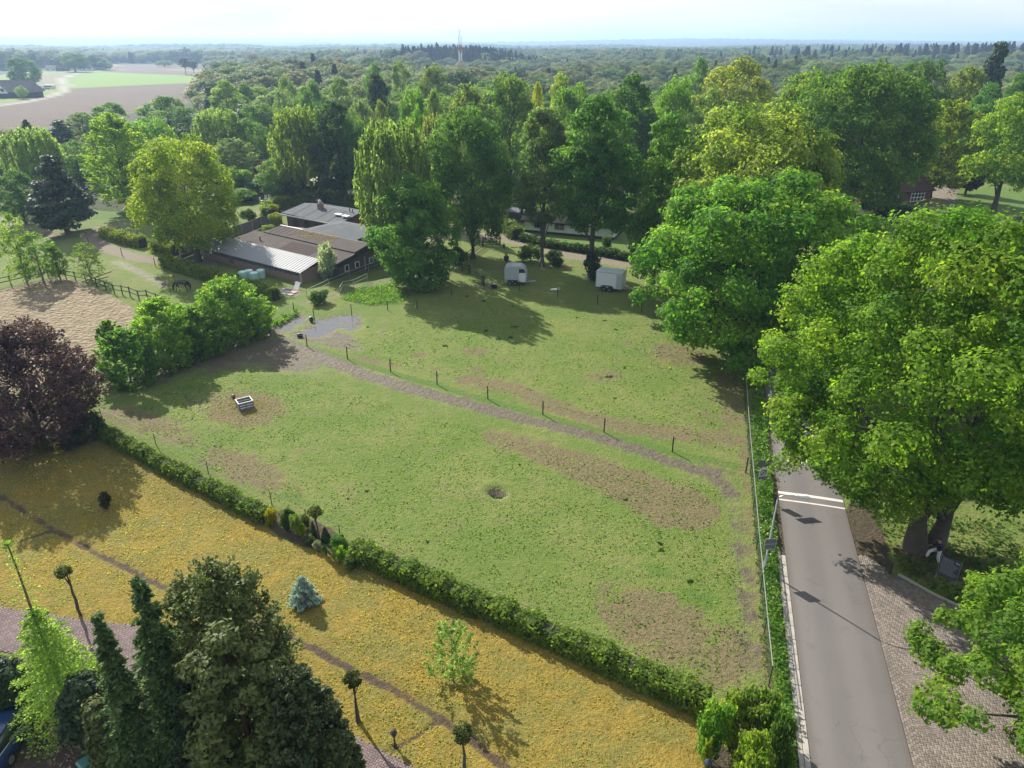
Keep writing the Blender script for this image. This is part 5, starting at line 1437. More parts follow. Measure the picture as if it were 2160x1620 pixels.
def paver_mat(name, c0, c1):
    b = NB(name)
    r = b.math('FRACT', b.math('ADD', b.n('ShaderNodeObjectInfo').outputs['Random'], b.attr('v')))
    pos = b.n('ShaderNodeNewGeometry').outputs['Position']
    c = b.mix(r, c0, c1)
    c = b.mix(b.math('MULTIPLY', b.rng(b.noise(pos, .7, 5, .6), .4, .7), .4), c, [x * .6 for x in c0])
    return b.surf(b.n('ShaderNodeBsdfPrincipled', {'Base Color': c, 'Roughness': .9, 'Specular IOR Level': .25}).outputs[0])
PAVER = paver_mat('forecourt_brick', (0.135, 0.115, 0.100), (0.225, 0.192, 0.165))
CLINKER = paver_mat('drive_brick', (0.140, 0.105, 0.103), (0.205, 0.158, 0.152))
JOINT = pm('joint_sand', (0.055, 0.048, 0.040), .95, var=.3, scale=5)
def brick_mesh(name, L, w, mat):
    m = MB(); b = .006; h = .05
    x, y = L / 2 - .005, w / 2 - .005
    m.add([(-x, -y, 0), (x, -y, 0), (x, y, 0), (-x, y, 0), (-x, -y, h - b), (x, -y, h - b), (x, y, h - b), (-x, y, h - b), (-x + b, -y + b, h), (x - b, -y + b, h), (x - b, y - b, h), (-x + b, y - b, h)],
          [(0, 1, 5, 4), (1, 2, 6, 5), (2, 3, 7, 6), (3, 0, 4, 7), (4, 5, 9, 8), (5, 6, 10, 9), (6, 7, 11, 10), (7, 4, 8, 11), (8, 9, 10, 11)])
    return m.mesh(name, mat)
def paving(name, label, places, L, w, mat, base_poly, z=-.012, nearest=(0, 0)):
    """places = [(x, y, angle)]: the 300 that show largest are single bricks, the rest one mesh"""
    root = thing(name, label, 'paving', (0, 0, 0))
    m = MB(); m.prism([(p.x, p.y) for p in base_poly], -.3, 0.018); m.build('bedding', JOINT, root)
    bm_ = brick_mesh('brick', L, w, mat)
    pl = sorted(places, key=lambda q: (q[0] - nearest[0]) ** 2 + (q[1] - nearest[1]) ** 2)
    for x, y, a in pl[:300]:
        o = put('brick', bm_, root); o.location = (x, y, z + _rw.uniform(-.004, .004)); o.rotation_euler = (_rw.uniform(-.008, .008), _rw.uniform(-.008, .008), a)
    rest = pl[300:]
    if rest:
        V0 = np.array([v.co[:] for v in bm_.vertices]); F0 = np.array([list(p.vertices) for p in bm_.polygons])
        A = np.array(rest); n = len(A)
        c, s = np.cos(A[:, 2]), np.sin(A[:, 2])
        g = np.random.default_rng(3)
        V = np.empty((n, len(V0), 3))
        V[:, :, 0] = A[:, None, 0] + c[:, None] * V0[None, :, 0] - s[:, None] * V0[None, :, 1]
        V[:, :, 1] = A[:, None, 1] + s[:, None] * V0[None, :, 0] + c[:, None] * V0[None, :, 1]
        V[:, :, 2] = z + V0[None, :, 2] + g.uniform(-.004, .004, n)[:, None]
        Q = (F0[None] + (np.arange(n) * len(V0))[:, None, None]).reshape(-1, 4)
        me = np_mesh('brick_field', V.reshape(-1, 3), Q, mat, {'v': ('FACE', np.repeat(g.random(n), len(F0)))})
        tag(put('brick_field', me, root), kind='stuff')
    return root
def herringbone(poly, L, w, org, dirv):
    """2:1 herringbone laid over a ground polygon"""
    dx = Vector((dirv.x, dirv.y)).normalized(); dy = Vector((-dx.y, dx.x))
    P = [((p.x - org.x) * dx.x + (p.y - org.y) * dx.y, (p.x - org.x) * dy.x + (p.y - org.y) * dy.y) for p in poly]
    x0, x1 = min(p[0] for p in P), max(p[0] for p in P); y0, y1 = min(p[1] for p in P), max(p[1] for p in P)
    out = []
    for k in range(int(y0 / w) - 4, int(y1 / w) + 4):
        for m in range(int((x0 / w - k) / 4) - 2, int((x1 / w - k) / 4) + 2):
            bx, by = k + 4 * m, k
            for cx, cy_, a in ((bx + 1, by + .5, 0), (bx + .5, by + 2, math.pi / 2)):
                out.append((cx * w, cy_ * w, a))
    X = np.array([o[0] for o in out]); Y = np.array([o[1] for o in out])
    k = sd_poly(X, Y, P) > -w * .3
    a0 = math.atan2(dx.y, dx.x)
    return [(org.x + dx.x * o[0] + dy.x * o[1], org.y + dx.y * o[0] + dy.y * o[1], a0 + o[2]) for o, q in zip(out, k) if q]
# gutter of brick rows right of the asphalt, then the herringbone forecourt
s_top, _ = sc_of(1806, 1172)
gut = []
for r_ in range(4):
    s = -15
    while s < s_top:
        q = road_pt(s + (.105 if r_ % 2 else 0), WR + .09 + r_ * .115); gut.append((q.x, q.y, math.atan2(RD.y, RD.x))); s += .22
gpoly = [road_pt(-15, WR + .01), road_pt(-15, WR + .5), road_pt(s_top, WR + .5), road_pt(s_top, WR + .01)]
paving('brick_gutter', 'straight rows of paving bricks along the right edge of the road', gut, .215, .11, PAVER, gpoly, nearest=G(1880, 1480)[:2])
fc = [road_pt(s_top, WR + .5), G(1850, 1188), G(1880, 1212), G(1904, 1222), G(1960, 1256), G(2030, 1290), G(2130, 1345), G(2420, 1500), G(2420, 1760), road_pt(-15, WR + .5)]
paving('forecourt', 'herringbone brick forecourt at the lower right', herringbone(fc, .22, .11, road_pt(0, WR + .5), RD), .22, .11, PAVER, fc, nearest=G(1930, 1480)[:2])
edging = thing('edging_kerb', 'low concrete edging between the forecourt and the shaded grass', 'kerb', (0, 0, 0))
EK = MB(); EK.bbox((0, 0, 0), (.97, .10, .22), .012); EK = EK.mesh('edging_stone', CONC)
ep = [G(1896, 1214), G(1960, 1250), G(2030, 1284), G(2130, 1338), G(2250, 1400)]
for a, b in zip(ep[:-1], ep[1:]):
    n = max(1, round((b - a).length)); an = math.atan2(b.y - a.y, b.x - a.x)
    for i in range(n):
        q = a.lerp(b, (i + .5) / n); o = put('edging_stone', EK, edging); o.location = (q.x, q.y, .02 + _rw.uniform(-.01, .01)); o.rotation_euler = (0, 0, an)
dp = gp(DRIVE_PX)
paving('brick_drive', 'pinkish herringbone brick drive curving through the golden lawn', herringbone(dp, .21, .105, G(300, 1360), Vector((.92, -.4, 0))), .21, .105, CLINKER, dp, z=-.02, nearest=G(720, 1590)[:2])
yard = gp([(40, 1500), (150, 1478), (215, 1560), (260, 1720), (-200, 1720), (-200, 1600)])
YARD = paver_mat('yard_brick', (0.060, 0.044, 0.038), (0.095, 0.070, 0.060))
paving('parking_yard', 'dark brown brick parking place with the blue car', herringbone(yard, .2, .1, G(100, 1600), Vector((.6, .8, 0))), .2, .1, YARD, yard, z=-.02, nearest=G(130, 1590)[:2])

# ------------------------------------------------------------------ fences
def seg_tube(m, a, b, r, n=6): m.tube([a, b], r, n)
def post_fence(name, label, tops, h, r, wires=(), rail=None, mat=POST, wmat=WIRE, closed=False, square=False, extra=0.0):
    o = thing(name, label, 'fence', (0, 0, 0))
    pm_ = MB()
    if square: pm_.box((0, 0, h / 2), (2 * r, 2 * r, h))
    else: pm_.tube([(0, 0, -.1), (0, 0, h * .97), (0, 0, h)], [r, r * .95, r * .7], 7)
    pme = pm_.mesh('post', mat)
    P = [G(*t) if not isinstance(t, Vector) else t for t in tops]
    for p in P:
        q = put('post', pme, o); q.location = p; q.rotation_euler = (_rw.uniform(-.02, .02), _rw.uniform(-.02, .02), _rw.uniform(0, 1))
    for wz in wires:
        m = MB()
        for a, b in zip(P[:-1], P[1:]):
            mid = (a + b) / 2 + Vector((0, 0, wz - .02)); m.tube([a + Vector((0, 0, wz)), mid, b + Vector((0, 0, wz))], .006, 4)
        m.build('wire', wmat, o)
    if rail:
        for rz_, rr_, rm in rail:
            for a, b in zip(P[:-1], P[1:]):
                m = MB()
                if square:
                    d = b - a; m.box(((a.x + b.x) / 2, (a.y + b.y) / 2, rz_), (d.length, .035, rr_ * 2), math.atan2(d.y, d.x))
                else: m.tube([a + Vector((0, 0, rz_)), b + Vector((0, 0, rz_))], rr_, 6)
                m.build('rail', rm, o)
    return o
post_fence('wire_fence', 'dark post and wire fence of the upper paddock along the muddy track', [(621, 661), (571, 708), (648, 731), (733, 757), (824, 784), (922, 811), (1029, 842), (1145, 875), (1274, 912), (1418, 953), (1573, 997)], 1.3, .055, (1.2, .75))
post_fence('wire_fence', 'dark post and wire fence at the far side of the upper paddock', [(663, 674), (742, 664), (818, 655), (880, 653), (953, 623), (1020, 600), (1096, 613), (1176, 628), (1260, 643), (1353, 659), (1450, 676)], 1.25, .05, (1.15, .7))
post_fence('track_fence', 'sparse leaning posts along the gravel track', [(60, 470), (100, 486), (188, 516), (258, 540), (328, 562), (410, 582), (500, 608)], 1.25, .05, (1.1,))
post_fence('rail_fence', 'two rail timber fence at the left edge behind the sand arena', [(-60, 618), (-20, 612), (24, 602), (56, 594), (90, 588), (102, 584), (115, 580)], 1.35, .06, (), [(1.2, .05, POST), (.65, .05, POST)], square=True)
post_fence('rail_fence', 'low two rail timber fence between the sand arena and the grazing horse', [(140, 588), (160, 592), (182, 596), (205, 606), (224, 612), (242, 620), (259, 622), (275, 625), (294, 633), (312, 632), (332, 640), (352, 646)], 1.25, .055, (), [(1.1, .045, POST), (.55, .045, POST)], square=True)
post_fence('metal_rail', 'pale metal rail on posts climbing past the stable gable', [(648, 628), (694, 606), (738, 588), (778, 572), (812, 560)], 1.05, .035, (), [(1.0, .035, STEEL), (.5, .03, STEEL)], mat=STEEL)
post_fence('metal_gate_rail', 'bent metal rail in front of the pale one beside the tall grass', [(718, 622), (724, 610), (746, 606), (776, 592)], 1.0, .035, (), [(.95, .03, STEEL), (.5, .03, STEEL)], mat=STEEL)
RAILG = pm('rail_grey', (0.05, 0.055, 0.055), .5, .3)
hf = gp([(216, 886), (330, 940), (440, 1000), (574, 1066), (648, 1104), (718, 1138), (792, 1172), (900, 1220), (1020, 1272), (1150, 1330), (1290, 1392), (1400, 1442), (1494, 1484), (1530, 1496)])
post_fence('garden_rail', 'thin grey top rail on dark posts behind the shaggy hedge', hf, 1.12, .03, (.1, .6), [(1.1, .013, RAILG)], mat=BLACK)
# green chain-link fence along the road
def chain_link():
    o = thing('chain_link_fence', 'green chain link fence with pale top rail between paddock and road', 'fence', (0, 0, 0))
    ptsx = [(1566, 782), (1571, 850), (1576, 925), (1582, 1000), (1588, 1075), (1595, 1160), (1603, 1250), (1611, 1340), (1621, 1448)]
    P = gp(ptsx); h = 1.35
    pmh = MB(); pmh.tube([(0, 0, 0), (0, 0, h)], .03, 8); pme = pmh.mesh('post', GREEN_METAL)
    for p in P: put('post', pme, o).location = p
    for a, b in zip(P[:-1], P[1:]):
        m = MB(); m.tube([a + Vector((0, 0, h - .02)), b + Vector((0, 0, h - .02))], .022, 6); m.build('top_rail', STEEL, o)
        d = b - a; L = d.length; d.normalize(); nv = Vector((-d.y, d.x, 0)) * .004
        m = MB(); st = .085
        n = int((L + h) / st)
        for k in range(-int(h / st) - 1, n):
            for sg in (1, -1):
                s0 = k * st; q0, q1 = (s0, .05), (s0 + h - .08, h - .04)
                if sg < 0: q0, q1 = (s0 + h - .08, .05), (s0, h - .04)
                t0, t1 = 0.0, 1.0
                dx = q1[0] - q0[0]
                ta, tb = (0 - q0[0]) / dx, (L - q0[0]) / dx
                t0, t1 = max(0, min(ta, tb)), min(1, max(ta, tb))
                if t1 <= t0: continue
                A = a + d * (q0[0] + dx * t0) + Vector((0, 0, q0[1] + (q1[1] - q0[1]) * t0)); B = a + d * (q0[0] + dx * t1) + Vector((0, 0, q0[1] + (q1[1] - q0[1]) * t1))
                wv = Vector((0, 0, .008))
                m.add([A - wv + nv * sg, B - wv + nv * sg, B + wv + nv * sg, A + wv + nv * sg], [(0, 1, 2, 3)])
        tag(m.build('wire_mesh', GREEN_METAL, o), kind='stuff')
chain_link()
# boarded fence behind the stable
def board_fence():
    o = thing('board_fence', 'grey boarded fence with concrete posts behind the stable', 'fence', (0, 0, 0))
    pts = gp([(382, 548), (424, 531), (462, 516), (494, 503), (512, 496), (534, 489), (552, 480), (576, 478)])
    h = 1.75
    pme = MB(); pme.box((0, 0, h / 2 + .03), (.12, .12, h + .06)); pme = pme.mesh('post', CONC)
    for p in pts: put('post', pme, o).location = p
    for a, b in zip(pts[:-1], pts[1:]):
        d = b - a; L = d.length - .14; an = math.atan2(d.y, d.x)
        nb = 6
        for i in range(nb):
            c = (a + b) / 2
            m = MB(); m.box((0, 0, 0), (L, .03 + .012 * (i % 2), h / nb - .012)); q = m.build('board', GREYWOOD, o)
            q.location = (c.x, c.y, .05 + (i + .5) * h / nb); q.rotation_euler = (0, 0, an)
board_fence()
# ------------------------------------------------------------------ the stable and its neighbours
SB = G(636, 599)
SU, SV = Vector((-.818, .575, 0)), Vector((.575, .818, 0))
SROT = math.atan2(SU.y, SU.x)
def sfr(u, v, z=0.0): return Vector((u, v, z))
def building(name, label, loc, rz):
    return thing(name, label, 'building', loc, rz)
# local frame: x along the front wall (towards the back left of the picture), y... mirrored so use -v
# local x = u, local y = -v  (right handed with z up)
def L(u, v, z): return (u, -v, z)
stable = building('stable', 'long low stable with silver corrugated lean-to and brown felt roofs', SB, SROT)
def local_slab(pts, th): return MB().slab([L(*p) for p in pts], th)
# lean-to walls
m = MB()
m.box(L(10.6, .15, .42), (21, .14, .95)); m.box(L(.0, 1.7, .85), (.14, 3.1, 1.7)); m.box(L(21.2, 1.7, .9), (.14, 3.2, 1.8))
m.build('wall', BRICKWALL, stable)
m = MB()
for x in (0.05, 21.1): m.box(L(x, .1, .8), (.22, .2, 1.6))
m.build('corner_post', CONC, stable)
# glazing panes of the lean-to
pane = MB(); pane.box((0, 0, 0), (.98, .04, .62)); pane = pane.mesh('window_pane', GLAZ)
mul = MB(); mul.box((0, 0, 0), (.07, .09, .70)); mul = mul.mesh('mullion', GREYWOOD)
for i in range(20):
    o = put('window_pane', pane, stable); o.location = L(.62 + i * 1.05, .12, 1.2)
    o = put('mullion', mul, stable); o.location = L(.10 + i * 1.05, .10, 1.2)
MB().box(L(19.2, .06, 1.2), (.55, .06, .62)).build('white_window', WHITE, stable)
MB().box(L(14.6, .06, .9), (.95, .08, 1.15)).build('door', GREYWOOD, stable)
# corrugated sheets
def corr_sheet(w, L_, ribs=2):
    m = MB(); n = ribs * 4
    for i in range(n):
        x0, x1 = w * i / n - w / 2, w * (i + 1) / n - w / 2
        zz = [0, .10, .10, 0]
        z0, z1 = zz[i % 4], zz[(i + 1) % 4]
        m.add([(x0, 0, z0), (x1, 0, z1), (x1, L_, z1), (x0, L_, z0), (x0, 0, z0 - .012), (x1, 0, z1 - .012), (x1, L_, z1 - .012), (x0, L_, z0 - .012)], [(0, 1, 2, 3), (7, 6, 5, 4), (0, 4, 5, 1), (3, 2, 6, 7)])
    return m.mesh('roof_sheet', ALU)
sl = math.hypot(3.6, .95); pitch = math.atan2(.95, 3.6)
cs = corr_sheet(1.09, sl)
for i in range(20):
    o = put('roof_sheet', cs, stable); o.location = L(.25 + i * 1.09, -.35, 1.56 + .004 * (i % 2)); o.rotation_euler = (-pitch if False else 0, 0, 0)
    # runs towards +v = local -y: turn round z by 180 and tilt upwards
    o.rotation_euler = (pitch, 0, math.pi)
# main building walls with gable
gx = -2.3
m = MB()
gable = [(4.5, 0), (13.3, 0), (13.3, 2.25), (9.9, 3.25), (4.5, 2.1)]
m.add([L(gx, a, b) for a, b in gable] + [L(gx + .2, a, b) for a, b in gable], [(4, 3, 2, 1, 0), (5, 6, 7, 8, 9)] + [(i, (i + 1) % 5, 5 + (i + 1) % 5, 5 + i) for i in range(5)])
m.build('gable_wall', GREYWOOD, stable)
MB().box(L(8.4, 4.6, 1.1), (21.2, .16, 2.2)).box(L(18.9, 9, 1.2), (.16, 9, 2.4)).box(L(8.4, 13.2, 1.1), (21.2, .16, 2.2)).build('wall', GREYWOOD, stable)
# dark fascia above the windows
MB().slab([L(gx - .32, 4.2, 2.10), L(gx - .32, 9.9, 3.50), L(gx - .32, 9.9, 2.75), L(gx - .32, 4.2, 1.55)], .06).slab([L(gx - .32, 9.9, 3.50), L(gx - .32, 13.7, 2.42), L(gx - .32, 13.7, 1.95), L(gx - .32, 9.9, 2.75)], .06).build('fascia', BLACK, stable)
for vv in (5.75, 7.6, 10.2, 12.1):
    f = MB()
    for dy, dz, w, h in ((0, .40, .72, .09), (0, -.40, .72, .09), (-.33, 0, .08, .72), (.33, 0, .08, .72)):
        f.box(L(gx - .05, vv + dy, 1.12 + dz), (.12, w, h))
    w_ = f.build('window', WHITE, stable)
    MB().box(L(gx - .02, vv, 1.12), (.06, .60, .72)).build('pane', GLASS, w_)
MB().box(L(gx - .04, 9.05, 1.0), (.06, .07, 1.8)).build('downpipe', WHITE, stable)
# roofs: lower felt slope, step, upper slope, back slope
def roof(name, pts, th, mat, parent=stable): return local_slab(pts, th).build(name, mat, parent)
roof('roof_slope', [(gx - .3, 3.3, 2.02), (19.3, 3.3, 2.02), (18.9, 7.5, 2.86), (gx - .3, 7.2, 2.82)][::-1], .10, FELT)
roof('roof_slope', [(gx - .32, 7.1, 2.96), (16.6, 7.4, 2.96), (15.8, 9.95, 3.52), (gx - .32, 9.9, 3.52)][::-1], .12, FELT)
roof('roof_slope', [(gx - .32, 9.9, 3.515), (15.8, 9.95, 3.515), (15.8, 13.8, 2.45), (gx - .32, 13.8, 2.42)][::-1], .12, FELT_GREY)
roof('felt_patch', [(3.2, 3.6, 2.105), (9.4, 3.6, 2.105), (9.4, 6.7, 2.725), (3.2, 6.7, 2.725)][::-1], .012, FELT_DARK)
roof('felt_patch', [(-.6, 8.0, 3.11), (.9, 8.0, 3.11), (.9, 9.0, 3.33), (-.6, 9.0, 3.33)][::-1], .012, FELT_DARK)
mp = MB()
for k in range(260):
    u, v = 3.2 + 8.4 * _rw.random(), 9.85 - 1.9 * _rw.random() ** 2.2
    mp.ball(L(u, v, 2.97 + (v - 7.25) * .215), (_rw.uniform(.06, .22), _rw.uniform(.06, .16), .025), 6, 3)
tag(mp.build('moss', MOSS, stable), kind='stuff')
for i in range(5):
    MB().box((0, 0, 0), (.05, 2.55, .02), T=Matrix.Translation(L(11.6 + i * .95, 8.6, 3.245)) @ Matrix.Rotation(math.atan2(-.56, 2.5), 4, 'X')).build('felt_seam', FELT_DARK, stable)
MB().box(L(13.4, 9.95, 3.56), (4.9, .22, .08)).build('ridge_flashing', WHITE, stable)
MB().box(L(8.2, 3.25, 2.13), (20.6, .12, .06)).build('flashing', STEEL, stable)
for u, v, z in ((14.6, 5.2, 2.35), (1.3, 6.6, 2.7)):
    m = MB(); m.tube([L(u, v, z), L(u, v, z + .65)], .085, 8); m.tube([L(u, v, z + .62), L(u, v, z + .70)], .13, 8); m.build('vent_pipe', BLACK, stable)
# grey hipped annex
annex = building('annex', 'low annex with grey felt roof between stable and red barn', SB, SROT)
MB().box(L(6.7, 14.9, 1.5), (9.4, 6.6, 3.0)).build('wall', DARKWOOD, annex)
roof('roof', [(1.2, 11.2, 3.05), (12.9, 11.2, 3.05), (8.4, 15.1, 3.85), (1.0, 15.0, 3.85)][::-1], .12, FELT_GREY, annex)
roof('roof', [(1.0, 15.0, 3.845), (8.4, 15.1, 3.845), (12.6, 18.9, 3.0), (1.2, 18.8, 3.0)][::-1], .12, FELT_GREY, annex)
roof('roof', [(12.9, 11.2, 3.04), (12.6, 18.9, 2.99), (8.4, 15.1, 3.84)][::-1], .10, FELT_GREY, annex)
MB().box(L(6.4, 11.15, 2.93), (11.4, .10, .32)).box(L(1.05, 15, 3.1), (.1, 7.4, .5)).build('fascia', BLACK, annex)
# red barn
barn = building('barn', 'dark red barn with low grey felt roof and brick chimney', SB, SROT)
bw = [(18.6, 0), (27.0, 0), (27.0, 2.55), (22.4, 3.5), (18.6, 2.6)]
m = MB()
for x in (12.9, 25.3):
    m.add([L(x, a, b) for a, b in bw] + [L(x + .2, a, b) for a, b in bw], [(4, 3, 2, 1, 0), (5, 6, 7, 8, 9)] + [(i, (i + 1) % 5, 5 + (i + 1) % 5, 5 + i) for i in range(5)])
m.build('gable_wall', REDWOOD, barn)
for i in range(31):
    MB().box(L(13.1 + i * .405, 18.68, 1.28), (.38, .14 + .03 * (i % 2), 2.56)).build('wall_board', BROWNWALL, barn)
MB().box(L(19.2, 27, 1.28), (12.3, .14, 2.56)).build('wall', BROWNWALL, barn)
for u in (15.6, 20.6): 
    w_ = MB().box(L(u, 18.56, 1.45), (1.0, .10, .9)).build('window', DARKWOOD, barn); MB().box(L(u, 18.50, 1.45), (.82, .03, .72)).build('pane', GLASS, w_)
MB().box(L(23.4, 18.56, 1.05), (.95, .08, 2.05)).build('door', DARKWOOD, barn)
roof('roof', [(12.4, 17.7, 2.52), (26.4, 18.4, 2.60), (25.3, 22.4, 3.66), (12.1, 22.3, 3.64)][::-1], .13, FELT_GREY, barn)
roof('roof', [(12.1, 22.3, 3.635), (25.3, 22.4, 3.655), (25.9, 27.8, 2.55), (12.4, 27.6, 2.50)][::-1], .13, FELT_GREY, barn)
for a in (15.2, 18.0, 20.9, 23.6):
    MB().slab([L(a, 17.9, 2.585), L(a - .08, 17.9, 2.585), L(a - .2, 22.25, 3.655), L(a - .12, 22.25, 3.655)], .012).build('felt_seam', FELT, barn)
MB().box(L(19.3, 17.72, 2.50), (13.9, .10, .16)).build('gutter', STEEL, barn)
ch = MB().box(L(20.4, 21.6, 3.75), (.75, .75, 1.2)).build('chimney', BRICKWALL, barn)
m = MB(); m.tube([L(20.4, 21.6, 4.34), L(20.4, 21.6, 4.6), L(20.4, 21.6, 4.62), L(20.4, 21.6, 4.95)], [.16, .16, .32, .05], 10); m.build('chimney_cap', STEEL, ch)
for u, v in ((15.0, 21.2), (13.1, 21.0)):
    MB().bbox(L(u, v - .7, 3.36), (1.3, .8, .20), .04).build('skylight', WHITE, barn)
for u, v in ((14.2, 22.2), (13.2, 21.9)):
    m = MB(); m.tube([L(u, v, 3.5), L(u, v, 4.15)], .07, 8); m.build('vent_pipe', BLACK, barn)
# small red roofed shelter
sh = thing('garden_shelter', 'small shelter with bright red tiled roof among the topiary', 'shelter', G(580, 470), SROT)
MB().box((0, 0, 1.0), (2.4, 1.3, 2.0)).build('wall', DARKWOOD, sh)
for i in range(10):
    MB().slab([(-1.4 + i * .28, -.9, 1.95), (-1.4 + i * .28 + .26, -.9, 1.95), (-1.4 + i * .28 + .26, .75, 2.55), (-1.4 + i * .28, .75, 2.55)], .05).build('roof_tile', pm('red_tile', (0.30, 0.055, 0.035), .7) if i == 0 else bpy.data.materials['red_tile'], sh)
# hen house, white roofed shed, white dome
hen = thing('hen_house', 'small grey hen house with brown pitched roof by the white garden chairs', 'hen house', G(600, 422), -.45)
MB().box((0, 0, 1.0), (2.0, 1.5, 1.6)).build('wall', GREYWOOD, hen)
MB().slab([(-1.2, -1.0, 1.75), (1.2, -1.0, 1.75), (1.2, 0, 2.5), (-1.2, 0, 2.5)], .07).slab([(-1.2, 0, 2.5), (1.2, 0, 2.5), (1.2, 1.0, 1.75), (-1.2, 1.0, 1.75)], .07).build('roof', TILERED, hen)
w_ = MB().box((0, -.77, 1.2), (1.3, .06, .75)).build('window', WHITE, hen); MB().box((0, -.81, 1.22), (1.1, .03, .56)).build('pane', GLASS, w_)
for x in (-.9, .9):
    for y in (-.6, .6): MB().box((x, y, .1), (.1, .1, .3)).build('leg', GREYWOOD, hen)
shed = thing('open_shed', 'dark open shed with flat pale roof behind the leaning birch', 'shed', G(686, 408), -.2)
MB().box((0, 1.4, 1.4), (4.2, .1, 2.8)).box((-2.1, 0, 1.4), (.1, 2.8, 2.8)).build('wall', DARKWOOD, shed)
MB().slab([(-2.6, -1.9, 2.75), (2.6, -1.9, 2.75), (2.6, 1.9, 3.05), (-2.6, 1.9, 3.05)], .12).build('roof', CONC, shed)
for x in (-.7, .4, 2.0): MB().tube([(x, -1.5, 0), (x, -1.5, 2.8)], .07, 6).build('post', GREYWOOD, shed)
dome = thing('white_dome', 'white rounded caravan roof between the purple shrubs', 'caravan', G(532, 402), .1)
MB().ball((0, 0, 1.5), (1.6, 1.2, .9), 14, 8).box((0, 0, .9), (2.6, 1.7, 1.4)).build('body', WHITE, dome, smooth=True)
MB().box((0, -.87, 1.2), (1.2, .04, .5)).build('window', GLASS, dome)
def chair(px, py, rz, label):
    o = thing('garden_chair', label, 'chair', G(px, py), rz, 'white garden chairs by the hen house')
    MB().box((0, 0, .45), (.55, .5, .05)).build('seat', WHITE, o); MB().box((0, .25, .8), (.55, .05, .65)).build('backrest', WHITE, o)
    lg = MB(); lg.box((0, 0, .22), (.05, .05, .44)); lg = lg.mesh('leg', WHITE)
    for x in (-.25, .25):
        for y in (-.22, .22): put('leg', lg, o).location = (x, y, 0)
chair(552, 428, 2.4, 'white garden chair tipped furthest left by the hedge'); chair(562, 424, .3, 'middle white garden chair beside the hen house'); chair(570, 423, .2, 'white garden chair nearest the hen house')
# white bungalow and its garage
wd = (G(1249, 502) - G(1107, 489)); wl = wd.length + 3.5; wa = math.atan2(wd.y, wd.x)
house = thing('bungalow', 'white rendered bungalow with dark tiled roof and black plinth behind the trees', 'building', G(1107, 489), wa)
MB().box((wl / 2, 4, 1.25), (wl, 8, 1.75)).build('wall', WHITE, house)
MB().box((wl / 2, 4, .18), (wl + .06, 8.06, .38)).build('plinth', BLACK, house)
for x, w in ((2.6, 1.9), (5.9, 1.6), (9.8, 1.9)):
    f = MB()
    for dx, dz, a, b in ((0, .48, w, .09), (0, -.48, w, .09), (-w / 2, 0, .09, 1.05), (w / 2, 0, .09, 1.05), (0, 0, .08, 1.0)): f.box((x + dx, -.03, 1.32 + dz), (a, .12, b))
    w_ = f.build('window', pm('cream_frame', (0.42, 0.34, 0.20), .6) if x < 3 else bpy.data.materials['cream_frame'], house)
    MB().box((x, -.01, 1.32), (w - .1, .06, .92)).build('pane', GLASS, w_)
rf = MB().slab([(-.6, -.7, 1.98), (wl + .6, -.7, 1.98), (wl + .6, 4, 4.3), (-.6, 4, 4.3)], .14).slab([(-.6, 4, 4.3), (wl + .6, 4, 4.3), (wl + .6, 8.7, 1.98), (-.6, 8.7, 1.98)], .14).build('roof', TILE, house)
trow = MB(); trow.bbox((0, 0, 0), (wl + 1.15, .34, .05), .015); trow = trow.mesh('tile_row', TILE)
for i in range(15):
    o = put('tile_row', trow, rf); t = (i + .5) / 15; o.location = (wl / 2, -.68 + 4.66 * t, 1.99 + 2.31 * t + .05); o.rotation_euler = (math.atan2(2.32, 4.7) - .08, 0, 0)
gar = thing('garage', 'dark flat roofed garage left of the white bungalow', 'building', G(1085, 469), -.42)
MB().box((0, 1.6, .85), (3.4, 3.4, 1.7)).build('wall', DARKWOOD, gar); MB().box((0, 1.6, 1.76), (3.7, 3.7, .12)).build('roof', FELT_GREY, gar)
MB().box((0, -.12, .8), (2.4, .06, 1.5)).build('door', BLACK, gar)
# brick house under the massive oak
b0, b1 = G(1828, 439), G(1958, 430)
bd = b1 - b0; bl = bd.length; ba = math.atan2(bd.y, bd.x)
bh = thing('brick_house', 'dark red brick house with steep brown roof half hidden under the massive oak', 'building', b0, ba)
MB().box((bl / 2, 4.5, 1.4), (bl, 9, 2.8)).build('wall', REDBRICK, bh)
MB().slab([(-.6, -.6, 2.6), (bl + .5, -.6, 2.6), (bl - 2.2, 4.5, 7.2), (2.5, 4.5, 7.2)], .15).slab([(bl + .5, -.6, 2.6), (bl + .5, 9.6, 2.6), (bl - 2.2, 4.5, 7.2)], .15).slab([(-.6, 9.6, 2.6), (-.6, -.6, 2.6), (2.5, 4.5, 7.2)], .15).slab([(bl + .5, 9.6, 2.6), (-.6, 9.6, 2.6), (2.5, 4.5, 7.2), (bl - 2.2, 4.5, 7.2)], .15).build('roof', TILERED, bh)
def wnd(parent, x, z, w, h, nx, nz, y=-.04, mat=WHITE):
    f = MB()
    for i in range(nx + 1): f.box((x - w / 2 + w * i / nx, y, z), (.10, .10, h + .1))
    for k in range(nz + 1): f.box((x, y - .004, z - h / 2 + h * k / nz), (w + .1, .10, .10))
    q = f.build('window', mat, parent); MB().box((x, y + .03, z), (w, .04, h)).build('pane', GLASS, q)
wnd(bh, 1.0, 1.9, .9, 1.1, 1, 2); wnd(bh, 5.4, 1.55, 2.5, 1.3, 4, 2); wnd(bh, bl - 3.0, 1.75, 3.0, 2.1, 4, 3)
MB().box((2.5, -.05, 1.05), (1.0, .10, 2.1)).build('door', BLACK, bh)
MB().box((bl / 2 - 2, 4.5, 7.3), (.8, .8, 1.5)).build('chimney', REDBRICK, bh)
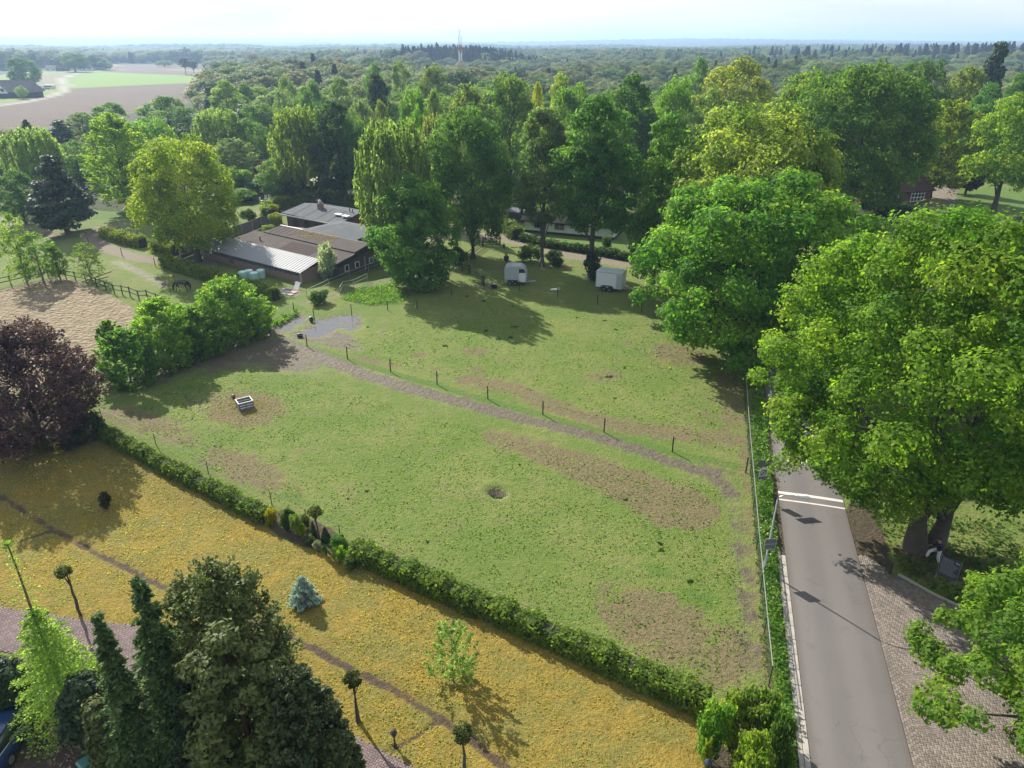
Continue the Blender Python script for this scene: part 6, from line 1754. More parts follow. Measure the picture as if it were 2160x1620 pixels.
# farm and houses far away
farm = thing('farmhouse', 'large thatched farmhouse with white timbered gable at the far left', 'building', G(14, 207), .12)
MB().box((0, 5, 1.6), (30, 10, 3.2)).build('wall', DARKWOOD, farm)
MB().slab([(-16, -.8, 3), (16, -.8, 3), (13, 5, 9), (-13, 5, 9)], .3).slab([(16, -.8, 3), (16, 10.8, 3), (13, 5, 9)], .3).slab([(-16, 10.8, 3), (-16, -.8, 3), (-13, 5, 9)], .3).slab([(16, 10.8, 3), (-16, 10.8, 3), (-13, 5, 9), (13, 5, 9)], .3).build('roof', THATCH, farm)
MB().slab([(-6, -1.0, 2.4), (2, -1.0, 2.4), (-2, -1.0, 7.2)], .3).build('gable', WHITE, farm)
for x in (-3.4, -.6): MB().box((x, -1.2, 4.2), (1.6, .2, 1.4)).build('window', GLASS, farm)
for k, (px, py, L_, lab) in enumerate(((82, 189, 7, 'left white caravan parked by the farmhouse'), (104, 188, 8, 'right white caravan parked by the farmhouse'))):
    o = thing('caravan', lab, 'caravan', G(px, py), .05)
    MB().bbox((0, 0, 1.5), (L_, 2.3, 2.2), .3).build('body', WHITE, o); MB().box((0, -1.17, 1.8), (L_ * .6, .05, .7)).build('window', GLASS, o)
    wl_ = MB(); wl_.tube([(0, -1.2, .35), (0, -.9, .35)], .35, 10); wl_.build('wheel', RUBBER, o)
for k, (px, py, c, lab) in enumerate(((92, 149, TILERED, 'left red roofed house in the far row'), (112, 150, THATCH, 'grey roofed house in the far row'), (134, 150, TILERED, 'right red roofed house in the far row'), (184, 149, THATCH, 'house with grey roof beside the far track'),
                                  (614, 246, WHITE, 'white roofed house glimpsed among the pale willows'), (1452, 190, TILE, 'dark roofed house peeping between the far crowns'), (1620, 160, TILE, 'small far house behind the golden beech'))):
    o = thing('far_house', lab, 'building', G(px, py), _rw.uniform(-.6, .6))
    S = 11 if py < 180 else 7
    MB().box((0, 0, 1.5), (S, S * .7, 3)).build('wall', WHITE if k != 2 else REDBRICK, o)
    MB().slab([(-S * .55, -S * .42, 2.8), (S * .55, -S * .42, 2.8), (S * .55, 0, 6), (-S * .55, 0, 6)], .2).slab([(-S * .55, 0, 6), (S * .55, 0, 6), (S * .55, S * .42, 2.8), (-S * .55, S * .42, 2.8)], .2).build('roof', c, o)
    for x in (-S * .25, S * .25): MB().box((x, -S * .355, 1.6), (1.4, .1, 1.2)).build('window', GLASS, o)
# radio mast
mast = thing('radio_mast', 'tall red and white lattice radio mast above the woods', 'mast', G(972, 180))
MH = height_at(G(972, 180), 62)
WB = pm('mast_white', (0.75, 0.75, 0.75), .6); RB = pm('mast_red', (0.45, 0.12, 0.09), .6)
for s in range(6):
    m = MB(); z0, z1 = MH * .88 * s / 6, MH * .88 * (s + 1) / 6
    w = 1.25
    for k in range(3):
        a = k * 2.094; m.tube([(w * math.cos(a), w * math.sin(a), z0), (w * math.cos(a), w * math.sin(a), z1)], .22, 5)
    n = 4
    for i in range(n):
        for k in range(3):
            a, b = k * 2.094, (k + 1) * 2.094
            m.tube([(w * math.cos(a), w * math.sin(a), z0 + (z1 - z0) * i / n), (w * math.cos(b), w * math.sin(b), z0 + (z1 - z0) * (i + 1) / n)], .11, 4)
    m.build('mast_section', WB if s % 2 else RB, mast)
m = MB(); m.tube([(0, 0, MH * .86), (0, 0, MH)], .26, 6); m.tube([(-.9, 0, MH * .9), (-.9, 0, MH * .97)], .1, 5); m.tube([(1.0, 0, MH * .88), (1.0, 0, MH * .95)], .1, 5); m.build('antenna', WB, mast)
for z in (.30, .45, .60, .72):
    for a in (.4, 2.2, 4.3):
        m = MB(); m.box((1.35 * math.cos(a), 1.35 * math.sin(a), MH * z), (.4, .4, 2.3), a); m.build('antenna_panel', WB, mast)
# ------------------------------------------------------------------ trailers
RIMD = pm('wheel_rim', (0.12, 0.125, 0.13), .5, .4)
def wheel(parent, x, y, r=.32, w=.2):
    t = MB(); t.tube([(x, y - w / 2, r), (x, y - w * .35, r), (x, y + w * .35, r), (x, y + w / 2, r)], [r * .9, r, r, r * .9], 18)
    o = t.build('wheel', RUBBER, parent, smooth=False)
    m = MB(); m.tube([(x, y - w * .55, r), (x, y - w * .4, r)], r * .45, 14); m.build('rim', RIMD, o)
ht = thing('horse_trailer', 'grey rounded horse trailer with dark front window', 'trailer', G(1089, 598.5), math.radians(-7))
prof = [(-1.42, .45), (1.18, .45), (1.42, .75), (1.46, 1.35), (1.30, 1.95), (1.05, 2.32), (.6, 2.55), (-.7, 2.60), (-1.15, 2.52), (-1.40, 2.25), (-1.45, 1.8)]
def extr(prof, y0, y1, inset=.08):
    m = MB(); n = len(prof); cx = sum(p[0] for p in prof) / n; cz = sum(p[1] for p in prof) / n
    rows = [(y0, 1 - inset), (y0 + .10, 1), (y1 - .10, 1), (y1, 1 - inset)]
    vs = [(cx + (a - cx) * k, y, cz + (b - cz) * k) for y, k in rows for a, b in prof]
    fs = [tuple(range(n)), tuple(reversed(range(3 * n, 4 * n)))]
    for r in range(3):
        for i in range(n):
            j = (i + 1) % n; fs.append((r * n + j, r * n + i, (r + 1) * n + i, (r + 1) * n + j))
    return m.add(vs, fs)
extr(prof, -.85, .85, .05).build('body', TRAILER, ht)
MB().prism([(.42, 1.72), (1.22, 1.72), (1.18, 2.0), (1.0, 2.22), (.42, 2.22)], -.875, -.845, T=Matrix(((1, 0, 0, 0), (0, 0, 1, 0), (0, 1, 0, 0), (0, 0, 0, 1)))).build('window', GLASS, ht)
MB().box((.86, -.865, 1.12), (.84, .03, 1.15)).build('side_door', TRAILERW, ht)
MB().box((.43, -.87, 1.4), (.02, .03, 1.8)).build('seam', STEEL, ht)
for x in (-.72, -.05): wheel(ht, x, -.92, .33); wheel(ht, x, .92, .33)
MB().box((-.38, -.93, .72), (1.5, .26, .06)).build('mudguard', BLACK, ht)
m = MB(); m.tube([(1.2, -.5, .45), (2.15, 0, .45)], .05, 6); m.tube([(1.2, .5, .45), (2.15, 0, .45)], .05, 6); m.tube([(2.1, 0, .45), (2.5, 0, .48)], .06, 6); m.build('drawbar', STEEL, ht)
m = MB(); m.tube([(1.95, -.12, 0), (1.95, -.12, .95)], .03, 6); m.build('jockey_wheel', STEEL, ht)
bt = thing('box_trailer', 'white closed box trailer with twin axle', 'trailer', G(1283, 615.5), math.radians(-23))
MB().bbox((0, 1.0, 1.42), (3.35, 2.0, 1.92), .05).build('body', TRAILERW, bt)
MB().bbox((0, 1.0, 2.42), (3.45, 2.08, .16), .06).build('roof', TRAILER, bt)
for x in (-1.66, .95, 1.66): MB().box((x, -.005, 1.45), (.05, .035, 1.85)).build('trim', STEEL, bt)
MB().box((1.3, -.012, 1.42), (.60, .03, 1.70)).build('side_door', TRAILER, bt)
for x in (-.55, .15): wheel(bt, x, -.12, .33); wheel(bt, x, 2.12, .33)
MB().prism([(-1.05, .42), (-.9, .72), (-.75, .80), (.35, .80), (.5, .72), (.65, .42), (.55, .42), (.42, .66), (.3, .74), (-.7, .74), (-.82, .66), (-.95, .42)], -.24, .0, T=Matrix(((1, 0, 0, 0), (0, 0, 1, 0), (0, 1, 0, 0), (0, 0, 0, 1)))).build('mudguard', BLACK, bt)
m = MB(); m.tube([(1.6, .4, .48), (2.5, 1.0, .5)], .05, 6); m.tube([(1.6, 1.6, .48), (2.5, 1.0, .5)], .05, 6); m.tube([(2.5, 1, .5), (3.0, 1, .52)], .06, 6); m.tube([(2.45, .85, 0), (2.45, .85, .9)], .03, 6); m.build('drawbar', STEEL, bt)
m = MB(); m.prism([(-.55, -.12), (-.2, -.22), (.3, -.18), (.6, 0), (.25, .2), (-.3, .16)], .0, .10)
tag(m.build('feed_bag', WHITE), 'crumpled white feed bag lying on the grass between the two trailers', 'bag').location = G(1170, 611)

# ------------------------------------------------------------------ bodies grown from a skeleton
def skin(name, J, E, mat, parent, sub=2, root=0, smooth=True):
    me = bpy.data.meshes.new(name)
    keys = list(J); idx = {k: i for i, k in enumerate(keys)}
    me.from_pydata([J[k][0] for k in keys], [(idx[a], idx[b]) for a, b in E], [])
    me.materials.append(mat)
    o = put(name, me, parent)
    o.modifiers.new('skin', 'SKIN').use_smooth_shade = smooth
    sv = me.skin_vertices[0].data
    for i, k in enumerate(keys):
        r = J[k][1]; sv[i].radius = (r, r) if not hasattr(r, '__len__') else r
        sv[i].use_root = (i == root)
    s = o.modifiers.new('subsurf', 'SUBSURF'); s.levels = s.render_levels = sub
    return o
HORSE = pm('black_horse_coat', (0.014, 0.011, 0.012), .42, var=.4, scale=3, spec=.5)
hz = thing('horse', 'black horse grazing with lowered head beside the clipped hedge', 'horse', G(386, 614), math.radians(172))
J = {'pel': ((-.62, 0, 1.28), .27), 'rump': ((-.86, 0, 1.22), .21), 'mid': ((-.15, 0, 1.20), .31), 'bel': ((.28, 0, 1.16), .30), 'wit': ((.58, 0, 1.26), .25), 'nk1': ((.86, 0, 1.12), .18), 'nk2': ((1.08, 0, .80), .14), 'poll': ((1.22, 0, .52), .12),
     'jaw': ((1.22, 0, .30), .105), 'muz': ((1.18, 0, .08), .06), 'tl1': ((-1.05, 0, 1.14), .07), 'tl2': ((-1.14, 0, .80), .09), 'tl3': ((-1.16, 0, .42), .05)}
E = [('pel', 'rump'), ('pel', 'mid'), ('mid', 'bel'), ('bel', 'wit'), ('wit', 'nk1'), ('nk1', 'nk2'), ('nk2', 'poll'), ('poll', 'jaw'), ('jaw', 'muz'), ('rump', 'tl1'), ('tl1', 'tl2'), ('tl2', 'tl3')]
for s, n in ((1, 'a'), (-1, 'b')):
    f = .12 * s
    J.update({'h1' + n: ((-.74, .17 * s, .98), .17), 'h2' + n: ((-.58 + f, .18 * s, .78), .11), 'h3' + n: ((-.84 + f, .17 * s, .52), .062), 'h4' + n: ((-.80 + f, .17 * s, .16), .042), 'h5' + n: ((-.76 + f, .17 * s, .02), .06),
              'f1' + n: ((.58, .17 * s, .96), .13), 'f2' + n: ((.62 - f * 1.6, .17 * s, .66), .075), 'f3' + n: ((.64 - f * 2.2, .17 * s, .44), .055), 'f4' + n: ((.63 - f * 2.6, .17 * s, .15), .04), 'f5' + n: ((.66 - f * 2.6, .17 * s, .02), .058)})
    E += [('pel', 'h1' + n), ('h1' + n, 'h2' + n), ('h2' + n, 'h3' + n), ('h3' + n, 'h4' + n), ('h4' + n, 'h5' + n), ('wit', 'f1' + n), ('f1' + n, 'f2' + n), ('f2' + n, 'f3' + n), ('f3' + n, 'f4' + n), ('f4' + n, 'f5' + n)]
    J['e1' + n] = ((1.24, .07 * s, .62), .045); J['e2' + n] = ((1.22, .10 * s, .74), .018); E += [('poll', 'e1' + n), ('e1' + n, 'e2' + n)]
skin('body', J, E, HORSE, hz)
m = MB()
for i in range(14):
    t = i / 13; p = Vector((.62, 0, 1.46)).lerp(Vector((1.28, 0, .66)), t) + Vector((.03, 0, .06 * math.sin(t * 3.1)))
    m.tube([p, p + Vector((.02, .10, -.10)), p + Vector((.0, .14, -.26))], [.03, .03, .008], 5)
m.build('mane', HORSE, hz)

# person walking away from the tree
SKIN_M = pm('skin', (0.36, 0.20, 0.14), .6, var=.08); HAIR = pm('dark_hair', (0.03, 0.02, 0.016), .7); NAVY = pm('navy_jacket', (0.012, 0.014, 0.026), .8, var=.2); WHITET = pm('white_trousers', (0.55, 0.56, 0.58), .8, var=.08); SHOE = pm('dark_shoe', (0.02, 0.018, 0.018), .6)
pp = G(1972, 1187)
man = thing('person', 'person in dark jacket and white trousers striding beside the two trunked oak', 'person', pp, math.radians(172))
# faces +x locally; right leg lifted forward
J = {'pel': ((0, 0, .95), .115), 'sp': ((.02, 0, 1.12), .115), 'ch': ((.05, 0, 1.33), .13), 'nb': ((.08, 0, 1.49), .058), 'hd0': ((.11, 0, 1.58), .075), 'hd1': ((.14, 0, 1.70), .088), 'hd2': ((.135, 0, 1.76), .06), 'nose': ((.235, 0, 1.655), .014)}
E = [('pel', 'sp'), ('sp', 'ch'), ('ch', 'nb'), ('nb', 'hd0'), ('hd0', 'hd1'), ('hd1', 'hd2'), ('hd0', 'nose')]
LEGS = {'l': [(-.02, .10, .90), (-.02, .11, .50), (-.14, .11, .10), (-.02, .11, .045), (.08, .115, .03)], 'r': [(.04, -.10, .92), (.44, -.11, .74), (.50, -.11, .33), (.58, -.11, .29), (.68, -.115, .27)]}
RADL = [.085, .062, .043, .042, .03]
ARMS = {'l': [(.03, .20, 1.42), (.00, .25, 1.15), (.20, .20, 1.02), (.28, .18, 1.02)], 'r': [(.05, -.20, 1.42), (.10, -.26, 1.15), (.36, -.20, 1.13), (.45, -.17, 1.14)]}
RADA = [.055, .045, .034, .030]
def limbs(J, E, tab, rad, pre, rootk, scale=1.0, n=None):
    for s, pts in tab.items():
        prev = rootk
        for i, p in enumerate(pts[:n]):
            k = f'{pre}{s}{i}'; J[k] = (p, rad[i] * scale); E.append((prev, k)); prev = k
J1, E1 = dict(J), list(E)
limbs(J1, E1, LEGS, RADL, 'leg', 'pel'); limbs(J1, E1, ARMS, RADA, 'arm', 'ch')
for s, base in (('l', ARMS['l'][3]), ('r', ARMS['r'][3])):
    sg = 1 if s == 'l' else -1
    for i, (dy, ln) in enumerate(((-.030, .062), (-.010, .075), (.010, .072), (.028, .056))):
        a, b = f'fg{s}{i}a', f'fg{s}{i}b'
        J1[a] = ((base[0] + .055, base[1] + dy, base[2] - .01), .0095); J1[b] = ((base[0] + .055 + ln * .7, base[1] + dy * 1.1, base[2] - .01 - ln * .6), .008)
        E1 += [(f'arm{s}3', a), (a, b)]
    J1[f'th{s}a'] = ((base[0] + .02, base[1] - sg * .04, base[2]), .011); J1[f'th{s}b'] = ((base[0] + .06, base[1] - sg * .06, base[2] - .02), .009); E1 += [(f'arm{s}3', f'th{s}a'), (f'th{s}a', f'th{s}b')]
skin('body', J1, E1, SKIN_M, man)
J2 = {'pel': ((0, 0, .95), .135), 'w': ((.02, 0, 1.05), .128)}; E2 = [('pel', 'w')]
limbs(J2, E2, LEGS, [.118, .096, .080], 'leg', 'pel', 1.0, 3); skin('trousers', J2, E2, WHITET, man)
J3 = {'hem': ((-.01, 0, .86), .165), 'sp': ((.01, 0, 1.10), .155), 'ch': ((.05, 0, 1.33), .165), 'col': ((.08, 0, 1.47), .085)}; E3 = [('hem', 'sp'), ('sp', 'ch'), ('ch', 'col')]
limbs(J3, E3, {k: v[:3] for k, v in ARMS.items()}, [.082, .070, .055], 'arm', 'ch'); skin('jacket', J3, E3, NAVY, man)
MB().ball((.115, 0, 1.735), (.105, .095, .085), 14, 8).build('hair', HAIR, man, smooth=True)
for k, pts in LEGS.items():
    a, b = Vector(pts[3]), Vector(pts[4]); m = MB(); m.tube([a + Vector((-.09, 0, 0)), a, b, b + Vector((.08, 0, -.01))], [.04, .052, .046, .03], 8); m.build('shoe', SHOE, man, smooth=True)
for sg in (-1, 1): MB().ball((.218, .032 * sg, 1.685), (.010, .014, .009), 8, 5).build('eye', BLACK, man)
MB().ball((.212, 0, 1.605), (.010, .026, .007), 8, 5).build('mouth', pm('lip', (0.25, 0.10, 0.08), .6), man)

# ------------------------------------------------------------------ lamp, signs, board
lp = G(1611, 1203); LH = 5.35
lamp = thing('street_lamp', 'grey street lamp with curved arm reaching over the road', 'street lamp', lp, math.atan2(RN.y, RN.x))
m = MB(); m.tube([(0, 0, 0), (0, 0, 1.0), (0, 0, 1.02), (0, 0, LH - .35), (.10, 0, LH - .10), (.35, 0, LH + .03), (.8, 0, LH + .07), (1.0, 0, LH + .08)], [.075, .075, .055, .042, .038, .034, .03, .03], 10); m.build('pole', STEEL, lamp, smooth=True)
m = MB(); m.tube([(.95, 0, LH + .08), (1.1, 0, LH + .10), (1.5, 0, LH + .11), (1.7, 0, LH + .09)], [.05, .11, .12, .05], 12); m.build('lamp_head', WHITE, lamp, smooth=True)
m = MB(); m.ball((1.36, 0, LH + .03), (.26, .09, .06), 12, 6); m.build('lens', pm('lamp_lens', (0.6, 0.62, 0.6), .2), lamp, smooth=True)
SIGNB = pm('sign_back', (0.16, 0.175, 0.19), .5, .4, var=.1); SIGNW = pm('sign_white', (0.62, 0.63, 0.64), .5, var=.05); SIGNK = pm('sign_print', (0.03, 0.032, 0.04), .6)
sg = thing('road_sign', 'square grey sign back clamped low on the street lamp pole', 'sign', lp, 0.1)
zc = (height_at(lp, 1133) + height_at(lp, 1157)) / 2
MB().bbox((0.02, -.085, zc), (.66, .02, .74), .008).build('panel', SIGNB, sg)
for x, z, a, b in ((0, .36, .70, .04), (0, -.36, .70, .04), (-.33, 0, .04, .74), (.33, 0, .04, .74), (0, 0, .62, .05)): MB().box((.02 + x, -.108, zc + z), (a, .03, b)).build('rim', STEEL, sg)
MB().tube([(0, 0, zc - .2), (0, -.08, zc - .2)], .03, 6).tube([(0, 0, zc + .2), (0, -.08, zc + .2)], .03, 6).build('clamp', STEEL, sg)
p2 = G(1599, 1046)
s2 = thing('zone_sign', 'white zone end sign with ring and slash under a wide grey sign back', 'sign', p2, 0.12)
ht2 = height_at(p2, 966)
m = MB(); m.tube([(0, 0, 0), (0, 0, ht2)], .035, 8); m.build('pole', STEEL, s2)
z1 = (height_at(p2, 986) + height_at(p2, 967)) / 2; z2 = (height_at(p2, 985) + height_at(p2, 1009)) / 2 - .05
MB().bbox((.18, -.05, z1), (1.25, .02, .52), .008).build('wide_panel', SIGNB, s2)
pn = MB().bbox((.06, -.055, z2), (.60, .02, .82), .008).build('panel', SIGNW, s2)
m = MB()
for k in range(20):
    a, b = k * 2 * math.pi / 20, (k + 1) * 2 * math.pi / 20
    m.add([(.06 + r * math.cos(t), y, z2 + .09 + r * math.sin(t)) for y in (-.066, -.070) for t in (a, b) for r in (.16, .215)], [(4, 5, 7, 6), (0, 2, 3, 1), (0, 4, 6, 2), (1, 3, 7, 5)])
m.build('ring', SIGNK, pn)
MB().box((0, 0, 0), (.62, .006, .05), T=Matrix.Translation((.06, -.074, z2 + .09)) @ Matrix.Rotation(-math.radians(45), 4, 'Y')).build('slash', SIGNK, pn)
MB().box((.05, -.069, z2 + .09), (.07, .006, .17)).box((.09, -.069, z2 + .13), (.08, .005, .07)).build('symbol', SIGNK, pn)
MB().box((.06, -.069, z2 - .30), (.56, .006, .18)).build('lower_strip', SIGNB, pn)
bl_, br_ = G(1973, 1218), G(2013, 1236)
bdv = br_ - bl_; ib = thing('information_board', 'dark grey information board with rows of pale text on two posts', 'sign', bl_, math.atan2(bdv.y, bdv.x))
bw_ = bdv.length; zt = (height_at(bl_, 1169) + height_at(br_, 1188)) / 2; zb_ = .36
pme = MB(); pme.tube([(0, 0, 0), (0, 0, zt)], .035, 8); pme = pme.mesh('post', STEEL)
for x in (0, bw_): put('post', pme, ib).location = (x, 0, 0)
BOARD = pm('board_grey', (0.060, 0.062, 0.082), .5, var=.08); TXT = pm('board_text', (0.26, 0.27, 0.30), .6, var=.05)
bp = MB().bbox((bw_ / 2, -.045, (zt + zb_) / 2), (bw_ + .02, .03, zt - zb_), .008).build('board', BOARD, ib)
m = MB(); hh = zt - zb_
for i in range(13):
    z = zt - .14 - i * (hh - .25) / 13
    x = .07
    end = bw_ * (.62 if i < 3 else _rw.uniform(.7, .93))
    while x < end:
        w = _rw.uniform(.04, .13); m.box((x + w / 2, -.064, z), (w, .004, .032 if i else .055)); x += w + .025
m.build('text', TXT, bp)
m = MB(); m.tube([(bw_ - .20, -.062, zt - .16), (bw_ - .20, -.068, zt - .16)], .07, 14); m.box((bw_ - .09, -.064, zt - .16), (.09, .004, .10)); m.build('logo', TXT, bp)
bo = thing('bollard', 'short dark wooden post at the corner of the brick forecourt', 'post', G(1876, 1211), .2)
m = MB(); m.tube([(0, 0, 0), (0, 0, .75), (0, 0, .82)], [.075, .07, .045], 8); m.build('shaft', POST, bo)

# ------------------------------------------------------------------ things in the paddock
cr = thing('feed_crate', 'grey slatted feed crate holding straw on the trampled patch', 'crate', (G(507, 868) + G(534.7, 861)) / 2, math.atan2((G(534.7, 861) - G(507, 868)).y, (G(534.7, 861) - G(507, 868)).x))
CG = pm('crate_grey', (0.145, 0.16, 0.175), .6, var=.15, scale=3)
cw, cd, chh = 1.22, 1.0, .66
sl1 = MB(); sl1.box((0, 0, 0), (cw, .05, .19)); sl1 = sl1.mesh('slat', CG); sl2 = MB(); sl2.box((0, 0, 0), (.05, cd - .1, .19)); sl2 = sl2.mesh('slat', CG)
for i in range(3):
    z = .14 + i * .22
    for y in (0, cd): put('slat', sl1, cr).location = (0, y, z)
    for x in (-cw / 2 + .03, cw / 2 - .03): put('slat', sl2, cr).location = (x, cd / 2, z)
for x in (-cw / 2 + .03, 0, cw / 2 - .03):
    for y in (-.035, cd + .035): MB().box((x, y, .36), (.07, .05, .72)).build('upright', CG, cr)
RIM = pm('crate_rim', (0.40, 0.41, 0.40), .6)
for x, y, a, b in ((0, 0, cw + .04, .09), (0, cd, cw + .04, .09)): MB().box((x, y, .71), (a, b, .04)).build('rim', RIM, cr)
for x in (-cw / 2 + .03, cw / 2 - .03): MB().box((x, cd / 2, .712), (.09, cd - .1, .04)).build('rim', RIM, cr)
STRAW = pm('straw', (0.32, 0.22, 0.08), .95, var=.4, scale=8, bump=1, bscale=20)
m = MB(); m.ball((.1, .55, .20), (.42, .36, .20), 14, 7); m.box((0, cd / 2, .08), (cw - .12, cd - .1, .08)); tag(m.build('straw', STRAW), 'heap of yellow straw lying inside the feed crate', 'straw').matrix_world = Matrix.Translation(cr.location) @ Matrix.Rotation(cr.rotation_euler.z, 4, 'Z')
g_ = np.random.default_rng(9); nS = 1700
th_ = g_.random(nS) * 6.28; rr_ = 1.2 * np.abs(g_.normal(size=nS)) + .5 * g_.random(nS)
cc = cr.location
c_ = Crown(91); SP_ = np.stack([cc.x + np.cos(th_) * rr_ * 1.3, cc.y + .4 + np.sin(th_) * rr_, .03 + .05 * g_.random(nS)], 1)
c_.put(SP_, np.array([0, 0, 1.0]) + rdir(g_, nS) * .5, .042, .5 + g_.normal(size=nS) * .2)
tag(put('scattered_straw', c_.mesh('scattered_straw', LEAF, 4.0), None, (0.33, 0.25, 0.13)), kind='stuff')
def ball(label, px, py, r, col, stripe=None):
    o = thing('play_ball', label, 'ball', G(px, py))
    MB().ball((0, 0, r), r, 16, 10).build('shell', pm('ball_' + label.split()[0], col, .45), o, smooth=True)
    MB().tube([(0, -r * .98, r * 1.15), (0, -r * 1.02, r * 1.17)], r * .14, 8).build('valve', BLACK, o)
ball('blue play ball beside the red one at the muddy corner', 533, 702, .20, (0.02, 0.16, 0.45))
ball('red play ball beside the blue one at the muddy corner', 540, 704.5, .20, (0.50, 0.045, 0.03))
ball('brownish ball behind the feed crate', 493, 840, .19, (0.17, 0.075, 0.05))
def bucket(label, px, py, r, h, mat):
    o = thing('bucket', label, 'bucket', G(px, py))
    m = MB(); n = 14
    m.tube([(0, 0, 0), (0, 0, h), (0, 0, h), (0, 0, .03)], [r * .8, r, r * .9, r * .72], n, cap=False); m.add([(r * .72 * math.cos(k * 6.2832 / n), r * .72 * math.sin(k * 6.2832 / n), .03) for k in range(n)], [tuple(range(n))]); m.build('shell', mat, o)
    m = MB(); m.tube([(r * math.cos(t), 0, h + .02 + .10 * math.sin(t)) for t in [i * math.pi / 8 for i in range(9)]], .012, 5); m.build('handle', STEEL, o)
bucket('black bucket by the fence post at the puddle edge', 657, 677, .26, .35, BLACK)
bucket('black feed tub lying in the mud left of the puddle', 633, 711, .34, .28, BLACK)
bucket('dark tub on the ground left of the horse trailer', 1043, 607, .42, .3, BLACK)
bucket('black tub with red contents behind the horse trailer', 1068, 550, .4, .6, BLACK)
m = MB()
for k in range(9): m.tube([(0, 0, .5), (_rw.uniform(-.35, .35), _rw.uniform(-.35, .35), _rw.uniform(.9, 1.25))], [.06, .03], 5)
tag(m.build('red_flowers', pm('red_flower', (0.45, 0.05, 0.03), .7)), 'red spikes standing in the black tub behind the horse trailer', 'flowers').location = G(1068, 550)
BALE = pm('bale_wrap', (0.36, 0.56, 0.50), .35, var=.1, scale=3, spec=.5)
m = MB(); m.tube([(0, 0, 0), (0, 0, .05), (0, 0, 1.02), (0, 0, 1.12), (0, 0, 1.14)], [.48, .54, .54, .47, .05], 18)
bme = m.mesh('wrap', BALE, smooth=False)
for k, (px, py, lab) in enumerate(((514, 590, 'leftmost of the mint green wrapped bales by the stable wall'), (527, 587, 'second mint green bale from the left, standing at the back'), (538, 592, 'front mint green bale in the middle of the group'), (552, 586, 'rightmost mint green bale against the stable wall'))):
    o = thing('wrapped_bale', lab, 'bale', G(px, py), _rw.uniform(0, 6), 'mint green wrapped bales'); put('wrap', bme, o)
    m = MB(); m.tube([(0, 0, .52), (0, 0, .58)], .545, 18, cap=False); m.build('band', BALE, o)
# pale slabs and boards on the ground beside the stable
sp = thing('concrete_path', 'broken pale concrete slabs beside the hedge end', 'paving', (0, 0, 0))
for k, (px, py) in enumerate(((596, 610), (604, 616), (612, 622), (600, 620), (592, 615), (620, 617), (608, 609))):
    q = G(px, py); m = MB(); m.bbox((0, 0, 0), (.95, .62, .1), .015); o = m.build('slab', CONC, sp); o.location = (q.x, q.y, .03 + .01 * (k % 3)); o.rotation_euler = (.01 * (k % 2), .015, SROT + _rw.uniform(-.12, .12))
wp = thing('white_board', 'white board leaning on the corner of the glazed stable wall', 'board', G(629, 609), SROT)
MB().box((0, 0, 0), (.9, .05, 1.0), T=Matrix.Translation((0, .1, .42)) @ Matrix.Rotation(.5, 4, 'X')).build('panel', WHITE, wp)
MB().box((0, 0, 0), (.98, .03, .06), T=Matrix.Translation((0, .14, .80)) @ Matrix.Rotation(.5, 4, 'X')).build('edge', STEEL, wp)
# brushwood: fallen branch, wooden gate, loose pole
gt = thing('field_gate', 'brown five bar wooden gate at the end of the gravel drive', 'gate', G(1019, 519), -.05)
gl = (G(1054, 521) - G(1019, 519)).length
for k in range(5): MB().box((gl / 2, 0, .25 + k * .24), (gl - .1, .04, .09)).build('bar', POST, gt)
for x in (0, gl): MB().box((x, 0, .72), (.18, .18, 1.44)).build('post', POST, gt)
MB().box((0, 0, 0), (gl * .98, .05, .08), T=Matrix.Translation((gl / 2, -.03, .74)) @ Matrix.Rotation(.38, 4, 'Y')).build('brace', POST, gt)
post_fence('rail_fence', 'brown rail fence running down from the wooden gate past the oak trunks', [(1018, 522), (1000, 536), (985, 548), (972, 560)], 1.15, .07, (), [(1.0, .06, GREYWOOD), (.6, .06, POST), (.25, .06, POST)], square=True)
post_fence('rail_fence', 'short rail fence with doubled end posts left of the horse trailer', [(975, 572), (990, 578), (1017, 601), (1021, 602)], 1.2, .07, (), [(1.0, .05, POST), (.55, .05, POST)], square=True)
MB_ = MB(); MB_.tube([(0, 0, .06), (1.1, .35, .06)], .06, 6); tag(MB_.build('timber_pole', pm('fresh_timber', (0.42, 0.30, 0.13), .8)), 'pale yellow timber pole lying on the gravel drive', 'pole').location = G(1077, 523)
shrub('potted_shrub', 'small dark round potted shrub by the wooden gate on the gravel', (1063, 514), 7, 524, (0.03, 0.045, 0.014), 'bush_a', 'plant')
br = MB(); P0 = G(1455, 797)
br.tube([P0 + Vector((0, 0, .05)), P0 + Vector((.6, .12, .10)), P0 + Vector((1.3, -.02, .07)), P0 + Vector((2.0, -.2, .05))], [.05, .06, .04, .015], 6); br.tube([P0 + Vector((.6, .12, .1)), P0 + Vector((.8, .4, .2))], [.03, .01], 5)
tag(br.build('fallen_branch', BARK), 'fallen dead branch on the upper paddock near the big light oak', 'branch')
hg = thing('jump_pole', 'dark loose rails leaning over the broken fence corner of the sand arena', 'pole', G(205, 600), .4)
MB().tube([(-1.6, 0, .5), (1.9, .3, 1.4)], .05, 6).build('rail', POST, hg); MB().tube([(-1.2, .4, .3), (1.5, -.2, .9)], .05, 6).build('rail', POST, hg)
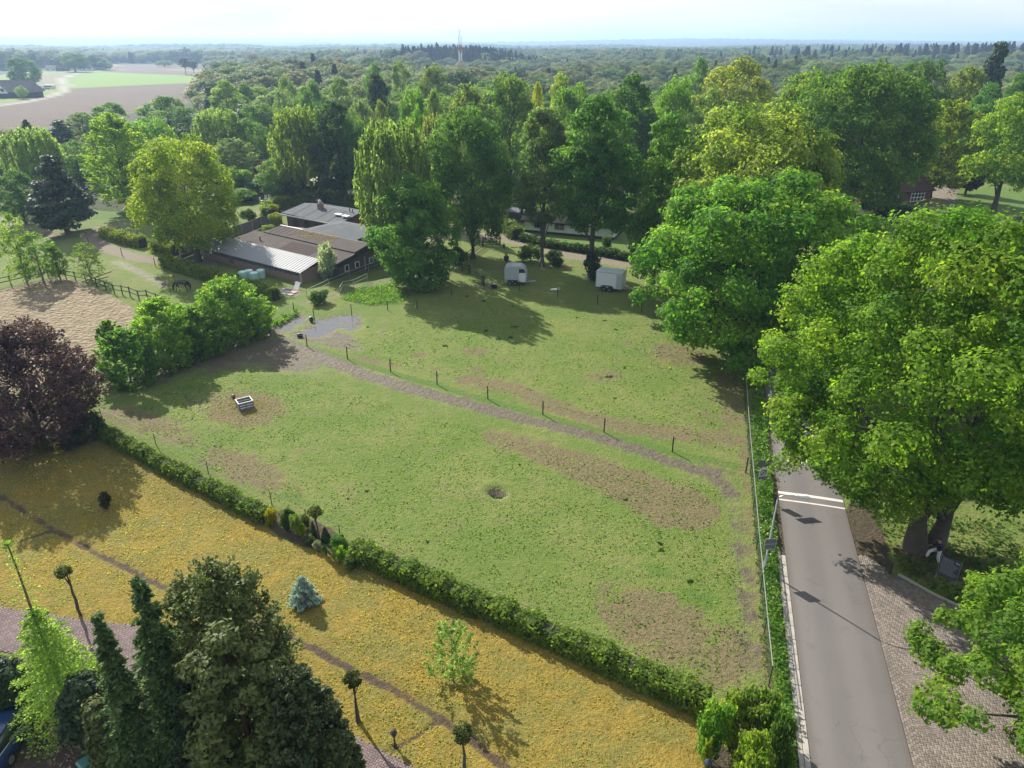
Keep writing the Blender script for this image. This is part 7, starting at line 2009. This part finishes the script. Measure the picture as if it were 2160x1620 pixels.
# dung and weed tufts on the grass
TUFT = ['largest dark weed tuft, in the tree shadow of the upper paddock', 'small weed tuft left above the largest dark tuft', 'small weed tuft right beside the largest dark tuft', 'weed tuft left of the round bare patch in the upper paddock', 'weed tuft deep in the tree shadow near the far wire fence', 'tiny weed tuft in shade below the horse trailer', 'shaded weed tuft above the largest dark tuft', 'weed tuft in front of the box trailer past the fence', 'weed tuft at the lower edge of the box trailer shadow', 'weed tuft growing in the bare spot right of the upper paddock', 'weed tuft below the bare spot of the upper paddock', 'tiny weed tuft left of the bare spot in the upper paddock', 'tiny weed tuft right above the bare spot in the upper paddock', 'bigger of the two weed tufts above the flower bed', 'smaller of the two weed tufts above the flower bed', 'tiny weed tuft near the puddle shore fence post', 'lone weed tuft in the lower paddock between hole and hedge', 'upper of the paired weed tufts at the lower right of the paddock', 'lower of the paired weed tufts at the lower right of the paddock', 'weed tuft at the lower end of the long straw patch', 'small weed tuft above right of the dug hole', 'shaded weed tuft below the thick hornbeam', 'tiny shaded weed tuft left of the box trailer shadow', 'weed tuft above the bare brown corner at the lower right']
for k, (px, py, w) in enumerate(((1056, 714, 26), (1025, 698, 9), (1077, 712, 10), (940, 730, 12), (1020, 636, 9), (1082, 646, 6), (1085, 690, 12), (1275, 676, 7), (1298, 696, 9), (1284, 796, 14), (1298, 840, 7), (1224, 774, 5), (1317, 776, 5), (773, 1036, 9), (734, 1052, 5), (776, 690, 5), (900, 1144, 7), (1392, 1146, 12), (1394, 1160, 10), (1320, 1054, 9), (1096, 980, 6), (985, 625, 8), (1217, 670, 6), (1455, 1226, 12))):
    c = Crown(700 + k); q = G(px, py); W = w * depth(q) / FPX
    for i in range(4): c.clump(np.array([c.g.uniform(-.4, .4) * W, c.g.uniform(-.4, .4) * W, .0]), W * .24, 36, .06, .4, None, .45)
    o = put('weed_tuft', c.mesh('weed_tuft', LEAF, 2.4), None, (0.055, 0.10, 0.03)); o.location = q
    tag(o, TUFT[k], 'plant', 'weed tufts in the paddock grass')

# ------------------------------------------------------------------ garden lanterns, bin, car
def lantern(label, px, top, by, dark):
    p = G(px, by); h = height_at(p, top)
    o = thing('garden_lantern', label, 'garden lamp', p, .5)
    m = MB(); m.tube([(0, 0, 0), (0, 0, .06), (0, 0, .10), (0, 0, h * .58)], [.09, .09, .035, .03], 8); m.build('post', BLACK, o)
    m = MB(); m.tube([(0, 0, h * .58), (0, 0, h * .62), (0, 0, h * .86)], [.04, .09, .13], 6); m.build('lantern_glass', GLASS, o)
    m = MB(); m.tube([(0, 0, h * .86), (0, 0, h * .90), (0, 0, h)], [.17, .16, .02], 6); m.build('cap', dark, o)
lantern('black garden lantern at the end of the bare strip in the golden lawn', 833, 1541, 1572, BLACK)
lantern('dark blue garden lantern at the bottom edge by the roadside shrubs', 1486, 1602, 1650, pm('lantern_blue', (0.03, 0.04, 0.065), .5))
bn = thing('wheelie_bin', 'green wheelie bin with pale shiny lid at the bottom left', 'bin', (G(184, 1603, 1.07).x, G(184, 1603, 1.07).y, 0), math.radians(-38))
BG = pm('bin_green', (0.025, 0.10, 0.075), .45, var=.15); BL = pm('bin_lid', (0.045, 0.15, 0.12), .22, var=.1, spec=.6)
MB().box((0, 0, .5), (.5, .62, 1.0), taper=1.12).build('body', BG, bn)
m = MB(); m.add([(-.30, -.38, 1.0), (.30, -.38, 1.0), (.30, .36, 1.0), (-.30, .36, 1.0), (-.26, -.30, 1.08), (.26, -.30, 1.08), (.26, .26, 1.11), (-.26, .26, 1.11)], [(0, 3, 2, 1), (4, 5, 6, 7), (0, 1, 5, 4), (1, 2, 6, 5), (2, 3, 7, 6), (3, 0, 4, 7)]); m.build('lid', BL, bn)
for x in (-.24, .24): MB().tube([(x - .03, .34, .12), (x + .03, .34, .12)], .12, 12).build('wheel', RUBBER, bn)
MB().tube([(-.22, .42, 1.0), (.22, .42, 1.0)], .02, 6).build('handle', BG, bn)
# parked car: lofted body, greenhouse, glass, wheels
car = thing('parked_car', 'dark blue car parked under the larch at the left edge', 'car', (-22.35, 21.7, 0), math.radians(92))
CARB = pm('car_paint', (0.022, 0.05, 0.15), .2, .1, var=.05, spec=.8)
def loft(secs, T=None):
    """secs = [(x, half width, z low, z high, top half width)]"""
    m = MB(); vs, fs = [], []
    for x, hw, z0, z1, tw in secs:
        zm = z0 + (z1 - z0) * .55
        vs += [(x, -hw * .92, z0), (x, -hw, z0 + .12), (x, -hw, zm), (x, -(hw * .35 + tw * .65), z1 - .05), (x, -tw * .8, z1), (x, tw * .8, z1), (x, (hw * .35 + tw * .65), z1 - .05), (x, hw, zm), (x, hw, z0 + .12), (x, hw * .92, z0)]
    n = 10
    for i in range(len(secs) - 1):
        for k in range(n):
            j = (k + 1) % n; fs.append((i * n + k, i * n + j, (i + 1) * n + j, (i + 1) * n + k))
    fs += [tuple(reversed(range(n))), tuple(range((len(secs) - 1) * n, len(secs) * n))]
    return m.add(vs, fs)
bd_ = loft([(-2.05, .62, .40, .72, .55), (-1.95, .78, .28, .92, .70), (-1.5, .86, .22, .98, .80), (-.6, .87, .20, .98, .82), (.4, .87, .20, .97, .82), (1.0, .86, .22, .94, .78), (1.6, .82, .24, .84, .70), (2.0, .70, .30, .70, .55), (2.1, .55, .38, .60, .45)]).build('body', CARB, car, smooth=True)
loft([(-1.78, .70, .90, 1.00, .62), (-1.25, .76, .90, 1.36, .58), (-.5, .78, .92, 1.46, .60), (.2, .77, .92, 1.42, .58), (.55, .74, .92, 1.28, .56), (1.1, .70, .90, .96, .60)]).build('glasshouse', GLASS, car, smooth=True)
loft([(-1.30, .56, 1.345, 1.39, .52), (-.6, .60, 1.435, 1.485, .56), (.1, .58, 1.41, 1.46, .54), (.42, .54, 1.33, 1.38, .50)]).build('roof', CARB, car, smooth=True)
for s in (-1, 1):
    for pts in (([(1.05, .70 * s, .97), (.42, .56 * s, 1.37)]), ([(-.35, .79 * s, .95), (-.40, .61 * s, 1.44)]), ([(-1.75, .70 * s, .98), (-1.28, .57 * s, 1.37)])):
        MB().tube(pts, .045, 6).build('pillar', CARB, car)
    MB().tube([(.95, .80 * s, .98), (-.4, .84 * s, 1.0), (-1.6, .80 * s, 1.0)], .018, 5).build('window_trim', STEEL, car)
    for x in (-1.28, 1.28):
        w_ = MB(); w_.tube([(x, .70 * s, .31), (x, .74 * s, .31), (x, .86 * s, .31), (x, .89 * s, .31)], [.28, .31, .31, .28], 18); w_ = w_.build('wheel', RUBBER, car)
        MB().tube([(x, .89 * s, .31), (x, .90 * s, .31)], .19, 12).build('rim', STEEL, w_)
    MB().ball((.72, .96 * s, 1.0), (.07, .11, .07), 10, 6).build('mirror', CARB, car, smooth=True)
    MB().ball((1.92, .56 * s, .66), (.14, .14, .08), 10, 6).build('headlight', GLASS, car, smooth=True)
    MB().ball((-1.98, .60 * s, .78), (.06, .12, .10), 10, 6).build('taillight', pm('tail_red', (0.3, 0.01, 0.01), .3) if s < 0 else bpy.data.materials['tail_red'], car, smooth=True)
    MB().box((-.1, .875 * s, .80), (.14, .02, .025)).build('door_handle', STEEL, car)

# ------------------------------------------------------------------ air
haze_me = MB(); haze_me.box((0, 5200, 48.5), (26000, 14600, 101))
HZ = NB('haze')
_v = HZ.n('ShaderNodeVolumePrincipled', {'Color': (0.44, 0.64, 0.95, 1), 'Density': HAZE_DENSITY, 'Anisotropy': 0.35})
HZ.t.links.new(_v.outputs[0], HZ.out.inputs['Volume'])
HZ.mat.cycles.homogeneous_volume = True
tag(haze_me.build('haze', HZ.mat), kind='stuff')
